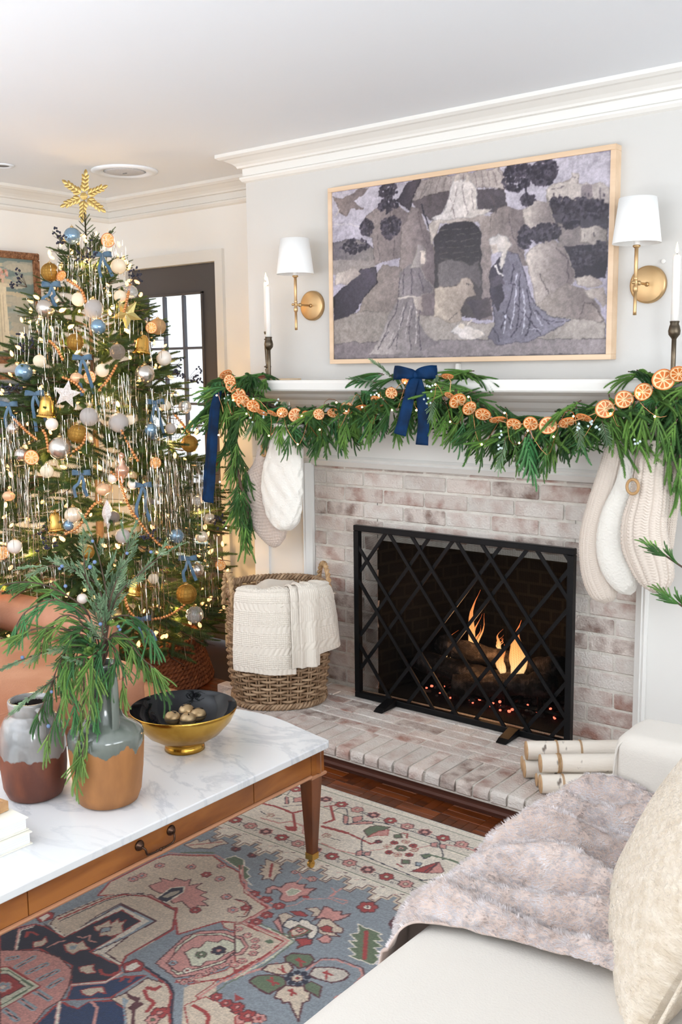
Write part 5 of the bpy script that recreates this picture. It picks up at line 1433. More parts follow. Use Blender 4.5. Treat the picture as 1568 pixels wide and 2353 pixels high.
def vnoise(cell):
    g = rs_.rand(H_//cell+3, W_//cell+3); y = np.arange(H_)/cell; x = np.arange(W_)/cell; j = y.astype(int); i = x.astype(int); fy = (y-j)[:, None]; fx = (x-i)[None]
    fy = fy*fy*(3-2*fy); fx = fx*fx*(3-2*fx); a = g[np.ix_(j, i)]; b_ = g[np.ix_(j, i+1)]; c_ = g[np.ix_(j+1, i)]; d_ = g[np.ix_(j+1, i+1)]
    return (a*(1-fx)+b_*fx)*(1-fy)+(c_*(1-fx)+d_*fx)*fy-.5
yy, xx = np.mgrid[0:H_, 0:W_]
dy = vnoise(14)*3.5+vnoise(5)*2.4; dx = vnoise(14)*3.5+vnoise(5)*2.4      # brushy, uneven edges
cv.c = cv.c[np.clip((yy+dy).astype(int), 0, H_-1), np.clip((xx+dx).astype(int), 0, W_-1)]
k_ = cv.c.copy(); k_[1:-1, 1:-1] = (cv.c[1:-1, 1:-1]*2+cv.c[:-2, 1:-1]+cv.c[2:, 1:-1]+cv.c[1:-1, :-2]+cv.c[1:-1, 2:])/6; cv.c = k_
cv.c *= (1+vnoise(40)*.12+vnoise(9)*.12+vnoise(4)*.12+vnoise(2)*.1)[..., None]; cv.c += (rs_.rand(H_, W_)-.5)[..., None]*.04; cv.c = (cv.c-.5)*1.15+.45
u0, u1, v0_, v1_ = X0+fw_, X1-fw_, Z0+fw_, Z1-fw_
scr = cv.build('screen', vcol_mat('matte_screen', .45, 90, .04, coat=.15), lambda x, y: np.stack([u0+(u1-u0)*x/1000, np.full(x.shape, -.0385), v0_+(v1_-v0_)*y/1000], 1), TV)
scr.location = -TV.location
tvp(MB().box((-2.078, -.016, 1.432), (-2.062, -.001, 1.49), .002), 'cable_cover', white_trim)
tag(MB().lathe([(0.0001, 0), (.007, 0), (.007, .006), (.0001, .007)], 12).build('wall_sensor', white_trim, None, loc=(-1.277, -.0, 1.815), rot=(PI/2, 0, 0)), 'tiny round white sensor on the wall above the right brass sconce plate', 'sensor')

# wall sconces
def sconce(x, label):
    t = empty('wall_sconce', (x, 0, 1.742), 0, label, 'wall lamp', 'brass sconces flanking the screen')
    MB().lathe([(.0001, .018), (.056, .018), (.062, .014), (.0625, 0)], 40).build('back_plate', brass, t, True, rot=(PI/2, 0, 0))
    b = MB().tube([(0, -.016, 0), (0, -.115, 0)], .0042, 10).ball((0, -.02, 0), .008).ball((0, -.088, 0), .0085).ball((0, -.132, 0), .007, sz=.8); b.build('arm', brass, t, True)
    b = MB().lathe([(.0001, -.105), (.006, -.104), (.0055, -.09), (.0055, -.03), (.008, -.028), (.008, -.012), (.0065, -.01), (.0065, .01), (.008, .012), (.006, .016), (.0062, .11), (.012, .114), (.0125, .119), (.007, .121)], 16, (0, -.115, 0)); b.build('stem', brass, t, True)
    MB().lathe([(.0095, .119), (.0095, .16), (.0001, .16)], 16, (0, -.115, 0)).build('candle_sleeve', linen, t, True)
    b = MB().lathe([(.078, .125), (.060, .268), (.0585, .268), (.0765, .1252), (.078, .125)], 48, (0, -.115, 0), caps=False); b.v = b.v
    b.build('lamp_shade', linen, t, True)
    b = MB()
    for a in (0, 2.09, 4.19): b.tube([(0, -.115, .158), (.064*math.cos(a), -.115+.064*math.sin(a), .23)], .0015, 5)
    b.build('shade_spider', brass, t)
    return t
s1 = sconce(-2.80, 'brass wall sconce with white drum shade left of the framed screen')
s2 = copy_tree(s1); s2.location.x = -1.326; s2['label'] = 'brass wall sconce with white drum shade right of the framed screen'

# candlesticks and tapers
def candle(x, y, zb, h, r, label):
    t = empty('taper_candle', (x, y, zb), 0, label, 'candle', 'ivory taper candles on the mantel')
    MB().lathe([(r, -.02), (r*.99, h*.97), (r*.7, h), (.0001, h+.001)], 16).build('wax', wax, t, True)
    MB().tube([(0, 0, h), (.0005, 0, h+.008)], .0009, 5).build('wick', mat('wick', (.03, .02, .02), .9), t)
    MB().lathe([(.0001, h+.004), (.0045, h+.009), (.0055, h+.015), (.0035, h+.026), (.0012, h+.036), (.0001, h+.04)], 10).build('flame', flame_m, t, True)
    point('candle_glow', (x, y, zb+h+.03), .03, (1, .6, .25), .01)
slim = [(.028, 0), (.03, .006), (.012, .012), (.008, .03), (.012, .045), (.007, .052), (.016, .056), (.016, .059), (.007, .063), (.0085, .075), (.012, .14), (.0075, .165), (.0065, .17), (.013, .172), (.013, .175), (.006, .18), (.009, .19), (.012, .2), (.0135, .205), (.0125, .207)]
bulb = [(.03, 0), (.031, .004), (.011, .01), (.0075, .02), (.0075, .126), (.01, .13), (.018, .14), (.0195, .152), (.0165, .166), (.0135, .174), (.0155, .182), (.0145, .183)]
def stick(prof, x, y, label, extra=0):
    p = [(r, z+(extra if z > .1 else 0)) for r, z in prof]+[(.0001, prof[-1][1]+extra-.01)]
    t = MB().lathe(p, 20).build('candlestick', old_brass, None, True, loc=(x, y, 1.43)); tag(t, label, 'candlestick', 'dark brass candlesticks on the mantel')
stick(slim, -2.972, -.11, 'slim turned brass candlestick, the left of the pair at the left mantel end')
stick(bulb, -2.94, -.135, 'candlestick with bulb shaped cup, right of the pair at the left mantel end')
stick(bulb, -1.19, -.12, 'candlestick with bulb shaped cup at the right edge of the picture')
candle(-2.972, -.11, 1.632, .215, .0105, 'taller burning taper in the slim candlestick at the mantel left')
candle(-2.94, -.135, 1.61, .215, .0115, 'nearer burning taper in the bulb cup candlestick at the mantel left')
candle(-1.19, -.12, 1.61, .21, .0125, 'burning taper at the right edge beside the right sconce')
t = MB().prism([(.11*math.cos(a)*(1+.08*math.sin(3*a)), .055*math.sin(a)) for a in [k*PI/12 for k in range(24)]], 0, .006).build('serving_slice', mat('live_edge_wood', s2l((196, 172, 140)), .6), None, loc=(-2.9, -.12, 1.4305))
tag(t, 'thin live edge wood slice lying under the pair of candlesticks', 'tray')
t = MB().box((-.05, -.04, 0), (.05, .04, .012), .003).box((-.046, -.037, .012), (.046, .037, .022), .003).build('small_book', mat('brown_leather_cover', s2l((140, 84, 62)), .5), None, loc=(-3.08, -.07, 1.4305), rot=(0, 0, .3))
tag(t, 'small reddish brown book half hidden in the garland at the left mantel end', 'book')

# fireplace screen
iron = mat('black_iron', s2l((24, 25, 27)), .42, .6, bump=.05, bscale=120)
FS = empty('fireplace_screen', (-2.0175, -.1, .098), 0, 'black iron fireplace screen with crossed diagonal bars on the hearth', 'fire screen')
sw, sh = .4925, .737; e = .011
for a, c in (((-sw, -.012, 0), (sw, .012, .024)), ((-sw, -.012, sh-.024), (sw, .012, sh)), ((-sw, -.012, .024), (-sw+.024, .012, sh-.024)), ((sw-.024, -.012, .024), (sw, .012, sh-.024))):
    MB().box(a, c, .002).build('frame_bar', iron, FS)
def clip_line(p, q):
    (x0, z0), (x1, z1) = p, q; X, Z = sw-.02, (0.02, sh-.02); t0, t1 = 0, 1; dx, dz = x1-x0, z1-z0
    for pp, qq in ((-dx, x0+X), (dx, X-x0), (-dz, z0-Z[0]), (dz, Z[1]-z0)):
        if abs(pp) < 1e-9:
            if qq < 0: return None
        else:
            r = qq/pp
            if pp < 0: t0 = max(t0, r)
            else: t1 = min(t1, r)
    return None if t0 >= t1 else ((x0+dx*t0, z0+dz*t0), (x0+dx*t1, z0+dz*t1))
DIAG_R = (-.86, -.65, -.54, -.33, -.22, -.01, .10, .33, .44)
DIAG_L = (-.32, -.11, 0, .21, .32, .53, .64, .85, .96)
for x in DIAG_R:
    s_ = clip_line((x-2*.77, sh+2), (x+2*.77, sh-2))
    if s_: MB().bar((s_[0][0], -.006, s_[0][1]), (s_[1][0], -.006, s_[1][1]), .014, .006, (0, 1, 0)).build('diagonal_bar', iron, FS)
for x in DIAG_L:
    s_ = clip_line((x+2*.77, sh+2), (x-2*.77, sh-2))
    if s_: MB().bar((s_[0][0], .002, s_[0][1]), (s_[1][0], .002, s_[1][1]), .014, .006, (0, 1, 0)).build('diagonal_bar', iron, FS)
for x in (-.3, .265): MB().prism([(-.115, -.0015), (-.09, .012), (-.015, .03), (.03, .012), (.03, .0), (-.02, .0)], x-.022, x+.022, 'x').build('foot', iron, FS, bevel=.002)
mesh_m = bpy.data.materials.new('fine_wire_mesh'); mesh_m.use_nodes = True; mesh_m.node_tree.nodes['Principled BSDF'].inputs['Base Color'].default_value = (.004, .004, .004, 1); mesh_m.node_tree.nodes['Principled BSDF'].inputs['Specular IOR Level'].default_value = 0
nt = mesh_m.node_tree; tc_ = nt.nodes.new('ShaderNodeTexCoord'); se = nt.nodes.new('ShaderNodeSeparateXYZ'); nt.links.new(tc_.outputs['Object'], se.inputs[0]); gs = []
for i in (0, 2):
    a = nt.nodes.new('ShaderNodeMath'); a.operation = 'MULTIPLY'; a.inputs[1].default_value = 450; nt.links.new(se.outputs[i], a.inputs[0])
    c = nt.nodes.new('ShaderNodeMath'); c.operation = 'FRACT'; nt.links.new(a.outputs[0], c.inputs[0])
    d = nt.nodes.new('ShaderNodeMath'); d.operation = 'LESS_THAN'; d.inputs[1].default_value = .22; nt.links.new(c.outputs[0], d.inputs[0]); gs.append(d)
mx_ = nt.nodes.new('ShaderNodeMath'); mx_.operation = 'MAXIMUM'; nt.links.new(gs[0].outputs[0], mx_.inputs[0]); nt.links.new(gs[1].outputs[0], mx_.inputs[1])
nt.links.new(mx_.outputs[0], nt.nodes['Principled BSDF'].inputs['Alpha'])
MB().box((-sw+.02, .009, .02), (sw-.02, .0095, sh-.02)).build('wire_mesh', mesh_m, FS)

# burning logs, embers, flames
char = mat('charred_bark', s2l((38, 32, 30)), .95, col2=s2l((104, 96, 92)), nscale=26, bump=1, bscale=60, lo=.5, hi=.72)
def log_mesh(L, r, seed, n=14):
    rr = random.Random(seed); pts = [(L*(k/12-.5), rr.uniform(-.006, .006), rr.uniform(-.006, .006)) for k in range(13)]
    b = MB().tube(pts, [r*rr.uniform(.88, 1.08) for _ in pts], n)
    b.v = [(x, y*(1+rr.uniform(-.07, .07)), z*(1+rr.uniform(-.07, .07))) for x, y, z in b.v]; return b
FL = [((-2.03, .17, .19), (0, .08, .06), .42, .045), ((-1.82, .14, .18), (0, -.12, .25), .42, .05), ((-1.97, .28, .22), (0, .1, -.15), .5, .05), ((-1.93, .2, .27), (0, .22, .5), .36, .04), ((-1.72, .25, .24), (0, -.35, -.45), .3, .04)]
fl_l = ['charred log lying front left in the fire', 'charred log lying front right in the fire', 'thick back log across the fireplace grate', 'log slanting up across the middle of the fire', 'short log leaning at the right of the fire']
for i, (p, r, L, rad) in enumerate(FL):
    p = (p[0]-.13, p[1], p[2]+.012)
    tag(log_mesh(L, rad, i).build('fire_log', char, None, True, loc=p, rot=r), fl_l[i], 'log', 'logs burning in the fireplace')
g = MB()
for x in (-2.2, -2.05, -1.9, -1.75, -1.6): g.tube([(x, .08, .2), (x, .09, .135), (x, .36, .135)], .008, 6)
for y in (.12, .3): g.tube([(-2.25, y, .127), (-1.55, y, .127)], .009, 6)
for x in (-2.2, -1.6):
    for y in (.12, .3): g.tube([(x, y, .097), (x, y, .127)], .009, 6)
tag(g.build('fire_grate', iron), 'black iron grate holding the burning logs', 'grate')
ember = mat('glowing_ember', (1, .15, .08), .8, emit=(1, .16, .09), estr=4)
ash = mat('grey_ash', s2l((60, 56, 54)), 1, col2=s2l((96, 90, 86)), nscale=50)
b = MB(); rr = random.Random(5)
for k in range(260):
    x = rr.uniform(-2.3, -1.7); y = rr.uniform(.08, .34); b.cur = 1 if (rr.random() < .34 and y < .22) else 0
    r = rr.uniform(.006, .015) if b.cur == 0 else rr.uniform(.004, .009); b.ball((x, y, .101+rr.random()*.03), r, 6, 4, .7)
tag(b.build('embers', [ash, ember]), 'glowing red embers and ash under the burning logs', 'embers', kind='stuff')
fm = bpy.data.materials.new('fire_flame'); fm.use_nodes = True; nt = fm.node_tree; nt.nodes.remove(nt.nodes['Principled BSDF'])
tc_ = nt.nodes.new('ShaderNodeTexCoord'); se = nt.nodes.new('ShaderNodeSeparateXYZ'); nt.links.new(tc_.outputs['Generated'], se.inputs[0])
cr_ = nt.nodes.new('ShaderNodeValToRGB'); el = cr_.color_ramp.elements; el[0].color = (1, .62, .28, 1); el[0].position = .05; el[1].color = (1, .2, .05, 1); el[1].position = .95
e2 = el.new(.45); e2.color = (1, .42, .13, 1); nt.links.new(se.outputs[2], cr_.inputs[0])
em = nt.nodes.new('ShaderNodeEmission'); em.inputs[1].default_value = 2.6; nt.links.new(cr_.outputs[0], em.inputs[0])
tr = nt.nodes.new('ShaderNodeBsdfTransparent'); ms = nt.nodes.new('ShaderNodeMixShader'); no = nt.nodes.new('ShaderNodeTexNoise'); no.inputs['Scale'].default_value = 6
mp_ = nt.nodes.new('ShaderNodeMapping'); mp_.inputs['Scale'].default_value = (3, 3, .7); nt.links.new(tc_.outputs['Object'], mp_.inputs[0]); nt.links.new(mp_.outputs[0], no.inputs['Vector'])
lw = nt.nodes.new('ShaderNodeLayerWeight'); lw.inputs[0].default_value = .35; sb = nt.nodes.new('ShaderNodeMath'); sb.operation = 'SUBTRACT'; nt.links.new(no.outputs[0], sb.inputs[0]); nt.links.new(lw.outputs[1], sb.inputs[1])
mr_ = nt.nodes.new('ShaderNodeMapRange'); mr_.inputs[1].default_value = -.1; mr_.inputs[2].default_value = .6; nt.links.new(sb.outputs[0], mr_.inputs[0])
nt.links.new(mr_.outputs[0], ms.inputs[0]); nt.links.new(tr.outputs[0], ms.inputs[1]); nt.links.new(em.outputs[0], ms.inputs[2]); nt.links.new(ms.outputs[0], nt.nodes['Material Output'].inputs[0])
def flame(x, y, z, h, w, sway, label, seed):
    rr = random.Random(seed); t = empty('fire_flame', (x, y, z), 0, label, 'flame', 'flames in the fireplace')
    for k in range(4):
        ox = rr.uniform(-.35, .35)*w; hh = h*(1 if k == 0 else rr.uniform(.4, .75)); pts = []; rad = []
        for i in range(13):
            u = i/12; pts.append((ox+sway*u*u*hh+.01*math.sin(u*7+k), rr.uniform(-.002, .002)+k*.008, hh*u)); rad.append(max(.0008, w*.42*(1 if k == 0 else .6)*math.sin(PI*min(u*.75+.2, 1))**1.3*(1-u*.6)*(1-.97*u**4)))
        MB().tube(pts, rad, 10, flat=.45).build('tongue', fm, t, True)
flame(-2.12, .2, .26, .30, .075, .16, 'tallest orange flame rising from the left of the burning logs', 1)
flame(-1.93, .16, .23, .24, .12, .05, 'broad bright flame over the right burning log', 2)
flame(-2.25, .2, .24, .13, .04, .45, 'small faint flame at the far left of the logs', 3)
flame(-2.03, .26, .29, .1, .04, .2, 'small flame between the two larger flames', 4)
point('fire_light', (-2.0, .12, .36), 3.5, (1, .5, .2), .08)

# ================================================================ stockings
knit_b = mat('beige_knit', s2l((216, 203, 190)), .95, sheen=.3, bump=.15, bscale=400)
knit_g = mat('oatmeal_knit', s2l((196, 180, 168)), .95, sheen=.3, bump=.15, bscale=400)
knit_w = mat('cream_plush', s2l((230, 226, 217)), .95, sheen=.5, bump=.35, bscale=160)
woodtag = mat('stained_wood_letter', s2l((176, 138, 92)), .5)
def stitch(u, v, nu, nv):
    s = (u*nu) % 1; a = abs(s-.5)*2
    h = .5+.5*math.sin(2*PI*(v*nv+a*.7)); return h*(1-a**4)*.8+.2*(1-a*a)
def stocking(path, label, m, hf, y0=-.235, dep=.028, nx=150, nv=210, amp=.004, loop=True):
    pts = cr([(x, z, w) for x, z, w in path], 12); n = len(pts)
    L = [0]
    for a, c in zip(pts, pts[1:]): L.append(L[-1]+math.hypot(c.x-a.x, c.y-a.y))
    tot = L[-1]; t = empty('christmas_stocking', (path[0][0], y0, path[0][1]), 0, label, 'stocking', None)
    def at(s):
        s *= tot; k = 0
        while k < n-2 and L[k+1] < s: k += 1
        f = (s-L[k])/max(L[k+1]-L[k], 1e-9); return pts[k].lerp(pts[k+1], min(max(f, 0), 1)), (pts[min(k+9, n-1)]-pts[max(k-8, 0)])
    V = []; b = MB()
    for j in range(nv+1):
        v = j/nv; p, d = at(v); w = max(p.z, .001); dv = math.hypot(d.x, d.y) or 1; nx_, nz_ = -d.y/dv, d.x/dv
        dd = dep*min(1, w/.035)*(1 if v < .93 else max(.05, math.sqrt(max(0, 1-((v-.93)/.07)**2))))
        for i in range(nx):
            u = i/nx; a = 2*PI*u; h = hf(u, v*tot)*amp
            ca, sa = math.cos(a), math.sin(a)
            ex = (abs(ca)**.85)*(1 if ca > 0 else -1)*(w+h); ey = sa*(dd+h)
            V.append((p.x+nx_*ex-path[0][0], ey, p.y+nz_*ex-path[0][1]))
    F = [[j*nx+i, j*nx+(i+1) % nx, (j+1)*nx+(i+1) % nx, (j+1)*nx+i] for j in range(nv) for i in range(nx)]
    F += [list(range(nx))[::-1], [nv*nx+i for i in range(nx)]]
    b.add(V, F).build('knit_body', m, t, True)
    w = path[0][2]
    b = MB().tube([((w+.003)*math.cos(a), (dep*.9+.003)*math.sin(a), -.004) for a in [k*PI/12 for k in range(24)]], .007, 8, closed=True); b.build('cuff', m, t, True)
    MB().tube([(0, .01, 0), (.004, .012, .05), (.0, .012, .09), (-.004, .012, .05), (0, .01, 0)], .0025, 6).build('hanging_loop', m, t, True)
    return t
rib = lambda u, v: stitch(u, v, 20, 105)*(1 if int(u*20) % 4 else .35)-.9*(1-abs(math.sin(PI*u*10)))**3
fine = lambda u, v: stitch(u, v, 22, 130)
seed_ = lambda u, v: math.sin(2*PI*u*22+(PI if int(v*110) % 2 else 0))*math.sin(2*PI*v*55)**2
cab = lambda u, v: 1.1*math.sin(2*PI*(u*9+.35*math.sin(v*34)))+.7*math.sin(2*PI*(u*9-.35*math.sin(v*34)))+.3*noise.noise(Vector((9*math.cos(2*PI*u), v*200, 9*math.sin(2*PI*u))))
plain = lambda u, v: .35*noise.noise(Vector((6*math.cos(2*PI*u), v*160, 6*math.sin(2*PI*u))))
stocking([(-2.889, 1.23, .04), (-2.92, 1.087, .047), (-2.964, .99, .071), (-2.967, .914, .078), (-2.931, .841, .08), (-2.874, .785, .07), (-2.839, .758, .051), (-2.825, .746, .019)], 'oatmeal knitted stocking, leftmost, behind the plush one', knit_g, seed_, y0=-.2, dep=.022, amp=.0034)
stocking([(-2.738, 1.25, .078), (-2.749, 1.152, .088), (-2.766, 1.079, .102), (-2.776, 1.006, .111), (-2.778, .941, .108), (-2.768, .878, .092), (-2.76, .834, .066), (-2.756, .806, .022)], 'thick white cable textured stocking hanging left of the brick surround', knit_w, cab, y0=-.25, dep=.034, amp=.0019)
stocking([(-1.333, 1.22, .036), (-1.361, 1.103, .042), (-1.389, .999, .047), (-1.405, .909, .052), (-1.407, .834, .05), (-1.391, .768, .054), (-1.366, .719, .051), (-1.35, .685, .017)], 'beige fine knit stocking with pointed heel, left of the right-hand group', knit_b, fine, y0=-.205, dep=.022, amp=.004)
stocking([(-1.273, 1.22, .024), (-1.288, 1.096, .035), (-1.322, .993, .047), (-1.335, .905, .051), (-1.322, .833, .055), (-1.294, .785, .052), (-1.269, .752, .036), (-1.254, .735, .011)], 'smooth cream plush stocking between the two knitted ones at right', knit_w, plain, y0=-.235, dep=.022)
stocking([(-1.152, 1.24, .034), (-1.152, 1.129, .034), (-1.162, 1.0, .031), (-1.168, .888, .026)], 'plain knit stocking half hidden, rightmost behind the ribbed one', knit_b, fine, y0=-.2, dep=.02, amp=.003)
stocking([(-1.186, 1.24, .052), (-1.192, 1.132, .057), (-1.2, 1.048, .063), (-1.212, .977, .071), (-1.207, .907, .076), (-1.182, .839, .068), (-1.164, .791, .052), (-1.157, .754, .016)], 'chunky ribbed beige stocking, widest of the right-hand group', knit_b, rib, y0=-.265, dep=.03, amp=.0055)
def letter(label, loc, rings):
    b = MB()
    for (dx, dz, rx, rz) in rings: b.tube([(dx+rx*math.cos(a), 0, dz+rz*math.sin(a)) for a in [k*PI/14 for k in range(28)]], .0055, 8, closed=True, flat=.9)
    t = empty('letter_tag', loc, 0, label, 'ornament'); b.build('letter', woodtag, t, True)
    top = max(r[1]+r[3] for r in rings)
    MB().tube([(0, 0, top), (.003, .004, top+.04), (0, .01, top+.1)], .0012, 5).build('cord', old_brass, t)
letter('wooden letter O tag hanging on the chunky ribbed stocking', (-1.235, -.312, 1.095), [(0, 0, .019, .023)])
letter('dark wooden letter tag on the oatmeal stocking at left', (-2.893, -.232, 1.14), [(0, -.014, .013, .013), (-.001, .013, .011, .012)])

# ================================================================ wicker basket with throw
wick = mat('wicker_cane', s2l((176, 148, 118)), .6, col2=s2l((120, 92, 66)), nscale=22, rand=.12, bump=.2, bscale=60, stretch=(1, 1, .6))
BK = empty('wicker_basket', (-2.785, -.285, .097), 0, 'tall round wicker basket with twisted rope handles on the hearth left of the screen', 'basket')
def brad(a, z):
    r = .192+.026*(z/.46)+.012*math.sin(z*9)
    return r*(1+.035*math.cos(4*a))
NST = 30; NR = 30
for k in range(NST):
    a = 2*PI*k/NST; b = MB()
    for s in (-.006, .006): b.tube([((brad(a, z))*math.cos(a)-s*math.sin(a), (brad(a, z))*math.sin(a)+s*math.cos(a), z) for z in [i*.47/8 for i in range(9)]], .0042, 6)
    b.build('stake', wick, BK, True)
for r_ in range(NR):
    z = .02+r_*.0147; b = MB(); nn = NST*5; pts = []
    for i in range(nn):
        a = 2*PI*i/nn; w_ = math.cos(NST/2*a+(PI if r_ % 2 else 0)); R_ = brad(a, z)+.0085*w_; pts.append((R_*math.cos(a), R_*math.sin(a), z+.0015*math.sin(a*3+r_*1.7)))
    b.tube(pts, .0058, 6, closed=True); b.build('weaver', wick, BK, True)
for zz, rr_, nm in ((.472, .011, 'rim_braid'), (.012, .009, 'base_braid')):
    for ph in (0, 2.09, 4.19):
        pts = []
        for i in range(200):
            a = 2*PI*i/200; q = a*26+ph; R_ = brad(a, zz)+.006+.008*math.cos(q); pts.append((R_*math.cos(a), R_*math.sin(a), zz+rr_*math.sin(q)))
        MB().tube(pts, .0062, 6, closed=True).build(nm, wick, BK, True)
rope = mat('twisted_rope', s2l((190, 158, 118)), .8, col2=s2l((150, 118, 82)), nscale=40, bump=.3)
for sgn in (-1, 1):
    ang = math.atan2(.62, .78)+.5+(PI if sgn < 0 else 0)
    cx_, cy_ = .222*math.cos(ang), .222*math.sin(ang); tx, ty = -math.sin(ang), math.cos(ang)
    for ph in (0, PI):
        pts = []
        for i in range(60):
            q = i/59; A = PI*q; s_ = .05*math.cos(A); h = .415+.135*math.sin(A)**.8 if 0 < q < 1 else .415
            w_ = q*44+ph; pts.append((cx_+tx*s_+.0055*math.cos(w_)*math.cos(ang), cy_+ty*s_+.0055*math.cos(w_)*math.sin(ang), h+.0055*math.sin(w_)))
        MB().tube(pts, .0072, 7).build('handle', rope, BK, True)
MB().lathe([(.0001, .004), (.19, .004), (.19, .01), (.0001, .01)], 40).build('base', wick, BK)
# throw hanging over the basket front
waf = mat('cream_waffle_cotton', s2l((222, 213, 200)), .95, sheen=.2)
def waffle(u, v):
    band = v % .085
    if .045 < band < .072: return .5*math.sin(u*2*PI/.02+3*math.sin(v*60))+.3
    return (abs(math.sin(u*PI/.0075))*abs(math.sin(v*PI/.0075)))
VA = math.atan2(-3.08, 2.79)
def drape(a0, a1, top, L, off, lean=0, name='panel', flare=0, nu=150, nv=190, cup=0):
    Wd = (a1-a0)*.225; b = MB(); h = lambda u, v: waffle(u*Wd, v*(L+.08))*.0028
    def fn(u, v):
        s_ = v*(L+.09)-.09; a = a0+(a1-a0)*u+flare*max(s_, 0)*(u if flare > 0 else 1-u)
        w_ = .006*math.sin(u*9+2)*max(0, s_)*4
        if s_ < 0:
            q = -s_; R_ = brad(a, .47)+off+.012-q*.95; z = .497+off*.5+.012-q*q*2+.01*math.sin(u*11)*q*10; return (R_*math.cos(a), R_*math.sin(a), z+h(u, v)-.012*math.exp(-(q/.012)))
        z = .494+off*.5-s_*(1-lean*u); R_ = brad(a, max(z, 0))+off+.02+w_+h(u, v)+(-.016*math.exp(-s_/.01))
        return (R_*math.cos(a), R_*math.sin(a), z)
    b.grid(fn, nu, nv); return b.build(name, waf, TH, True, solid=.004)
TH = empty('waffle_throw', (-2.785, -.285, .097), 0, 'cream waffle knit throw hanging over the front of the wicker basket', 'blanket')
aC = math.atan2(-.61-.0, .79)
drape(VA-.83, VA+.32, .49, .325, .0, lean=-.04, name='main_panel', nu=200, nv=260)
drape(VA+.22, VA+.5, .49, .315, .018, name='folded_edge', nu=40, nv=120)
drape(VA+.34, VA+.66, .49, .32, .036, name='folded_edge', nu=40, nv=120)
drape(VA+.55, VA+.98, .49, .27, .03, lean=-.0, name='side_flap', flare=1.9, nu=70, nv=150)
b = MB(); b.grid(lambda u, v: ((u-.5)*.33+.01*math.sin(v*8), (v-.5)*.33+.01*math.sin(u*7), .44+.055*math.sin(PI*u)*math.sin(PI*v)+.008*math.sin(u*14)*math.sin(v*10)), 40, 40); b.build('crumpled_top', waf, TH, True, solid=.004)

# ================================================================ birch logs on the hearth
birch = mat('birch_bark', s2l((234, 226, 214)), .8, col2=s2l((222, 210, 196)), nscale=5, bump=.25, bscale=50, stretch=(.6, 2, 2))
nt = birch.node_tree; pb = nt.nodes['Principled BSDF']; src = pb.inputs['Base Color'].links[0].from_socket
tc_ = nt.nodes.new('ShaderNodeTexCoord'); mp_ = nt.nodes.new('ShaderNodeMapping'); mp_.inputs['Scale'].default_value = (26, 13, 13); nt.links.new(tc_.outputs['Object'], mp_.inputs[0])
no = nt.nodes.new('ShaderNodeTexNoise'); no.inputs['Scale'].default_value = 1; no.inputs['Detail'].default_value = 3; nt.links.new(mp_.outputs[0], no.inputs['Vector'])
rp_ = nt.nodes.new('ShaderNodeValToRGB'); rp_.color_ramp.elements[0].position = .68; rp_.color_ramp.elements[0].color = (0, 0, 0, 1); rp_.color_ramp.elements[1].position = .74; nt.links.new(no.outputs[0], rp_.inputs[0])
mxn = nt.nodes.new('ShaderNodeMixRGB'); mxn.inputs[2].default_value = (*s2l((120, 108, 98)), 1); nt.links.new(rp_.outputs[0], mxn.inputs[0]); nt.links.new(src, mxn.inputs[1]); nt.links.new(mxn.outputs[0], pb.inputs['Base Color'])
bend = mat('sawn_birch_end', s2l((212, 178, 140)), .8, col2=s2l((190, 152, 112)), nscale=18)
twine = mat('jute_twine', s2l((190, 150, 105)), .9)
BD = Vector((.78, .625, 0)).normalized()*1.0
def birch_log(x, y, z, r, L, label, bands):
    t = empty('birch_log', (x, y, z), math.atan2(.62, .78), label, 'log', 'birch logs tied with twine on the hearth'); rr = random.Random(int(x*-1000+z*977))
    b = MB().tube([(L*k/8, 0, 0) for k in range(9)], [r*rr.uniform(.97, 1.02) for _ in range(9)], 24, cap=False); b.build('bark', birch, t, True)
    e = MB().lathe([(r*.99, .0), (r*.96, -.003), (.0001, -.003)], 24); o = e.build('sawn_end', bend, t, True, rot=(0, PI/2, 0))
    o = MB().lathe([(r*.99, .0), (r*.96, .003), (.0001, .003)], 24).build('sawn_end', bend, t, True, loc=(L, 0, 0), rot=(0, PI/2, 0))
    b = MB()
    for q in bands:
        for d in (-.002, .002): b.tube([(q+d, (r+.001)*math.cos(a), (r+.001)*math.sin(a)) for a in [k*PI/10 for k in range(20)]], .0013, 5, closed=True)
    if bands: b.build('twine', twine, t, True)
Z = .098
BIRCH = [(-1.432, -.517, .1285, .031, .31, 'front birch log of the bottom row, tied with twine', (.07,)),
 (-1.468, -.475, .1195, .022, .29, 'thinnest birch log, peeking out behind the front one', ()),
 (-1.535, -.435, .1275, .030, .31, 'birch log in the bottom row with its sawn end left of the thinnest', ()),
 (-1.568, -.388, .1235, .026, .30, 'rearmost birch log, leftmost sawn end of the pile', ()),
 (-1.447, -.491, .1865, .030, .32, 'pale birch log in the middle resting on the front row', (.055, .062)),
 (-1.533, -.426, .190, .032, .33, 'topmost birch log of the pile with two twine bands', (.1, .18))]
for i, (x, y, z, r, L, lb, bn) in enumerate(BIRCH): birch_log(x, y, z, r, L, lb, bn)

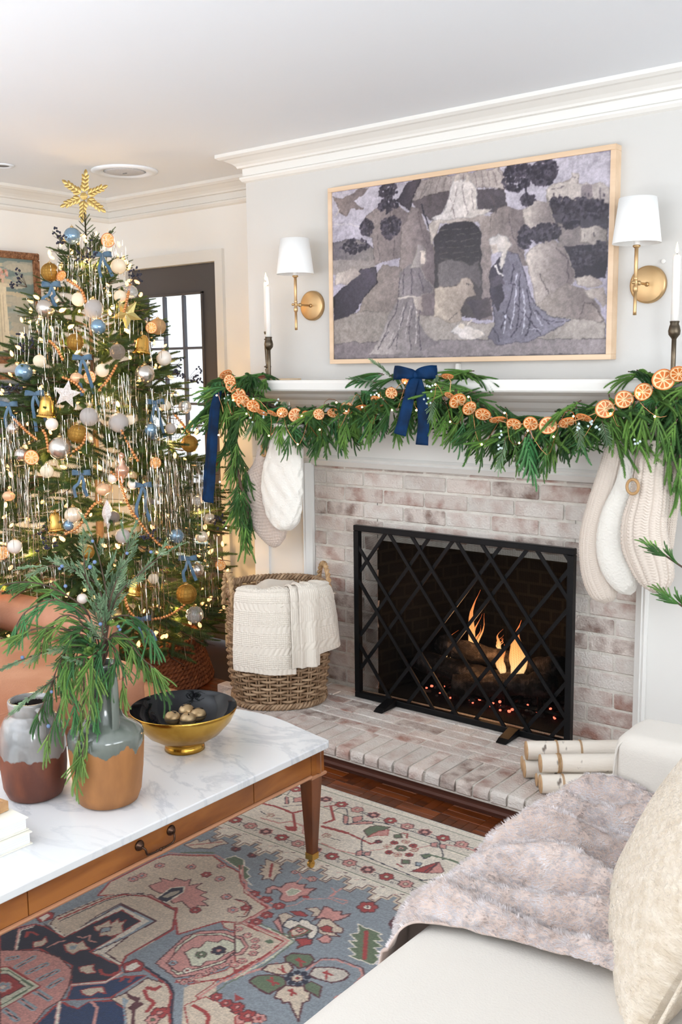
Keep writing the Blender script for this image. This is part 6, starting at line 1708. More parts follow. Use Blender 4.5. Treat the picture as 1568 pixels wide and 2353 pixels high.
# ================================================================ evergreens: garland, greenery, tree
def leafmat(name, c, c2, rough=.55):
    return mat(name, c, rough, col2=c2, nscale=9, rand=.18, sheen=.1)
pine = leafmat('norfolk_green', s2l((74, 118, 48)), s2l((122, 164, 74)))
pine_d = leafmat('dark_pine_green', s2l((44, 88, 38)), s2l((80, 126, 56)))
pine_t = leafmat('teal_pine_green', s2l((52, 116, 62)), s2l((92, 148, 88)))
juni = leafmat('juniper_green', s2l((104, 136, 100)), s2l((156, 182, 144)))
fir = leafmat('fir_green', s2l((50, 76, 32)), s2l((100, 122, 56)))
bark = mat('twig_bark', s2l((92, 74, 60)), .9, col2=s2l((70, 56, 46)), nscale=30)
def finger(b, p, d, L, r, rr, nl=.0135, droop=0, step=.0036, npr=7, wd=.0038, core=.0052):
    p = Vector(p); d = Vector(d).normalized(); pts = []; q = p.copy(); k = 8
    for i in range(k+1):
        pts.append(q.copy()); d = (d+Vector((0, 0, -droop/k))).normalized(); q = q+d*L/k
    b.tube(pts, [core*(1-.6*i/k) for i in range(k+1)], 4)
    n = int(L/step); V = []; F = []
    for i in range(n):
        t = i/n*k; j = min(int(t), k-1); c = pts[j].lerp(pts[j+1], t-j); dd = (pts[j+1]-pts[j]).normalized(); x, y, _ = frame_of(dd)
        env = min(1, (1-i/n)*4+.35)
        for m_ in range(npr):
            a = 2*PI*m_/npr+i*1.3; o = x*math.cos(a)+y*math.sin(a); tip = c+o*r*env*rr.uniform(.8, 1.1)+dd*nl*.75*rr.uniform(.7, 1.2); sd = dd.cross(o)*wd/2
            s = len(V); V += [c+sd-dd*.001, c-sd-dd*.001, tip]; F.append([s, s+1, s+2])
    b.add(V, F)
def frond_mesh(name, m, seed, nf=9, stem=.12, fl=.105, r=.0088, droop=.9, spread=.6, **k):
    rr = random.Random(seed); b = MB(); b.cur = 1; b.tube([(stem*i/4, 0, -.02*(i/4)**2) for i in range(5)], [.0028, .0025, .002, .0018, .0015], 5); b.cur = 0
    for i in range(nf):
        t = .12+.85*i/(nf-1) if nf > 1 else 1; sd = 1 if i % 2 else -1
        a = sd*rr.uniform(.5, 1)*spread*(1.1-t*.7); d = (math.cos(a), math.sin(a), rr.uniform(-.25, .25))
        finger(b, (stem*t, 0, -.02*t*t), d, fl*rr.uniform(.75, 1.15), r, rr, droop=droop*rr.uniform(.5, 1.3), **k)
    return b.mesh(name, [m, bark])
FR = [frond_mesh('frond', m, i, nf=rnd.choice((8, 9, 10)), droop=dr) for i, (m, dr) in enumerate(((pine, .5), (pine, .9), (pine_d, .6), (pine_d, 1.0), (pine_t, .6), (pine, .3), (pine_d, .4), (pine, .7)))]
FT = [frond_mesh('frond', m, 20+i, nf=3, stem=.05, fl=.13, droop=dr, spread=.35) for i, (m, dr) in enumerate(((pine, .3), (pine_d, .3), (pine, .5), (pine_t, .2)))]
JUN = [frond_mesh('juniper_spray', juni, 40+i, nf=26, stem=.16, fl=.045, r=.005, droop=.1, spread=1.15, nl=.006, step=.0036, npr=6, wd=.0032, core=.0018) for i in range(3)]
def aim(d, roll=0):
    q = Vector(d).to_track_quat('X', 'Z'); return (q.to_matrix() @ Matrix.Rotation(roll, 3, 'X')).to_euler()
interp = lambda x, T: float(np.interp(x, [a for a, _ in T], [b for _, b in T]))
TOPL = [(-3.3, 1.39), (-3.2, 1.405), (-3.1, 1.44), (-3.0, 1.45), (-2.9, 1.40), (-2.7, 1.345), (-2.52, 1.35), (-2.37, 1.40), (-2.16, 1.45), (-1.97, 1.44), (-1.84, 1.395), (-1.7, 1.345), (-1.6, 1.33), (-1.475, 1.37), (-1.35, 1.41), (-1.24, 1.435), (-1.1, 1.45), (-.7, 1.46)]
BOTL = [(-3.3, 1.33), (-3.15, 1.25), (-3.0, 1.22), (-2.9, 1.19), (-2.78, 1.14), (-2.65, 1.15), (-2.57, 1.11), (-2.43, 1.12), (-2.32, 1.21), (-2.2, 1.17), (-2.02, 1.25), (-1.95, 1.20), (-1.86, 1.13), (-1.76, 1.11), (-1.67, 1.15), (-1.6, 1.10), (-1.51, 1.11), (-1.44, 1.17), (-1.385, 1.20), (-1.3, 1.20), (-1.22, 1.25), (-1.16, 1.14), (-1.05, 1.12), (-.7, 1.15)]
GA = empty('mantel_garland', (-2.1, -.2, 1.4), 0, 'lush evergreen garland swagged along the white mantel shelf', 'garland')
def gput(me, p, d, s, roll=0, name='frond'):
    return link(name, me, GA, (p[0]+2.1, p[1]+.2, p[2]-1.4), aim(d, roll), s)
rg = random.Random(21)
N = 89
for i in range(N):     # hanging rows along the shelf edge
    x = -3.12+(2.25)*i/(N-1)+rg.uniform(-.01, .01); t = interp(x, TOPL); bt_ = interp(x, BOTL); lv = (i*7 % 5)/4
    z = t-.03-lv*(t-bt_)*.45; y = -.235-.05*rg.random()-(.03 if lv > .5 else 0); L = max(.08, (z-bt_)*rg.uniform(.8, 1.08)); sc = L/.2
    gput(rg.choice(FR), (x, y, z), (rg.uniform(-.35, .35), rg.uniform(-.35, -.02), -1), min(max(sc, .55), 1.15), rg.uniform(0, 6.28))
N = 106
for i in range(N):     # combed along the shelf top and front
    x = -3.18+(2.35)*i/(N-1); t = interp(x, TOPL); sgn = rg.choice((-1, 1)); sl = (interp(x+.08, TOPL)-interp(x-.08, TOPL))/.16
    z = t-.012-rg.random()*.09; y = -.2-.09*rg.random()+(.07 if z > 1.42 else 0)
    gput(rg.choice(FR), (x, y, z), (sgn, rg.uniform(-.7, .05), sgn*sl+rg.uniform(-.45, .0)), rg.uniform(.65, .95), rg.uniform(-.4, .4))
for i in range(9):     # spilling past the left end of the shelf
    gput(rg.choice(FR), (-3.12+rg.uniform(-.03, .05), -.24+rg.uniform(-.05, .04), 1.40-.018*i), (-1, rg.uniform(-.4, .3), rg.uniform(-.5, .25)), rg.uniform(.6, .8), rg.uniform(-1, 1))
N = 40
for i in range(N):     # long tail at the left end
    u = i/(N-1); z = 1.33-.52*u; x = -3.07+.075*u+rg.uniform(-.05, .05)*(1-u*.55); y = -.25+rg.uniform(-.04, .04)
    gput(rg.choice(FR[2:4]+FR[:1]), (x, y, z), (rg.uniform(-.3, .3), rg.uniform(-.25, .1), -1), rg.uniform(.5, .72), rg.uniform(0, 6.28))
for d in ((.12, 0, -1), (.35, -.1, -1), (-.15, 0, -1)): gput(FT[0], (-2.99, -.25, .82), d, .9)
for i in range(14):    # mounded over the left shelf corner
    gput(rg.choice(FR), (-3.13+.24*i/13, -.14-.12*rg.random(), 1.43+.02*rg.random()), (rg.uniform(-.6, .6), rg.uniform(-1, -.3), rg.uniform(-.4, .0)), rg.uniform(.45, .65))
for i in range(28):    # resting on top of the shelf at the high points
    x = (-3.12+.22*rg.random(), -2.33+.2*rg.random(), -2.0+.12*rg.random(), -1.32+.3*rg.random())[i % 4]
    gput(rg.choice(FR), (x, -.235+.07*rg.random(), 1.44+.022*rg.random()), (rg.choice((-1, 1)), rg.uniform(-.5, .1), rg.uniform(-.25, .05)), rg.uniform(.55, .75), rg.uniform(-.5, .5))
# right side: tufts that hang lower past the picture edge, and juniper accents
for p, d, s in (((-1.60, -.31, 1.26), (.1, -.1, -1), .85), ((-1.62, -.31, 1.25), (.4, -.1, -1), .9), ((-1.33, -.3, 1.3), (.6, -.2, -.8), .9), ((-1.3, -.3, 1.32), (.8, -.1, -.7), 1), ((-1.12, -.3, 1.25), (-.1, -.1, -1), .8), ((-1.1, -.28, 1.2), (.1, 0, -1), .9), ((-1.2, -.335, 1.36), (.05, -.05, -1), .8), ((-1.16, -.335, 1.35), (.25, -.05, -1), .8), ((-1.24, -.33, 1.36), (-.15, -.05, -1), .75)):
    gput(FR[4 if p[0] < -1.5 else 0], p, d, s)
for p, d, s in (((-2.27, -.27, 1.42), (-1, -.3, .3), .6), ((-2.2, -.26, 1.44), (-.6, -.4, .7), .6), ((-2.3, -.3, 1.38), (-.4, -.5, -.2), .5), ((-1.98, -.3, 1.42), (.3, -.6, .2), .5), ((-1.99, -.31, 1.38), (.2, -.5, -.9), .6), ((-1.42, -.32, 1.30), (.3, -.5, -.6), .6), ((-1.34, -.32, 1.30), (.4, -.5, -.5), .6), ((-1.68, -.33, 1.24), (.1, -.5, -1), .7), ((-2.86, -.31, 1.27), (-.3, -.5, -.7), .5), ((-2.72, -.3, 1.33), (.5, -.3, .1), .4)):
    gput(JUN[rg.randrange(3)], p, d, s, rg.uniform(-1, 1), 'juniper_sprig')
jb = mat('frosted_berry', s2l((190, 204, 204)), .6); berr = MB(); br_me = MB().ball((0, 0, 0), .0042, 8, 6).mesh('berry', jb, True)
for c in ((-2.23, -.33, 1.375), (-2.2, -.33, 1.36), (-2.27, -.32, 1.36), (-1.975, -.34, 1.40), (-1.99, -.34, 1.36), (-1.41, -.36, 1.28), (-1.36, -.36, 1.29), (-1.33, -.36, 1.28), (-1.675, -.36, 1.21), (-1.67, -.36, 1.25), (-2.85, -.34, 1.27), (-2.72, -.33, 1.345), (-2.795, -.33, 1.29), (-3.0, -.33, 1.36), (-1.2, -.36, 1.24)):
    for k in range(rg.choice((3, 4, 5))): link('berry', br_me, GA, (c[0]+2.1+rg.uniform(-.014, .014), c[1]+.2-.004+rg.uniform(-.006, .006), c[2]-1.4+rg.uniform(-.012, .012)))
st = MB(); st.tube(cr([(x, -.225, interp(x, TOPL)-.06) for x in np.linspace(-3.15, -.8, 20)], 4), .008, 6); st.tube(cr([(-3.1, -.235, 1.36), (-3.08, -.245, 1.2), (-3.02, -.25, 1.0), (-2.98, -.25, .84)], 6), .006, 6)
o = st.build('woody_stem', bark, GA, True); o.location = -GA.location
inner = MB(); mt_ = [(m_.name, m_) for m_ in FR]; 
for i in range(110):    # dense inner foliage behind the picked-out fronds
    x = -3.14+2.3*i/109; t = interp(x, TOPL); bt_ = interp(x, BOTL); me = FR[2+(i % 2)]; hang = i % 2; z = t-.03-.5*(t-bt_)*rg.random()
    d = (rg.uniform(-.4, .4), -.1, -1) if hang else (rg.choice((-1, 1)), rg.uniform(-.3, .1), rg.uniform(-.4, .1)); sc = min(1, max(.5, (z-bt_)*.9/.2)) if hang else .75
    T_ = Matrix.Translation((x, -.2-.035*rg.random(), z)) @ aim(d, rg.random()*6).to_matrix().to_4x4() @ Matrix.Scale(sc, 4)
    inner.cur = 0; inner.add([T_ @ v.co for v in me.vertices], [list(p.vertices) for p in me.polygons])
o = inner.build('inner_foliage', pine_d, GA); o.location = -GA.location; o['kind'] = 'stuff'
# dried orange garland
rind = mat('orange_rind', s2l((206, 120, 60)), .6); pith = mat('orange_pith', s2l((242, 208, 160)), .7, bump=.2, bscale=200); pulp = mat('dried_pulp', s2l((190, 92, 34)), .45, col2=s2l((214, 124, 52)), nscale=60)
pulp_f = mat('fresh_pulp', s2l((236, 150, 66)), .4, col2=s2l((246, 178, 98)), nscale=60)
def orange_mesh(pl, seed):
    rr = random.Random(seed); b = MB(); n = 30
    wob = lambda a: 1+.03*math.sin(2*a+seed)+.02*math.sin(3*a+2*seed)
    P = []
    for r_, z in ((.90, -.07), (1, -.06), (1, .06), (.90, .07)): P += [(r_*wob(2*PI*j/n)*math.cos(2*PI*j/n), r_*wob(2*PI*j/n)*math.sin(2*PI*j/n), z) for j in range(n)]
    b.cur = 0; b.add(P, [[i*n+j, i*n+(j+1) % n, (i+1)*n+(j+1) % n, (i+1)*n+j] for i in range(3) for j in range(n)])
    b.cur = 1; b.prism([(.92*wob(2*PI*j/n)*math.cos(2*PI*j/n), .92*wob(2*PI*j/n)*math.sin(2*PI*j/n)) for j in range(n)], -.045, .045)
    b.cur = 2; ns = 9
    for k in range(ns):
        a0, a1 = 2*PI*k/ns+.1, 2*PI*(k+1)/ns-.1; am = (a0+a1)/2
        poly = [(.16*math.cos(am), .16*math.sin(am)), (.5*math.cos(a0+.02), .5*math.sin(a0+.02)), (.72*math.cos(a0), .72*math.sin(a0)), (.80*math.cos(am), .80*math.sin(am)), (.72*math.cos(a1), .72*math.sin(a1)), (.5*math.cos(a1-.02), .5*math.sin(a1-.02))]
        b.prism(poly, -.07, .07)
    return b.mesh('orange_slice', [rind, pith, pl])
ORD = [orange_mesh(pulp, s) for s in range(3)]; ORF = [orange_mesh(pulp_f, s+5) for s in range(2)]
OG = empty('dried_orange_garland', ORANGES[0][:3], 0, 'string of dried orange slices threaded on twine across the mantel garland', 'garland')
def face_rot(d, tilt, axis_ang):
    m3 = Vector(d).normalized().to_track_quat('Z', 'Y').to_matrix(); return (m3 @ Matrix.Rotation(axis_ang, 3, 'Z') @ Matrix.Rotation(tilt, 3, 'X')).to_euler()
O0 = Vector(ORANGES[0][:3])
for i, (x, y, z, r, a) in enumerate(ORANGES):
    link('orange_slice', ORD[i % 3], OG, Vector((x, y, z))-O0, face_rot((.5, -.84, .15), math.radians(a), rg.uniform(-.6, .6)), r)
MB().tube(cr([Vector(o[:3])-O0 for o in ORANGES], 3), .0016, 5).build('twine', twine, OG)
# fairy lights on the garland
warm = mat('warm_bulb', (1, .7, .35), .5, emit=(1, .62, .26), estr=16); copper = mat('copper_wire', s2l((190, 130, 90)), .35, 1)
GL = empty('garland_fairy_lights', (-2.1, -.3, 1.3), 0, 'thin copper wire fairy lights woven through the mantel garland', 'string lights')
pts = []; 
for k in range(60):
    x = -3.08+1.95*k/59; pts.append((x+2.1+rg.uniform(-.02, .02), -.03+rg.uniform(-.03, .02), interp(x, TOPL)-.09+.055*math.sin(k*1.7)+rg.uniform(-.03, .03)-1.3))
pts = [(-.95, .0, -.5), (-.93, .01, -.4), (-.97, -.01, -.3), (-.93, .0, -.2), (-.98, 0, -.1), (-.95, -.01, 0)]+pts
MB().tube(cr(pts, 3), .0009, 4).build('copper_wire', copper, GL)
bl = MB().ball((0, 0, 0), .0036, 8, 6).mesh('bulb', warm, True)
for p in pts[::2]: link('bulb', bl, GL, (p[0], p[1]-.012, p[2]))

# ---- velvet bows
velvet = mat('navy_velvet', s2l((2, 26, 52)), .7, col2=s2l((4, 46, 86)), nscale=14, sheen=.0, spec=.2, bump=.12, bscale=90)
velvet_s = mat('dusty_blue_velvet', s2l((54, 84, 108)), .7, col2=s2l((96, 122, 142)), nscale=14, sheen=.1)
def ribbon(b, path, w, nrm=(0, -1, 0), n=6, side=None):
    P = cr(path, n); V = []; k = len(P)
    for i, p in enumerate(P):
        d = (P[min(i+1, k-1)]-P[max(i-1, 0)]).normalized(); s = d.cross(Vector(nrm)) if side is None else Vector(side); s = s.normalized() if s.length > 1e-4 else Vector((1, 0, 0)); q = s.cross(d)
        ww = (w[0]+(w[1]-w[0])*i/(k-1)) if hasattr(w, '__len__') else w
        if side is not None: ww *= .42+.58*math.sin(PI*i/(k-1))**.6
        for t in (-1, -.5, 0, .5, 1): V.append(p+s*t*ww/2+q*(.12*ww*math.sin(t*2+i*.8)*(.4)+(0)))
    F = [[i*5+j, i*5+j+1, i*5+6+j, i*5+5+j] for i in range(k-1) for j in range(4)]; b.add(V, F)
def bow_parts(t, m, s, tails, tw):
    for sg in (-1, 1):
        b = MB(); ribbon(b, [(0, -.05*s, 0), (sg*.35*s, -.3*s, .08*s), (sg*.75*s, -.3*s, .12*s), (sg*s, -.05*s, .1*s), (sg*.8*s, .2*s, .08*s), (sg*.35*s, .14*s, .04*s), (0, .02*s, 0)], .62*s, side=(sg*-.15, -.1, 1))
        b.v = [tuple(v) for v in b.v]; b.build('loop', m, t, True, solid=.0015)
    b = MB().ball((0, -.02*s, 0), .17*s, 12, 8, 1.15); b.build('knot', m, t, True)
    for tl in tails: b = MB(); ribbon(b, tl, (tw*.75, tw), (0, -1, 0), 8); b.build('tail', m, t, True, solid=.0015)
t = empty('velvet_bow', (-2.045, -.335, 1.45), .3, 'large navy velvet bow at the centre of the mantel garland', 'bow')
bow_parts(t, velvet, .080, [[(0, 0, 0), (-.012, -.02, -.05), (-.03, -.015, -.12), (-.055, -.02, -.215)], [(0, 0, 0), (.02, -.015, -.06), (.035, -.02, -.15), (.03, -.025, -.25)]], .046)
t = empty('velvet_ribbon', (-3.085, -.30, 1.40), .3, 'long navy velvet ribbon hanging at the left end of the mantel garland', 'ribbon')
for tl in ([(0, .0, 0), (-.006, -.02, -.1), (-.018, -.03, -.25), (-.035, -.03, -.4), (-.045, -.035, -.49)], [(.0, .01, 0), (-.022, -.008, -.1), (-.036, -.018, -.25), (-.052, -.02, -.38), (-.06, -.02, -.485)]):
    b = MB(); ribbon(b, tl, (.034, .046), n=8); b.build('tail', velvet, t, True, solid=.0016)

# ================================================================ christmas tree
AX, AY = -3.87, -.35
ZR = [0, .15, .3, .5, .75, 1.0, 1.3, 1.6, 1.85, 2.05, 2.18, 2.25]; RR = [.3, .5, .60, .62, .60, .55, .46, .35, .25, .15, .07, .03]
TR = lambda z: float(np.interp(z, ZR, RR))
CT = empty('christmas_tree', (AX, AY, .0), 0, 'tall fir christmas tree in the corner between the gilt frame and the glazed door', 'tree')
MB().tube([(0, 0, .1), (.005, 0, 1), (0, 0, 2.2)], [.03, .014, .003], 10).build('trunk', bark, CT, True)
def bough_mesh(seed):
    rr = random.Random(seed); b = MB(); b.cur = 1; b.tube([(.3*i/5, 0, .012*math.sin(i)) for i in range(6)], [.004, .0035, .003, .0025, .002, .001], 5); b.cur = 0
    K = dict(npr=7, wd=.003, core=.0022, step=.0036)
    finger(b, (.02, 0, 0), (1, 0, .02), .3, .013, rr, nl=.012, droop=-.05, **K)
    for i in range(8):
        t = .05+.026*i; sd = 1 if i % 2 else -1; a = sd*rr.uniform(.6, 1.0); finger(b, (t, 0, 0), (math.cos(a), math.sin(a), rr.uniform(-.15, .3)), (.15-.010*i)*rr.uniform(.8, 1.15), .0115, rr, nl=.012, droop=.1, **K)
    return b.mesh('branch', [fir, bark])
BO = [bough_mesh(100+i) for i in range(5)]; rt_ = random.Random(77)
ZS = []
for i in range(295):
    u = (i+.5)/295; ZS.append(.22+1.93*u**1.25)
for i, z in enumerate(ZS):
    az = (i*2.39996) % (2*PI)
    if i % 3: az = -.66+rt_.uniform(-1.7, 1.7)
    R = TR(z); s = max(.42, min(1.35, R*.95/.3))*rt_.uniform(.85, 1.12); r0_ = max(R-.3*s*.92, 0)
    up = -.16+.5*(z/2.2)**2+rt_.uniform(-.12, .15)
    if z > 2.0: up += .5
    d = (math.cos(az), math.sin(az), up); p = (r0_*math.cos(az), r0_*math.sin(az), z-up*.15)
    link('branch', BO[i % 5], CT, p, aim(d, rt_.uniform(-.6, .6)), s)
link('branch', BO[0], CT, (0, 0, 2.06), aim((.05, 0, 1)), .45)
for d in ((-.75, -.6, .2), (.6, .45, .65), (-.55, -.45, .5)): link('branch', BO[1], CT, (0, 0, 2.0), aim(d), .6)
# woven collar
jute = mat('braided_jute', s2l((150, 88, 52)), .85, col2=s2l((110, 58, 32)), nscale=30, bump=.4)
TC = empty('tree_collar', (AX+.16, AY+.06, 0.0), 0, 'round braided jute basket collar around the foot of the tree', 'basket')
for k in range(12):
    z = .012+k*.0185; R = .36-.006*k; rw = MB(); pts = []
    for ph in (0, PI):
        rw.tube([((R+.007*math.cos(a*40+ph))*math.cos(a), (R+.007*math.cos(a*40+ph))*math.sin(a), z+.006*math.sin(a*40+ph)) for a in [2*PI*i/200 for i in range(200)]], .0075, 5, closed=True)
    rw.build('braid', jute, TC, True)
MB().lathe([(.0001, .006), (.34, .006), (.34, .02), (.0001, .02)], 32).build('base', jute, TC)

# ornaments
cap_m = mat('ornament_cap', s2l((206, 176, 120)), .3, 1)
OM = {
 'glass_blue': (mat('pale_blue_glass', s2l((148, 178, 200)), .16, .55, col2=s2l((110, 146, 176)), nscale=30, coat=.8), 'pale blue glass bauble'),
 'cream': (mat('capiz_cream', s2l((230, 214, 186)), .4, coat=.2), 'flat cream shell ornament'),
 'gold_cage': (mat('amber_gold_mesh', s2l((158, 118, 48)), .4, .5, col2=s2l((196, 150, 70)), nscale=40, bump=.3, bscale=120), 'amber gold wire bauble'),
 'silver': (mat('satin_silver', s2l((214, 208, 200)), .22, .9, bump=.05, bscale=60), 'silver bauble'),
 'crackle': (mat('icy_glitter', s2l((240, 234, 230)), .3, .0, col2=s2l((216, 204, 196)), nscale=160, bump=.7, bscale=180), 'glittered white bauble'),
 'clear': (mat('clear_glass', (1, .99, .97), .04, trans=.75, ior=1.25, coat=.6), 'clear glass bauble'),
 'tan': (mat('tan_wood', s2l((188, 154, 112)), .6, col2=s2l((160, 126, 88)), nscale=20), 'wooden bauble'),
 'filigree': (mat('silver_filigree', s2l((216, 206, 196)), .3, .8, bump=.9, bscale=90), 'filigree bauble'),
 'white': (mat('matte_white_glass', s2l((238, 230, 220)), .3, coat=.4), 'white bauble'),
 'peach': (mat('peach_shell', s2l((232, 186, 146)), .3, .2, coat=.4), 'peach shell ornament'),
 'ribbed': (mat('ribbed_glass', s2l((236, 220, 196)), .15, .2, coat=.8), 'ribbed glass bauble')}
OMESH = {}
capb = MB().lathe([(.2, .95), (.22, .98), (.2, 1.1), (.0001, 1.1)], 12).tube([(.09*math.cos(a), 0, 1.19+.09*math.sin(a)) for a in [k*PI/6 for k in range(12)]], .025, 5, closed=True)
capme = capb.mesh('cap', cap_m, True)
def orn_mesh(k):
    if k in OMESH: return OMESH[k]
    m = OM[k][0]; b = MB()
    if k == 'ribbed' or k == 'white' and False:
        b.ball((0, 0, 0), 1, 48, 16); b.v = [(x*(1+.05*math.cos(12*math.atan2(y, x))), y*(1+.05*math.cos(12*math.atan2(y, x))), z*.92) for x, y, z in b.v]
    elif k == 'cream':
        b.ball((0, 0, 0), 1, 24, 14); b.v = [(x, y*.45, z) for x, y, z in b.v]
    elif k == 'peach':
        b.ball((0, 0, 0), 1, 40, 14); b.v = [(x*(1+.06*math.cos(10*math.atan2(y, x))), y, z*.85) for x, y, z in b.v]
    elif k in ('gold_cage', 'filigree'):
        b.ball((0, 0, 0), .955, 24, 14)
        for q in range(8):
            a = q*PI/8; b.tube([(math.cos(t)*math.cos(a), math.cos(t)*math.sin(a), math.sin(t)) for t in [2*PI*i/24 for i in range(24)]], .03, 4, closed=True)
        for zz in (-.7, -.35, 0, .35, .7): b.tube([(math.sqrt(1-zz*zz)*math.cos(t), math.sqrt(1-zz*zz)*math.sin(t), zz) for t in [2*PI*i/24 for i in range(24)]], .03, 4, closed=True)
    elif k == 'silver':
        b.ball((0, 0, 0), 1, 28, 18)
        b.tube([(1.0*math.cos(t), 1.0*math.sin(t), .0) for t in [2*PI*i/30 for i in range(30)]], .02, 4, closed=True)
    else: b.ball((0, 0, 0), 1, 28, 18)
    OMESH[k] = b.mesh('globe', m, True); return OMESH[k]
GRP = {'glass_blue': 'pale blue baubles on the tree', 'cream': 'cream shell ornaments on the tree', 'gold_cage': 'amber gold baubles on the tree', 'silver': 'silver baubles on the tree', 'crackle': 'glittered white baubles on the tree', 'clear': 'clear glass baubles on the tree', 'tan': None, 'filigree': 'filigree baubles on the tree', 'white': 'white baubles on the tree', 'peach': 'peach ornaments on the tree', 'ribbed': 'ribbed glass baubles on the tree'}
for k, x, y, z, r, tail in ORN:
    if k == 'orange':
        t = empty('orange_slice_ornament', (x, y, z), 0, 'dried orange slice '+tail.replace('bright, ', 'bright ').replace('tilted, ', 'tilted '), 'ornament', 'orange slices on the tree')
        link('slice', ORF[rt_.randrange(2)], t, (0, 0, 0), face_rot((.72, -.66, .1), 1.0 if 'tilted' in tail else rt_.uniform(-.3, .3), rt_.random()), r)
        MB().tube([(0, 0, r), (.001, .001, r+.02)], .0008, 4).build('hook', cap_m, t); continue
    t = empty('bauble', (x, y, z), 0, OM[k][1]+' '+tail, 'ornament', GRP[k])
    link('globe', orn_mesh(k), t, (0, 0, 0), (rt_.uniform(-.2, .2), rt_.uniform(-.2, .2), -.66+PI/2 if k == 'cream' else rt_.random()*6), r)
    link('cap', capme, t, (0, 0, 0), None, r)
gold = mat('polished_gold', s2l((222, 178, 96)), .22, 1, bump=.05, bscale=80)
for x, y, z, r, tail in BELLS:
    t = empty('bell_ornament', (x, y, z), 0, 'gold metal bell '+tail, 'bell', 'gold bells on the tree')
    o = MB().lathe([(1.0, -1.1), (1.02, -1.02), (.86, -.9), (.76, -.3), (.66, .5), (.5, .85), (.2, 1.0), (.0001, 1.02)], 28).lathe([(.92, -1.08), (.7, -.3), (.5, .7), (.0001, .9)], 24).build('bell_body', gold, t, True); o.scale = (r, r, r); o.rotation_euler = (rt_.uniform(-.2, .2), rt_.uniform(-.25, .25), 0)
    o = MB().tube([(.16*math.cos(a), 0, 1.15+.16*math.sin(a)) for a in [k*PI/6 for k in range(12)]], .04, 5, closed=True).ball((0, 0, -1.05), .16).build('clapper_and_ring', gold, t, True); o.scale = (r, r, r)
for i, (x, y, z, tail) in enumerate(BOWS):
    t = empty('blue_bow', (x, y, z), .72+rt_.uniform(-.2, .2), 'dusty blue velvet bow '+tail, 'bow', 'small blue velvet bows on the tree')
    L = .16 if 'long' in tail else .1; q = rt_.uniform(-.02, .02)
    bow_parts(t, velvet_s, .040, [[(0, 0, 0), (-.01, -.012, -.04), (-.018+q, -.02, -L*.6), (-.012+q, -.02, -L)], [(0, 0, 0), (.014, -.012, -.04), (.022+q, -.016, -L*.55), (.038+q, -.02, -L*.95)]], .015)
# stars, finial, icicle
def star_mesh(pts_n, ro, ri, th):
    b = MB(); n = pts_n*2; P = [((ro if k % 2 == 0 else ri)*math.sin(PI*k/pts_n), 0, (ro if k % 2 == 0 else ri)*math.cos(PI*k/pts_n)) for k in range(n)]
    V = P+[(0, -th, 0), (0, th, 0)]; return b.add(V, [[i, (i+1) % n, n] for i in range(n)]+[[(i+1) % n, i, n+1] for i in range(n)])
for i, (m, nm, lb, ro) in enumerate(((OM['crackle'][0], 'star_ornament', 'white beaded five point star left of the tree centre', .062), (mat('pale_gold_foil', s2l((200, 184, 120)), .3, .7), 'star_ornament', 'pale gold star at the upper right of the tree', .07))):
    p = STARS[i]; t = empty(nm, p, .72, lb, 'ornament'); o = star_mesh(5, ro, ro*.45, .014).build('star_body', m, t); MB().tube([(0, 0, ro), (0, 0, ro+.02)], .001, 4).build('hook', cap_m, t); o.rotation_euler = (0, .2+.5*i, 0)
t = empty('finial_ornament', STARS[2], 0, 'pink glass finial ornament with rings, right of centre', 'ornament'); MB().lathe([(.0001, -.075), (.004, -.06), (.012, -.052), (.005, -.045), (.02, -.03), (.032, -.012), (.03, .004), (.012, .02), (.016, .03), (.006, .04), (.014, .052), (.012, .064), (.0001, .072)], 20).build('glass_body', mat('rose_gold_glass', s2l((226, 178, 150)), .15, .6, coat=.6), t, True)
t = empty('icicle_ornament', STARS[3], 0, 'silver white drop ornament hanging left of the bead strand', 'ornament'); MB().lathe([(.0001, -.07), (.01, -.045), (.024, -.005), (.02, .02), (.007, .05), (.0001, .06)], 6).build('drop', OM['crackle'][0], t)
# bead garland
bead_m = mat('copper_bead', s2l((214, 148, 92)), .3, .6, coat=.3); bme = MB().ball((0, 0, 0), .0068, 10, 7).mesh('bead', bead_m, True)
BG = empty('bead_garland', BEADS[6][0], 0, 'copper coloured wooden bead garland looped around the tree', 'garland'); B0 = Vector(BEADS[6][0]); nb = 0
for path in BEADS:
    P = cr([Vector(p) for p in path], 10); acc = 0; MB().tube([p-B0 for p in P], .0009, 4).build('cord', twine, BG)
    for a, c in zip(P, P[1:]):
        L = (c-a).length; acc += L
        while acc > .0135 and nb < 295: acc -= .0135; link('bead', bme, BG, a.lerp(c, max(0, 1-acc/max(L, 1e-6)) if L else 0)-B0); nb += 1
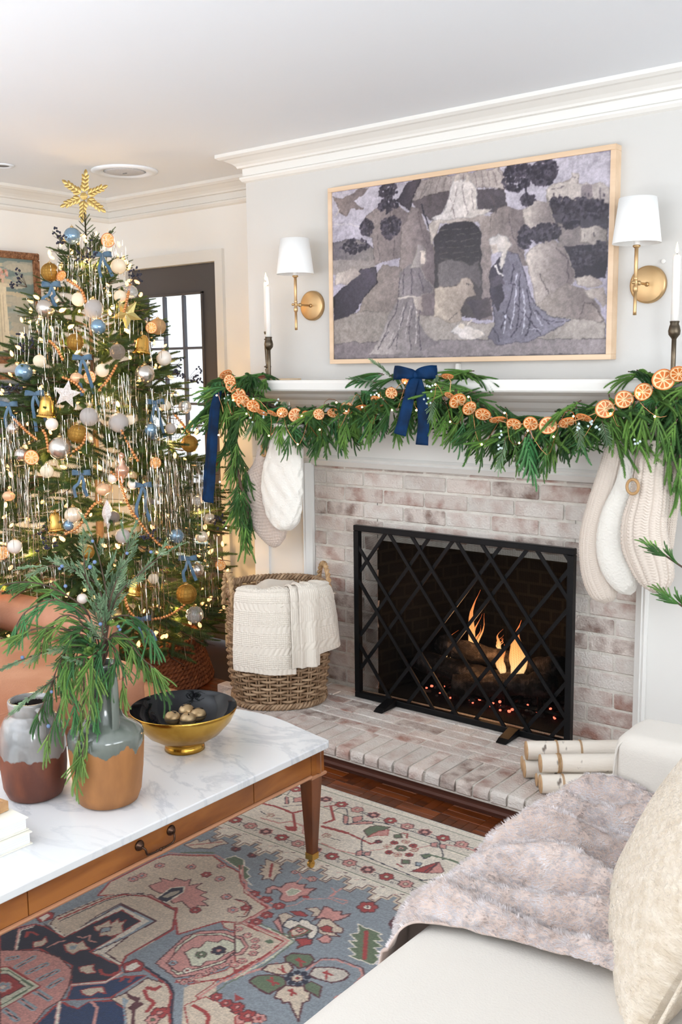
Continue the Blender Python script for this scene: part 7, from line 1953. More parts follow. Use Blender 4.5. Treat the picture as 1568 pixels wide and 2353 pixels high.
# berry sprays
bb = mat('navy_berry', s2l((38, 40, 58)), .4); BP = ['at the top left behind the blue bauble', 'hanging just below the tree tip', 'left edge above the silver bauble', 'left edge above the pale blue bauble', 'far left under the pale blue bauble', 'right edge in front of the window, upper one', 'right edge in front of the window, lower one', 'right edge by the amber bauble', 'lower left beside the bell', 'lower right edge by the velvet ribbon', 'low in the centre above the greenery', 'upper right near the door frame']
for i, p in enumerate(BERRIES):
    t = empty('berry_spray', p, 0, 'dark navy berry spray '+BP[i], 'berry pick', 'dark berry sprays in the tree'); b = MB(); c = MB(); out = Vector((p[0]-AX, p[1]-AY, .12)).normalized()
    for k in range(9):
        d = (out+Vector((rt_.uniform(-.7, .7), rt_.uniform(-.7, .7), rt_.uniform(-.6, .8)))).normalized(); e = d*rt_.uniform(.03, .085); b.tube([(0, 0, 0), e*.5+Vector((0, 0, .004)), e], .0008, 4)
        for q in range(3): c.ball(e+Vector((rt_.uniform(-.009, .009), rt_.uniform(-.009, .009), rt_.uniform(-.009, .009))), .0048, 7, 5)
    b.build('stems', bark, t); c.build('berries', bb, t, True)['kind'] = 'stuff'
# lights
LT = empty('tree_string_lights', (AX, AY, 1.1), 0, 'warm white string lights glowing all over the christmas tree', 'string lights')
tb = mat('tree_bulb', (1, .75, .4), .5, emit=(1, .47, .18), estr=2.6)
blm = MB().lathe([(.0001, -.006), (.0038, -.003), (.0046, .003), (.003, .008), (.0001, .012)], 8).mesh('bulb', tb, True); pts = []
for i in range(285):
    z = .25+1.85*((i+.5)/285)**1.15; az = (-.66+rt_.uniform(-1.75, 1.75)) if i % 4 else rt_.uniform(0, 6.28); R = TR(z)*rt_.uniform(.74, 1.02); pts.append((R*math.cos(az), R*math.sin(az), z-1.1))
    link('bulb', blm, LT, pts[-1], (rt_.uniform(-1, 1), rt_.uniform(-1, 1), 0), rt_.uniform(1.2, 2.1))
wire = mat('green_wire', (.01, .03, .01), .6); b = MB(); spi = []
for i in range(420):
    z = .25+1.85*i/420; a = i*.21; R = TR(z)*.82; spi.append((R*math.cos(a), R*math.sin(a), z-1.1+.02*math.sin(i)))
b.tube(spi, .0012, 4).build('wire', wire, LT)
for z, az, f in ((.35, -.9, .82), (.4, .1, .8), (.55, -.4, .85), (.7, -1.3, .85), (.8, .5, .85), (.9, -.5, .9), (1.1, -1.1, .85), (1.15, .2, .9), (1.35, -.5, .9), (1.5, .9, .9), (1.6, -.9, .9), (1.75, -.1, .9), (1.95, -.8, .9), (.6, 1.6, .9), (1.2, 1.5, .95), (.45, 2.6, .8), (.5, -1.7, .85), (.7, -.1, .6), (1.0, -.6, .6), (1.3, -.2, .6), (1.6, -.4, .6), (.35, -.4, .6), (.5, -.7, .3), (.5, .6, .3), (.8, -.3, .3), (.8, -1.5, .35), (1.1, -.9, .3), (1.1, .3, .3), (1.4, -.6, .35), (1.7, -.5, .4), (1.95, -.3, .5), (.3, -1.4, .6), (.3, .5, .6)):
    R = TR(z)*f; point('tree_bulb_glow', (AX+R*math.cos(az), AY+R*math.sin(az), z), (1.7-.55*z)*(1 if f > .5 else 2.4), (1, .60, .25), .02)
# tinsel
tin = mat('silver_tinsel', s2l((206, 198, 186)), .14, 1); b = MB(); V = []; F = []
for x, y, z, L, n in TINSEL:
    for k in range(int(n*.92)):
        ox, oy, oz = rt_.gauss(0, .03), rt_.gauss(0, .03), rt_.uniform(-.02, .03); LL = L*rt_.uniform(.45, 1.2); sg = 7; w_ = rt_.uniform(.0007, .0012); a = rt_.uniform(0, PI); s0 = len(V)
        dx, dy = rt_.uniform(-.05, .05), rt_.uniform(-.05, .05)
        for i in range(sg+1):
            u = i/sg; c = (x+ox+dx*u*LL*2+.0015*math.sin(i*2+k), y+oy+dy*u*LL*2, z+oz-LL*u); a += rt_.uniform(-.9, .9)
            V += [(c[0]-w_*math.cos(a), c[1]-w_*math.sin(a), c[2]), (c[0]+w_*math.cos(a), c[1]+w_*math.sin(a), c[2])]
            if i: q = s0+2*i; F.append([q-2, q-1, q+1, q])
b.add(V, F); tag(b.build('tinsel', tin), 'silver tinsel strands dripping all over the christmas tree', 'tinsel', kind='stuff')
# topper
leafg = mat('antique_gold_leaf', s2l((206, 180, 116)), .35, .9, col2=s2l((160, 130, 74)), nscale=30)
TP = empty('tree_topper', (AX, AY, 2.272), .72, 'gold leafy six armed star topper above the tree', 'tree topper')
def leaf(L, w):
    b = MB(); V = []; n = 6
    for i in range(n+1):
        u = i/n; ww = w*math.sin(PI*min(u*.92+.04, 1))**.8; V += [(-ww, .22*ww, L*u), (0, -.35*ww, L*u), (ww, .22*ww, L*u)]
    F = []
    for i in range(n): F += [[i*3, i*3+1, i*3+4, i*3+3], [i*3+1, i*3+2, i*3+5, i*3+4]]
    return b.add(V, F).mesh('leaf', leafg, True)
lf = leaf(.028, .0078)
MB().tube([(0, .006, -.14), (0, .006, 0)], .0016, 6).build('stem', leafg, TP)
MB().lathe([(.0001, -.006), (.018, -.004), (.018, .004), (.0001, .006)], 6).build('centre', leafg, TP, rot=(PI/2, 0, 0))
for k in range(6):
    a = k*PI/3+.12; R3 = Matrix.Rotation(a, 3, 'Y'); e = R3 @ Vector((0, 0, .105)); MB().tube([(0, 0, 0), e], .0013, 5).build('arm', leafg, TP)
    link('leaf', lf, TP, e*.85, R3.to_euler(), 1.1)
    for j, t_ in enumerate((.2, .38, .55, .72)):
        for sg in (-1, 1): link('leaf', lf, TP, e*t_, Matrix.Rotation(a+sg*.62, 3, 'Y').to_euler(), .95 if j else 1.15)

# ================================================================ rug
RC = {'s': (134, 142, 148), 'i': (226, 216, 200), 'i2': (214, 205, 190), 'b': (206, 188, 166), 'b2': (200, 190, 176), 'n': (26, 28, 50), 'n2': (26, 50, 86), 'r': (160, 54, 50), 'k': (202, 142, 132), 'm': (86, 38, 44), 'g': (96, 112, 84), 'g2': (176, 180, 156), 'l': (150, 162, 170), 't': (168, 156, 138), 'o': (206, 204, 180)}
cv = Canvas(-2.46, -3.1, -1.0, -.745, 430, 693, RC['s'])
def flip(q):      # the field repeats mirrored about the rug's middle
    my = lambda v: [c if i % 2 == 0 else -4760-c for i, c in enumerate(v)]
    return (0, q[1], my(q[2])) if q[0] == 0 else (2, q[1], q[2], my(q[3])) if q[0] == 2 else (1, q[1], -4760-q[2], *q[3:])
for q in [flip(q) for q in RUG]+RUG:
    if q[0] == 0: v = [c/1000 for c in q[2]]; cv.poly([(v[i], v[i+1]) for i in range(0, len(v), 2)], RC[q[1]])
    elif q[0] == 2: v = [c/1000 for c in q[3]]; cv.line([(v[i], v[i+1]) for i in range(0, len(v), 2)], max(q[2]*.72, 3.6)/1000, RC[q[1]])
    else:
        _, x, y, r, c1, c2, c3 = q; x, y, r = x/1000, y/1000, r/1000
        for k in range(6): a = k*PI/3+x*9; cv.ell(x+.62*r*math.cos(a), y+.62*r*math.sin(a), .46*r, .46*r, RC[c3], 8)
        for k in range(6): a = k*PI/3+x*9; cv.ell(x+.58*r*math.cos(a), y+.58*r*math.sin(a), .34*r, .34*r, RC[c1], 8)
        cv.ell(x, y, .4*r, .4*r, RC[c3], 8); cv.ell(x, y, .28*r, .28*r, RC[c2], 8)
rs_ = np.random.RandomState(5); cv.c *= (1+(rs_.rand(*cv.c.shape[:2])-.5)*.2+(rs_.rand(cv.c.shape[0], 1)-.5)*.05)[..., None]
rug_m = vcol_mat('wool_pile', .95, 260, .12, bump=.5, sheen=.25, bsc=700)
RG = empty('area_rug', (-1.7, -2, 0), 0, 'patterned wool rug in slate blue, ivory, navy and red under the coffee table', 'rug')
o = cv.build('pile', rug_m, lambda x, y: np.stack([x, y, np.full(x.shape, .012)], 1), RG); o.location = -RG.location
b = MB().box((-3.1, -4.6, .0), (-.2, -.745, .0112)); o = b.build('backing', mat('rug_backing', s2l((186, 176, 160)), .95), RG); o.location = -RG.location

# ================================================================ coffee table
def vein_mat():
    m = mat('white_marble', s2l((226, 226, 226)), .12, coat=.2); nt = m.node_tree; N = nt.nodes; L = nt.links; b = N['Principled BSDF']
    tc = N.new('ShaderNodeTexCoord'); mp = N.new('ShaderNodeMapping'); mp.inputs['Rotation'].default_value = (0, 0, .7); mp.inputs['Scale'].default_value = (1, 2.2, 1); L.new(tc.outputs['Object'], mp.inputs[0])
    n = N.new('ShaderNodeTexNoise'); n.inputs['Scale'].default_value = 2.6; n.inputs['Detail'].default_value = 9; n.inputs['Roughness'].default_value = .62; n.inputs['Distortion'].default_value = 1.1; L.new(mp.outputs[0], n.inputs['Vector'])
    s = N.new('ShaderNodeMath'); s.operation = 'SUBTRACT'; s.inputs[1].default_value = .5; L.new(n.outputs[0], s.inputs[0]); a = N.new('ShaderNodeMath'); a.operation = 'ABSOLUTE'; L.new(s.outputs[0], a.inputs[0])
    r = N.new('ShaderNodeValToRGB'); e = r.color_ramp.elements; e[0].position = 0; e[0].color = (*s2l((206, 208, 211)), 1); e[1].position = .045; e[1].color = (*s2l((228, 228, 228)), 1); L.new(a.outputs[0], r.inputs[0])
    n2 = N.new('ShaderNodeTexNoise'); n2.inputs['Scale'].default_value = 1.6; L.new(tc.outputs['Object'], n2.inputs['Vector']); mx = N.new('ShaderNodeMixRGB'); mx.blend_type = 'MIX'; mx.inputs[2].default_value = (*s2l((230, 230, 229)), 1)
    rr = N.new('ShaderNodeMapRange'); rr.inputs[1].default_value = .42; rr.inputs[2].default_value = .6; L.new(n2.outputs[0], rr.inputs[0]); L.new(rr.outputs[0], mx.inputs[0]); L.new(r.outputs[0], mx.inputs[1]); L.new(mx.outputs[0], b.inputs['Base Color']); return m
marble = vein_mat()
walnut = mat('honey_walnut', s2l((168, 104, 48)), .3, col2=s2l((126, 70, 28)), nscale=5, stretch=(1, .8, 3), detail=8, dist=.6, coat=.35)
walnut_d = mat('dark_walnut', s2l((128, 72, 38)), .3, col2=s2l((84, 42, 22)), nscale=7, stretch=(3, 3, .6), coat=.35)
copper_e = mat('copper_bead_edge', s2l((196, 140, 104)), .35, .25, coat=.3)
TB = empty('coffee_table', (-2.06, -2.2, .012), 0, 'low marble topped walnut coffee table with bowed end on the rug', 'table')
def tp(b, name, m, **k):
    o = b.build(name, m, TB, **k); o.location = -TB.location; return o
end = [(-1.776, -1.186), (-1.788, -1.172), (-1.84, -1.163), (-1.93, -1.143), (-2.0, -1.128), (-2.07, -1.122), (-2.14, -1.128), (-2.21, -1.143), (-2.30, -1.163), (-2.352, -1.172), (-2.364, -1.186)]
arc = cr([(x, y, 0) for x, y in end], 4)
for y0, nm in ((-3.3, 'marble_slab'),):
    poly = [(p.x, p.y) for p in arc]+[(-2.364, y0), (-1.776, y0)]
    tp(MB().prism(poly, .379, .4), nm, marble, bevel=.003)
tp(MB().box((-1.835, -3.24, .31), (-1.797, -1.243, .379)), 'apron', walnut_d)
tp(MB().box((-2.345, -3.24, .31), (-2.305, -1.243, .379)), 'apron', walnut)
inner = [(p.x*.97-.06, p.y-.028) for p in arc]
tp(MB().prism(inner+[(-2.30, -1.24), (-1.84, -1.24)], .31, .3785), 'end_apron', walnut)
for y0, y1 in ((-3.2, -2.192), (-1.483, -1.245), (-2.189, -1.486)): DR = tp(MB().box((-1.805, y0, .313), (-1.7925, y1, .378), .0012), 'drawer_front', walnut)
for x, y in ((-1.822, -1.213), (-2.318, -1.213), (-1.822, -3.2), (-2.318, -3.2)):
    tp(MB().box((x-.028, y-.028, .306), (x+.028, y+.028, .379), .001), 'corner_block', walnut)
    b = MB(); P = []
    for z, h in ((.298, .024), (.05, .0125)): P += [(x-h, y-h, z), (x+h, y-h, z), (x+h, y+h, z), (x-h, y+h, z)]
    b.add(P, [[0, 1, 2, 3], [7, 6, 5, 4]]+[[i, (i+4), (i+1) % 4+4, (i+1) % 4] for i in range(4)]); LG = tp(b, 'leg', walnut_d, bevel=.0015)
    b = MB().prism([(x-.014, y-.014), (x+.014, y-.014), (x+.014, y+.014), (x-.014, y+.014)], .036, .056).lathe([(.0001, -.006), (.011, -.006), (.012, .0), (.011, .006), (.0001, .006)], 16); 
    v = b.v; n0 = 8; b.v = v[:n0]+[(x+.004+pz, y-.010+px, .024+py) for px, py, pz in v[n0:]]; b.build('brass_caster', gold, LG)
    tp(MB().box((x-.034, y-.034, .296), (x+.034, y+.034, .307), .003), 'leg_collar', copper_e)
tp(MB().tube([(-1.793, -3.2, .307), (-1.793, -1.245, .307)], .0055, 8).box((-1.80, -3.2, .302), (-1.7915, -1.245, .3045)), 'edge_bead', copper_e)
hb = mat('bronze_handle', s2l((84, 62, 50)), .3, .9)
hd = MB()
for y in (-1.782, -1.882):
    hd.v += []; m2 = MB().lathe([(.0001, .012), (.006, .011), (.008, .006), (.0115, .005), (.013, .002), (.0135, 0)], 20); hd.add([(-1.7925+z, y+px, .352+py) for px, py, z in m2.v], m2.f)
hd.tube(cr([(-1.783, -1.782, .35), (-1.775, -1.786, .345), (-1.774, -1.789, .333), (-1.776, -1.8, .327), (-1.773, -1.832, .328), (-1.776, -1.864, .327), (-1.774, -1.875, .333), (-1.775, -1.878, .345), (-1.783, -1.882, .35)], 4), .0026, 8)
hd.ball((-1.773, -1.832, .328), .0042, 10, 8); hd.ball((-1.774, -1.822, .328), .0034, 8, 6); hd.ball((-1.774, -1.842, .328), .0034, 8, 6)
hd.build('drawer_handle', hb, DR, True)

# ---- things on the table
paper = mat('book_pages', s2l((238, 238, 236)), .8, col2=s2l((214, 214, 212)), nscale=2, stretch=(.2, .2, 400)); cover = mat('cream_book_cover', s2l((238, 234, 220)), .5)
for i, (z, h, dx, lb) in enumerate(((.4005, .030, 0, 'cream coffee table book at the bottom of the pair by the left edge'), (.4315, .030, -.012, 'white coffee table book on top of the pair under the wooden tray'))):
    t = empty('large_book', (-2.04+dx, -2.25, z), -.02, lb, 'book', 'books stacked on the coffee table')
    MB().box((-.115, -.16, .0), (.118, .165, .0022)).box((-.115, -.16, h-.0022), (.118, .165, h)).box((-.118, -.16, 0), (-.114, .165, h)).build('cover', cover, t)
    MB().box((-.113, -.157, .0023), (.113, .161, h-.0023)).build('pages', paper, t)
t = empty('wooden_tray', (-2.04, -2.165, .4625), .1, 'small carved pale wooden dish on top of the stacked books', 'tray'); tw = mat('carved_pale_wood', s2l((196, 156, 112)), .7, col2=s2l((166, 124, 84)), nscale=24, bump=.4)
b = MB(); 
for a, c in (((-.05, -.065, 0), (.05, .065, .006)), ((-.05, -.065, .006), (-.042, .065, .024)), ((.042, -.065, .006), (.05, .065, .024)), ((-.042, -.065, .006), (.042, -.057, .024)), ((-.042, .057, .006), (.042, .065, .024))): b.box(a, c, .001)
b.build('dish_body', tw, t)
def glaze(name, clay, clay2, gl, gl2, level, amp, ns):
    m = mat(name, clay, .45); nt = m.node_tree; N = nt.nodes; L = nt.links; b = N['Principled BSDF']; tc = N.new('ShaderNodeTexCoord'); se = N.new('ShaderNodeSeparateXYZ'); L.new(tc.outputs['Object'], se.inputs[0])
    mp = N.new('ShaderNodeMapping'); mp.inputs['Scale'].default_value = (1, 1, .35); L.new(tc.outputs['Object'], mp.inputs[0])
    n = N.new('ShaderNodeTexNoise'); n.inputs['Scale'].default_value = ns; n.inputs['Detail'].default_value = 4; L.new(mp.outputs[0], n.inputs['Vector'])
    a = N.new('ShaderNodeMath'); a.operation = 'MULTIPLY_ADD'; a.inputs[1].default_value = amp; L.new(n.outputs[0], a.inputs[0]); L.new(se.outputs[2], a.inputs[2])
    r = N.new('ShaderNodeMapRange'); r.inputs[1].default_value = level+amp*.5-.001; r.inputs[2].default_value = level+amp*.5+.002; L.new(a.outputs[0], r.inputs[0])
    def duo(c1, c2, s):
        q = N.new('ShaderNodeTexNoise'); q.inputs['Scale'].default_value = s; q.inputs['Detail'].default_value = 7; L.new(mp.outputs[0], q.inputs['Vector']); rr = N.new('ShaderNodeValToRGB'); rr.color_ramp.elements[0].position = .35; rr.color_ramp.elements[1].position = .65
        rr.color_ramp.elements[0].color = (*c1, 1); rr.color_ramp.elements[1].color = (*c2, 1); L.new(q.outputs[0], rr.inputs[0]); return rr
    A = duo(clay, clay2, 22); B = duo(gl, gl2, 16); mx = N.new('ShaderNodeMixRGB'); L.new(r.outputs[0], mx.inputs[0]); L.new(A.outputs[0], mx.inputs[1]); L.new(B.outputs[0], mx.inputs[2]); L.new(mx.outputs[0], b.inputs['Base Color'])
    ro = N.new('ShaderNodeMapRange'); ro.inputs[3].default_value = .55; ro.inputs[4].default_value = .16; L.new(r.outputs[0], ro.inputs[0]); L.new(ro.outputs[0], b.inputs['Roughness']); L.new(r.outputs[0], b.inputs['Coat Weight'])
    bp = N.new('ShaderNodeBump'); bp.inputs['Strength'].default_value = .3; bp.inputs['Distance'].default_value = .002; L.new(r.outputs[0], bp.inputs['Height']); L.new(bp.outputs[0], b.inputs['Normal']); return m
g1 = glaze('rust_jar_glaze', s2l((126, 72, 50)), s2l((92, 52, 40)), s2l((150, 144, 140)), s2l((122, 122, 122)), .118, .05, 26)
g2 = glaze('tan_jug_glaze', s2l((168, 114, 66)), s2l((146, 98, 56)), s2l((108, 114, 106)), s2l((88, 94, 88)), .150, .085, 24)
t = empty('stoneware_jar', (-2.148, -1.921, .4003), 0, 'squat stoneware jar with open mouth, rust below and grey glaze above', 'jar')
pr = [(.0001, 0), (.058, 0), (.068, .006), (.078, .03), (.0825, .08), (.0825, .15), (.078, .185), (.067, .208), (.053, .217), (.053, .222), (.0555, .226), (.057, .25), (.0555, .254), (.050, .254), (.048, .24), (.047, .215), (.06, .19), (.072, .1), (.0001, .02)]
MB().lathe(pr, 48).build('jar_body', g1, t, True)
ha = math.atan2(-.5, .86)
def handle(t, pts, r, m, ang, flat=.6):
    P = [(math.cos(ang)*a-math.sin(ang)*s, math.sin(ang)*a+math.cos(ang)*s, z) for a, s, z in pts]; return MB().tube(cr(P, 5), r, 12, flat=flat).build('handle', m, t, True)
handle(t, [(.052, 0, .238), (.066, 0, .243), (.08, 0, .236), (.087, 0, .215), (.088, 0, .19), (.080, 0, .176)], .0095, g1, math.radians(-16))
handle(t, [(.052, 0, .238), (.066, 0, .243), (.08, 0, .236), (.087, 0, .215), (.088, 0, .19), (.080, 0, .176)], .0095, g1, math.radians(164))
MB().lathe([(.0505, .2535), (.0475, .235), (.0465, .2), (.0001, .12)], 32, caps=False).build('dark_interior', mat('dark_liner', s2l((40, 30, 28)), .3), t, True)  # separate dark liner that makes the jar mouth dark
JG = empty('stoneware_jug', (-1.969, -1.829, .4003), 0, 'tall necked stoneware jug with dripping green grey glaze holding the evergreens', 'jug')
pr = [(.0001, 0), (.062, 0), (.074, .006), (.083, .03), (.090, .09), (.094, .15), (.0945, .178), (.090, .188), (.07, .203), (.052, .213), (.044, .224), (.038, .25), (.033, .29), (.031, .33), (.034, .352), (.0355, .36), (.031, .36), (.0275, .33), (.03, .25), (.04, .2), (.08, .16), (.07, .03), (.0001, .02)]
MB().lathe(pr, 48).build('jug_body', g2, JG, True)
handle(JG, [(.032, 0, .345), (.047, 0, .352), (.060, 0, .335), (.064, 0, .30), (.064, 0, .25), (.062, 0, .20)], .0105, g2, math.radians(-14), .55)
BW = empty('brass_bowl', (-2.071, -1.475, .4003), 0, 'round footed brass bowl with glossy black inside on the marble top', 'bowl')
gb = mat('hammered_gold', s2l((206, 164, 78)), .24, 1, col2=s2l((164, 122, 46)), nscale=9, detail=6, bump=.12, bscale=40)
blk = mat('black_lacquer', (.004, .004, .005), .05, spec=.3)
MB().lathe([(.0001, .002), (.05, 0), (.058, .002), (.056, .014), (.05, .022), (.07, .03), (.105, .052), (.135, .085), (.149, .112), (.153, .125), (.1515, .1262)], 72, caps=False).build('outer_shell', gb, BW, True)
MB().lathe([(.1515, .1262), (.1495, .1245), (.146, .112), (.132, .087), (.102, .056), (.06, .037), (.0001, .033)], 72, caps=False).build('lacquer_lining', blk, BW, True)
jb_m = mat('antique_brass_nut', s2l((186, 160, 122)), .35, .6, col2=s2l((150, 122, 84)), nscale=30)
for i, (x, y, lb) in enumerate(((-.035, .012, 'brass jingle bell on the left side of the bowl'), (.0, .052, 'brass jingle bell farthest back in the bowl'), (.012, -.002, 'brass jingle bell at the front of the little heap in the bowl'), (.036, .036, 'brass jingle bell at the right of the heap, its slot showing'), (-.018, .026, 'lower left brass jingle bell hidden under the heap in the bowl'), (.018, .016, 'lower right brass jingle bell hidden under the heap in the bowl'))):
    t = empty('jingle_bell', (-2.071+x*.78+y*-.62, -1.475+x*.62+y*.78, .4003+(.088 if i < 4 else .053)+(.006 if i == 1 else 0)), i*1.3, lb, 'bell', 'jingle bells in the brass bowl')
    MB().ball((0, 0, 0), .0235, 20, 14, .86).build('bell_shell', jb_m, t, True)
    MB().tube([(.0237*math.cos(a), .0237*math.sin(a), 0) for a in [k*PI/16 for k in range(32)]], .0008, 4, closed=True).box((-.015, -.0013, .0175), (.015, .0013, .0205)).build('slot', blk, t)

# ---- evergreens in the jug
GR = empty('cut_evergreens', (-1.969, -1.829, .72), 0, 'bunch of drooping pine and juniper stems in the tall jug', 'greenery'); SX, SY = .61, .79
def jp(px, py, d=0):   # (side, up) in the jug's own frame, seen from the sofa side
    s = (px-258)/885; z = .765-(py-1530)/885; return Vector((SX*s+.79*d, SY*s-.61*d, z-.72))
rv = random.Random(9); PF = [frond_mesh('pine_tip', m, 60+i, nf=5, stem=.035, fl=.085, r=.0062, droop=dr, spread=.5, step=.0032, wd=.0022, nl=.009, core=.0026) for i, (m, dr) in enumerate(((pine, .5), (pine_d, .6), (pine_t, .5), (mat('fresh_pine_green', s2l((96, 132, 62)), .55, col2=s2l((136, 164, 86)), nscale=9, rand=.15), .6)))]
def stem(pts, kind, d0, d1, every=.03, s=.8):
    P = cr([jp(x, y, d0+(d1-d0)*i/(len(pts)-1)) for i, (x, y) in enumerate(pts)], 5); MB().tube(P, [.0028-.0016*i/len(P) for i in range(len(P))], 5).build('stem', bark, GR, True); acc = every; sd = 1
    for i in range(3, len(P)-1):
        dd = P[i+1]-P[i]; acc += dd.length; u = i/len(P)
        if acc > every:
            acc = 0; sd = -sd; dn_ = dd.normalized(); x, y, _ = frame_of(dn_)
            if kind == 'J': link('juniper_spray', JUN[rv.randrange(3)], GR, P[i], aim(dn_+x*sd*.6+y*rv.uniform(-.4, .4), rv.uniform(0, 6)), s*rv.uniform(.55, .85)*(1.1-.4*u))
            else: link('pine_tip', PF[kind if rv.random() < .7 else rv.randrange(4)], GR, P[i], aim(dn_+x*sd*.55+Vector((0, 0, -.35))+y*rv.uniform(-.3, .3), rv.uniform(-1, 1)), s*rv.uniform(.7, 1.05))
    if kind == 'J': link('juniper_spray', JUN[0], GR, P[-2], aim(P[-1]-P[-3]), s*.6)
    else: link('pine_tip', PF[kind], GR, P[-2], aim(P[-1]-P[-3]), s*.9)
for a in (([(250, 1545), (236, 1480), (205, 1475), (170, 1520), (140, 1590), (118, 1630)], 1, 0, .03), ([(250, 1545), (240, 1480), (222, 1500), (215, 1600), (200, 1690), (190, 1760)], 3, .02, .09), ([(250, 1545), (245, 1490), (235, 1540), (228, 1620), (205, 1720)], 3, .03, .10), ([(255, 1540), (275, 1480), (310, 1480), (340, 1520), (370, 1545)], 3, .0, .05),
          ([(255, 1540), (262, 1480), (250, 1530), (246, 1600), (240, 1650)], 2, .03, .07), ([(250, 1540), (235, 1430), (180, 1375), (120, 1350), (60, 1352), (20, 1368)], 1, 0, -.03), ([(250, 1540), (232, 1440), (170, 1385), (110, 1400), (85, 1430)], 2, 0, .04), ([(250, 1540), (225, 1470), (160, 1440), (110, 1440)], 3, .02, .05),
          ([(255, 1540), (270, 1450), (310, 1430), (350, 1450), (370, 1480)], 2, 0, .02), ([(258, 1540), (280, 1490), (300, 1540), (298, 1590)], 3, .02, .04), ([(250, 1540), (228, 1495), (190, 1550), (160, 1620), (135, 1680)], 3, .02, .07), ([(252, 1540), (240, 1500), (180, 1530), (200, 1620)], 2, .03, .06), ([(250, 1540), (220, 1440), (175, 1420), (130, 1470)], 3, .0, .04), ([(250, 1540), (250, 1470), (210, 1440), (190, 1480), (185, 1540)], 0, .02, .06), ([(250, 1540), (262, 1470), (285, 1500), (275, 1560)], 1, .03, .06), ([(250, 1540), (228, 1480), (195, 1500), (170, 1560)], 1, -.02, .0), ([(255, 1540), (285, 1470), (325, 1490), (350, 1540), (385, 1590)], 1, 0, .03)):
    stem(*a, every=.027)
for a in (([(255, 1540), (275, 1430), (265, 1320), (248, 1250)], 'J', 0, 0), ([(258, 1540), (280, 1400), (305, 1330), (325, 1265)], 'J', 0, .02), ([(255, 1540), (262, 1380), (200, 1325), (140, 1315)], 'J', 0, -.02), ([(258, 1540), (290, 1400), (350, 1335), (395, 1300)], 'J', 0, .02), ([(255, 1540), (268, 1420), (235, 1350), (230, 1290)], 'J', .01, .03), ([(252, 1540), (225, 1490), (150, 1490), (85, 1505)], 'J', .02, .05), ([(250, 1540), (215, 1520), (150, 1560), (100, 1590)], 'J', .0, .04), ([(255, 1540), (262, 1440), (250, 1390)], 'J', .03, .05)):
    stem(*a, every=.022, s=.62)
bme2 = MB().ball((0, 0, 0), .0042, 8, 6).mesh('berry', mat('juniper_berry', s2l((96, 116, 150)), .6), True)
for x, y in ((180, 1310), (242, 1310), (250, 1255), (258, 1435), (295, 1443), (298, 1450), (370, 1285), (190, 1348), (95, 1495), (150, 1575), (252, 1300), (185, 1305), (140, 1650), (320, 1285)): link('berry', bme2, GR, jp(x, y, .06), None, rv.uniform(.9, 1.3))

# ================================================================ sofas
def softbox(name, m, parent, lo, hi, r=.04, bulge=(0, 0, 0), wr=0, n=18, rot=None, sq=1, seed=0):
    c = Vector(((lo[0]+hi[0])/2, (lo[1]+hi[1])/2, (lo[2]+hi[2])/2)); h = Vector(((hi[0]-lo[0])/2, (hi[1]-lo[1])/2, (hi[2]-lo[2])/2)); V = {}; P = []; F = []
    def vid(q):
        k = tuple(round(t, 5) for t in q)
        if k not in V:
            w = Vector([min(max(q[i]*h[i], -(h[i]-r)), h[i]-r) for i in range(3)]); d = Vector([q[i]*h[i]-w[i] for i in range(3)])
            w += d.normalized()*r if d.length > 1e-9 else d
            g = [(1-q[0]**2), (1-q[1]**2), (1-q[2]**2)]; w.x += bulge[0]*(1 if q[0] > 0 else -1)*abs(q[0])*g[1]*g[2]; w.y += bulge[1]*(1 if q[1] > 0 else -1)*abs(q[1])*g[0]*g[2]; w.z += bulge[2]*(1 if q[2] > 0 else -1)*abs(q[2])*(g[0]*g[1])**.5
            if wr: w += w.normalized()*wr*(noise.noise(w*9+Vector((seed, 0, 0)))+.5*noise.noise(w*23))
            V[k] = len(P); P.append(w)
        return V[k]
    L = [-1+2*i/n for i in range(n+1)]
    # denser lines near the rim
    L = [math.copysign(abs(t)**.6, t) for t in L]
    for ax in range(3):
        for s in (-1, 1):
            for i in range(n):
                for j in range(n):
                    q = []
                    for (a, b_) in ((i, j), (i+1, j), (i+1, j+1), (i, j+1)):
                        p = [0, 0, 0]; p[ax] = s; p[(ax+1) % 3] = L[a]; p[(ax+2) % 3] = L[b_]; q.append(vid(p))
                    F.append(q if s > 0 else q[::-1])
    b = MB(); b.add(P, F); pl = parent.location if parent else Vector((0, 0, 0)); return b.build(name, m, parent, True, loc=c-pl, rot=rot)
lea = mat('tan_leather', s2l((204, 148, 118)), .42, col2=s2l((178, 118, 88)), nscale=4, bump=.18, bscale=160, detail=7)
LS = empty('leather_sofa', (-3.1, -2.0, .0), 0, 'tan leather sofa with rolled arm between the christmas tree and the coffee table', 'sofa')
softbox('sofa_base', lea, LS, (-3.7, -3.0, .1), (-2.76, -.82, .27), .04, wr=.004)
softbox('seat_cushion', lea, LS, (-3.5, -1.95, .26), (-2.735, -1.03, .425), .055, (.02, .01, .022), .008, 24, seed=3)
softbox('seat_cushion', lea, LS, (-3.5, -2.9, .26), (-2.735, -1.96, .425), .055, (.02, .01, .022), .008, 24, seed=7)
b = MB().tube([(-3.9, -.90, .44), (-3.5, -.90, .442), (-3.35, -.90, .44), (-3.2, -.90, .435)], [.083, .085, .085, .08], 24, flat=1).ball((-3.2, -.90, .435), .08, 24, 12); o = b.build('rolled_arm', lea, LS, True); o.location = -LS.location
softbox('arm_panel', lea, LS, (-3.7, -.97, .12), (-3.14, -.83, .46), .03, wr=.003)
softbox('back', lea, LS, (-4.0, -3.0, .1), (-3.7, -1.42, .72), .09, (.02, 0, 0), .006)
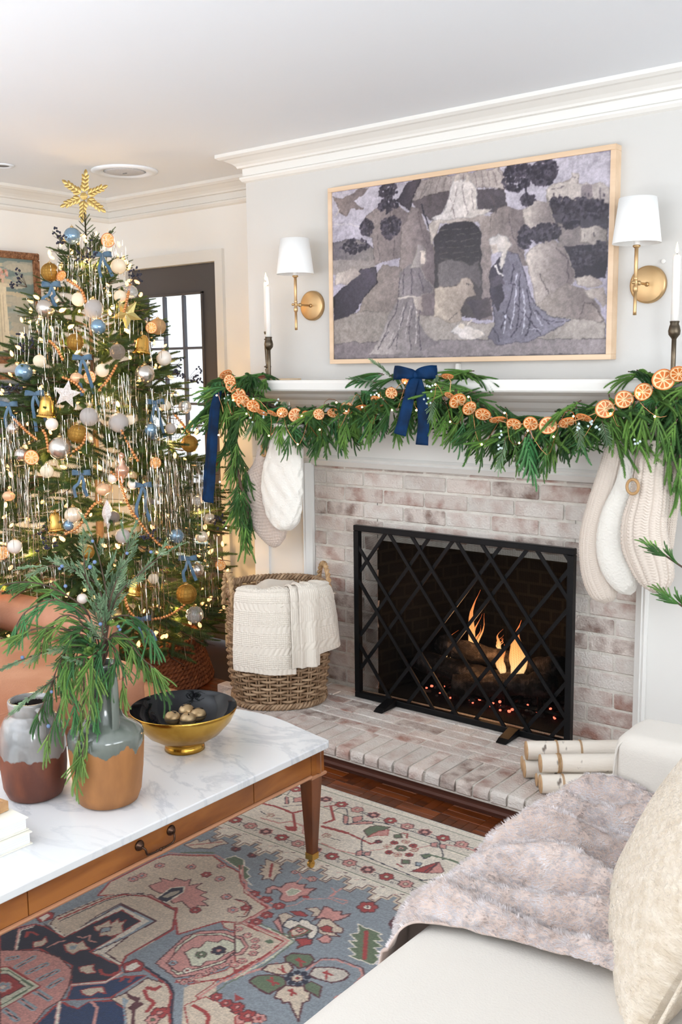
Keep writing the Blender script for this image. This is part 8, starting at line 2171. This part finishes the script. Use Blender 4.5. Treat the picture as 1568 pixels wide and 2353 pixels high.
for x, y in ((-2.84, -.9), (-3.9, -.9), (-2.84, -2.9), (-3.9, -2.9)): o = MB().lathe([(.016, 0), (.024, .1), (.0001, .1)], 12, (x, y, 0)).build('leg', walnut_d, LS); o.location = -LS.location
o = MB().tube(cr([(-3.45, -1.04, .408), (-3.0, -1.035, .41), (-2.79, -1.05, .405), (-2.745, -1.12, .40), (-2.742, -1.5, .405), (-2.745, -1.87, .40)], 4), .004, 6).build('seam_piping', lea, LS, True); o.location = -LS.location

slip = mat('white_slipcover', s2l((212, 205, 195)), .85, bump=.12, bscale=260, sheen=.2)
WS = empty('white_sofa', (-.4, -2.2, 0), 0, 'white slipcovered sofa in the right foreground facing the coffee table', 'sofa')
softbox('sofa_base', slip, WS, (-.97, -3.4, .03), (.05, -1.0, .27), .03, wr=.004)
softbox('seat_cushion', slip, WS, (-1.0, -3.1, .25), (-.1, -1.205, .435), .05, (.01, .01, .018), .006, 28)
softbox('arm', slip, WS, (-.905, -1.2, .05), (.1, -1.02, .622), .035, (.004, .004, .006), .004, 24)
softbox('back', slip, WS, (-.12, -3.4, .1), (.16, -1.0, .85), .07, wr=.004)
o = MB().tube(cr([(-.9, -1.2, .45), (-.897, -1.198, .56), (-.885, -1.19, .603), (-.83, -1.185, .607), (-.5, -1.185, .607), (-.1, -1.185, .607)], 6), .0028, 6).build('seam_piping', slip, WS, True); o.location = -WS.location
lin = mat('oatmeal_basket_weave', s2l((230, 216, 197)), .95, col2=s2l((214, 197, 174)), nscale=60, bump=.7, bscale=220, stretch=(1, 1, .35), sheen=.3)
PW = empty('woven_pillow', (-.545, -1.70, .625), 0, 'large oatmeal basket weave pillow leaning at the right edge of the white sofa', 'pillow')
PROT = Vector((-.80, -.38, .46)).normalized().to_track_quat('Z', 'Y').to_euler()
b = MB()
def pfn(sgn):
    def f(u, v):
        x, y = 2*u-1, 2*v-1; e = (1-x*x)*(1-y*y); q = 1-.10*(1-abs(x)**2)*abs(y)**3; q2 = 1-.10*(1-abs(y)**2)*abs(x)**3
        wv = (.0042 if (int(u*44)+int(v*44)) % 2 else -.0004)*(.75+.5*noise.noise(Vector((u*7, v*7, 1))))
        return (x*.24*q2, y*.24*q, sgn*(.085*max(e, 0)**.45+(wv if e > .01 else 0)))
    return f
b.grid(pfn(1), 116, 116); b.grid(pfn(-1), 40, 40, flip=True)
o = b.build('cover', lin, PW, True); o.rotation_euler = PROT
o2 = MB().tube(cr([(-.265, -.265, 0), (0, -.243, 0), (.265, -.265, 0), (.243, 0, 0), (.265, .265, 0), (0, .243, 0), (-.265, .265, 0), (-.243, 0, 0), (-.265, -.265, 0)], 5), .004, 6).build('seam', lin, PW, True); o2.rotation_euler = PROT

# ---- plush throw
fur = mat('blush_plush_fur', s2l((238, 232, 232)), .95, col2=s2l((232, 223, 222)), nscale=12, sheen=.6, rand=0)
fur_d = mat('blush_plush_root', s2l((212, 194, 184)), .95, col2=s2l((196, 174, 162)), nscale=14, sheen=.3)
FT_ = empty('plush_throw', (-.8, -1.6, .44), 0, 'blush plush fur throw rumpled across the seat of the white sofa', 'blanket')
RID = [(.05, .040, .05, .3), (.20, .052, .055, -.45), (.33, .030, .03, .6), (.44, .056, .05, -.25), (.56, .028, .028, .5), (.68, .056, .055, -.2), (.82, .040, .04, .35), (.94, .030, .045, -.05)]
def furh(u, v):
    h = 0
    for c, a, w, sl in RID:
        cc = c+sl*.13*(u-.4)+.02*math.sin(u*6+c*20); h += 1.55*a*(.55+.45*math.sin(u*5+c*31)**2)*math.exp(-((v-cc)/w)**2)
    return h+.006*noise.noise(Vector((u*6, v*7, 3)))+.004*noise.noise(Vector((u*18, v*18, 5)))
def furp(u, v):      # u: 0 at the pillow side, 1 at the hem hanging over the seat front ; v: 0 far end, 1 near end
    L = .50+.11+.03*math.sin(v*9)+.02*math.sin(v*23); s = u*L; h = furh(u, v)
    y = -1.215-.77*v+.17*(1-u)*v-.025*math.sin(u*5+1)*v+.02*math.sin(u*3); x0_ = -.50
    if s < .46: return Vector((x0_-s, y, .452+h+.012*math.sin(PI*u)))
    q = s-.46; R = .055; a = min(q/R, PI/2); x = x0_-.46-R*math.sin(a); z = .452-R*(1-math.cos(a))
    if q > R*PI/2: z -= q-R*PI/2; x -= .012*math.sin(v*20)
    k = math.sin(a); return Vector((x-h*k*.8, y, z+h*(1-k)*.9+.012*math.sin(PI*u)))
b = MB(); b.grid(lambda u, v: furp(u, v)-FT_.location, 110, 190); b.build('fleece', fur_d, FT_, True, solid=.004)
rf = np.random.RandomState(4); V = []; F = []
for i in range(88000):
    u, v = rf.rand(), rf.rand(); p = furp(u, v); e = .004; du = furp(min(u+e, 1), v)-furp(max(u-e, 0), v); dv = furp(u, min(v+e, 1))-furp(u, max(v-e, 0)); n = du.cross(dv)
    n.normalize(); cl = Vector((noise.noise(p*45), noise.noise(p*45+Vector((9, 0, 0))), noise.noise(p*45+Vector((0, 9, 0)))))
    tip = p+(n*.8+cl*.56+Vector((-.3, -.3, -.1))).normalized()*(.0075+.004*rf.rand()); sd = n.cross(tip-p); sd = sd.normalized()*.0017 if sd.length > 1e-9 else Vector((.001, 0, 0)); s = len(V)
    V += [p+sd-FT_.location, p-sd-FT_.location, tip-FT_.location]; F.append([s, s+1, s+2])
b = MB(); b.add(V, F); o = b.build('plush_pile', fur, FT_); o['kind'] = 'stuff'

# ================================================================ pictures on the left wall
gilt = mat('carved_gilt', s2l((178, 132, 98)), .45, .35, col2=s2l((120, 78, 52)), nscale=60, bump=.8, bscale=90, stretch=(1, 1, 1))
def picture(loc, y0, y1, z0, z1, label, paint, fwid=.035):
    t = empty('framed_picture', (-4.6, (y0+y1)/2, (z0+z1)/2), 0, label, 'picture', 'gilt framed pictures on the left wall'); L = -t.location
    for a, c in (((-4.598, y0, z1-fwid), (-4.565, y1, z1)), ((-4.598, y0, z0), (-4.565, y1, z0+fwid)), ((-4.598, y0, z0+fwid), (-4.565, y0+fwid, z1-fwid)), ((-4.598, y1-fwid, z0+fwid), (-4.565, y1, z1-fwid))):
        o = MB().box(a, c, .004).build('frame_rail', gilt, t); o.location = L
    orn = MB(); k = 0
    for (ya, za, yb, zb) in ((y0, z1-fwid/2, y1, z1-fwid/2), (y0, z0+fwid/2, y1, z0+fwid/2), (y0+fwid/2, z0, y0+fwid/2, z1), (y1-fwid/2, z0, y1-fwid/2, z1)):
        n = int(math.hypot(yb-ya, zb-za)/.014)
        for i in range(n):
            u = (i+.5)/n; c = Vector((-4.564, ya+(yb-ya)*u, za+(zb-za)*u)); d = Vector((0, .006, .008)); orn.tube([c-d, c, c+d], [.0015, .0035, .0015], 5)
    o = orn.build('carved_leaves', gilt, t, True); o.location = L
    o = paint.build('canvas', vcol_mat('oil_paint', .5, 60, .08), lambda y, z: np.stack([np.full(y.shape, -4.578), y0+.02+(y1-y0-.04)*y, z0+.02+(z1-z0-.04)*z], 1), t); o.location = L
    o = MB().box((-4.598, y0+.01, z0+.01), (-4.58, y1-.01, z1-.01)).build('backing', walnut_d, t); o.location = L
c = Canvas(0, 0, 1, 1, 110, 120, (168, 176, 168)); c.poly([(0, 1), (1, 1), (1, .55), (0, .6)], (140, 156, 152), (112, 134, 134), 0); rr = random.Random(2)
for i in range(60): x, y = rr.random(), rr.uniform(.25, .95); c.ell(x, y, rr.uniform(.08, .25), rr.uniform(.015, .05), rr.choice(((186, 184, 168), (200, 190, 164), (150, 164, 158), (170, 172, 160))), 12)
c.poly([(0, .0), (1, 0), (1, .12), (.5, .17), (0, .13)], (96, 126, 116)); c.poly([(0, .0), (1, 0), (1, .06), (0, .08)], (110, 112, 84))
c.poly([(.42, .08), (.62, .08), (.585, .62), (.60, .70), (.44, .70), (.455, .62)], (214, 204, 178), (232, 222, 196), 0); c.poly([(.40, .70), (.64, .70), (.64, .73), (.40, .73)], (220, 208, 182))
for k in range(3): c.line([(.47+.04*k, .1), (.475+.035*k, .62)], .006, (190, 178, 150))
for i in range(26): c.ell(rr.uniform(.42, .62), rr.uniform(.73, .86), .02, .018, rr.choice(((206, 150, 136), (120, 120, 84), (222, 186, 168), (150, 96, 84))), 8)
picture(None, -.60, -.118, 1.522, 2.088, 'gilt framed oil painting of a pale stone column under a teal sky, upper left wall', c)
c = Canvas(0, 0, 1, 1, 60, 50, (120, 136, 156)); c.poly([(0, 0), (1, 0), (1, .4), (0, .5)], (84, 84, 100)); 
for i in range(40): c.ell(rr.random(), rr.uniform(.5, 1), rr.uniform(.08, .2), .03, rr.choice(((160, 176, 196), (110, 132, 160), (176, 180, 184))), 10)
picture(None, -.66, -.20, 1.02, 1.476, 'lower gilt framed blue landscape on the left wall, mostly hidden by the tree', c)

# greenery tips reaching in at the right edge
t = empty('floor_vase_with_pine', (-.72, -.42, 0), 0, 'pine sprigs reaching in at the right edge beyond the white sofa arm', 'greenery')
MB().lathe([(.0001, 0), (.07, 0), (.1, .1), (.11, .3), (.07, .45), (.045, .5), (.05, .53), (.04, .53), (.035, .5), (.0001, .4)], 32).build('vase', g1, t, True)
for e in ((-.36, -.06, .93), (-.30, -.1, .80), (-.1, .1, 1.05), (.12, 0, 1.1)):
    P = cr([(0, 0, .5), (e[0]*.35, e[1]*.5, e[2]*.82), e], 6); MB().tube(P, .003, 5).build('stem', bark, t, True)
    for k in (6, 8, 10, 11, 12): link('pine_frond', FR[k % 4], t, P[k], aim((P[k]-P[k-2])+Vector((0, (-1)**k*.03, -.01)), k), .42)
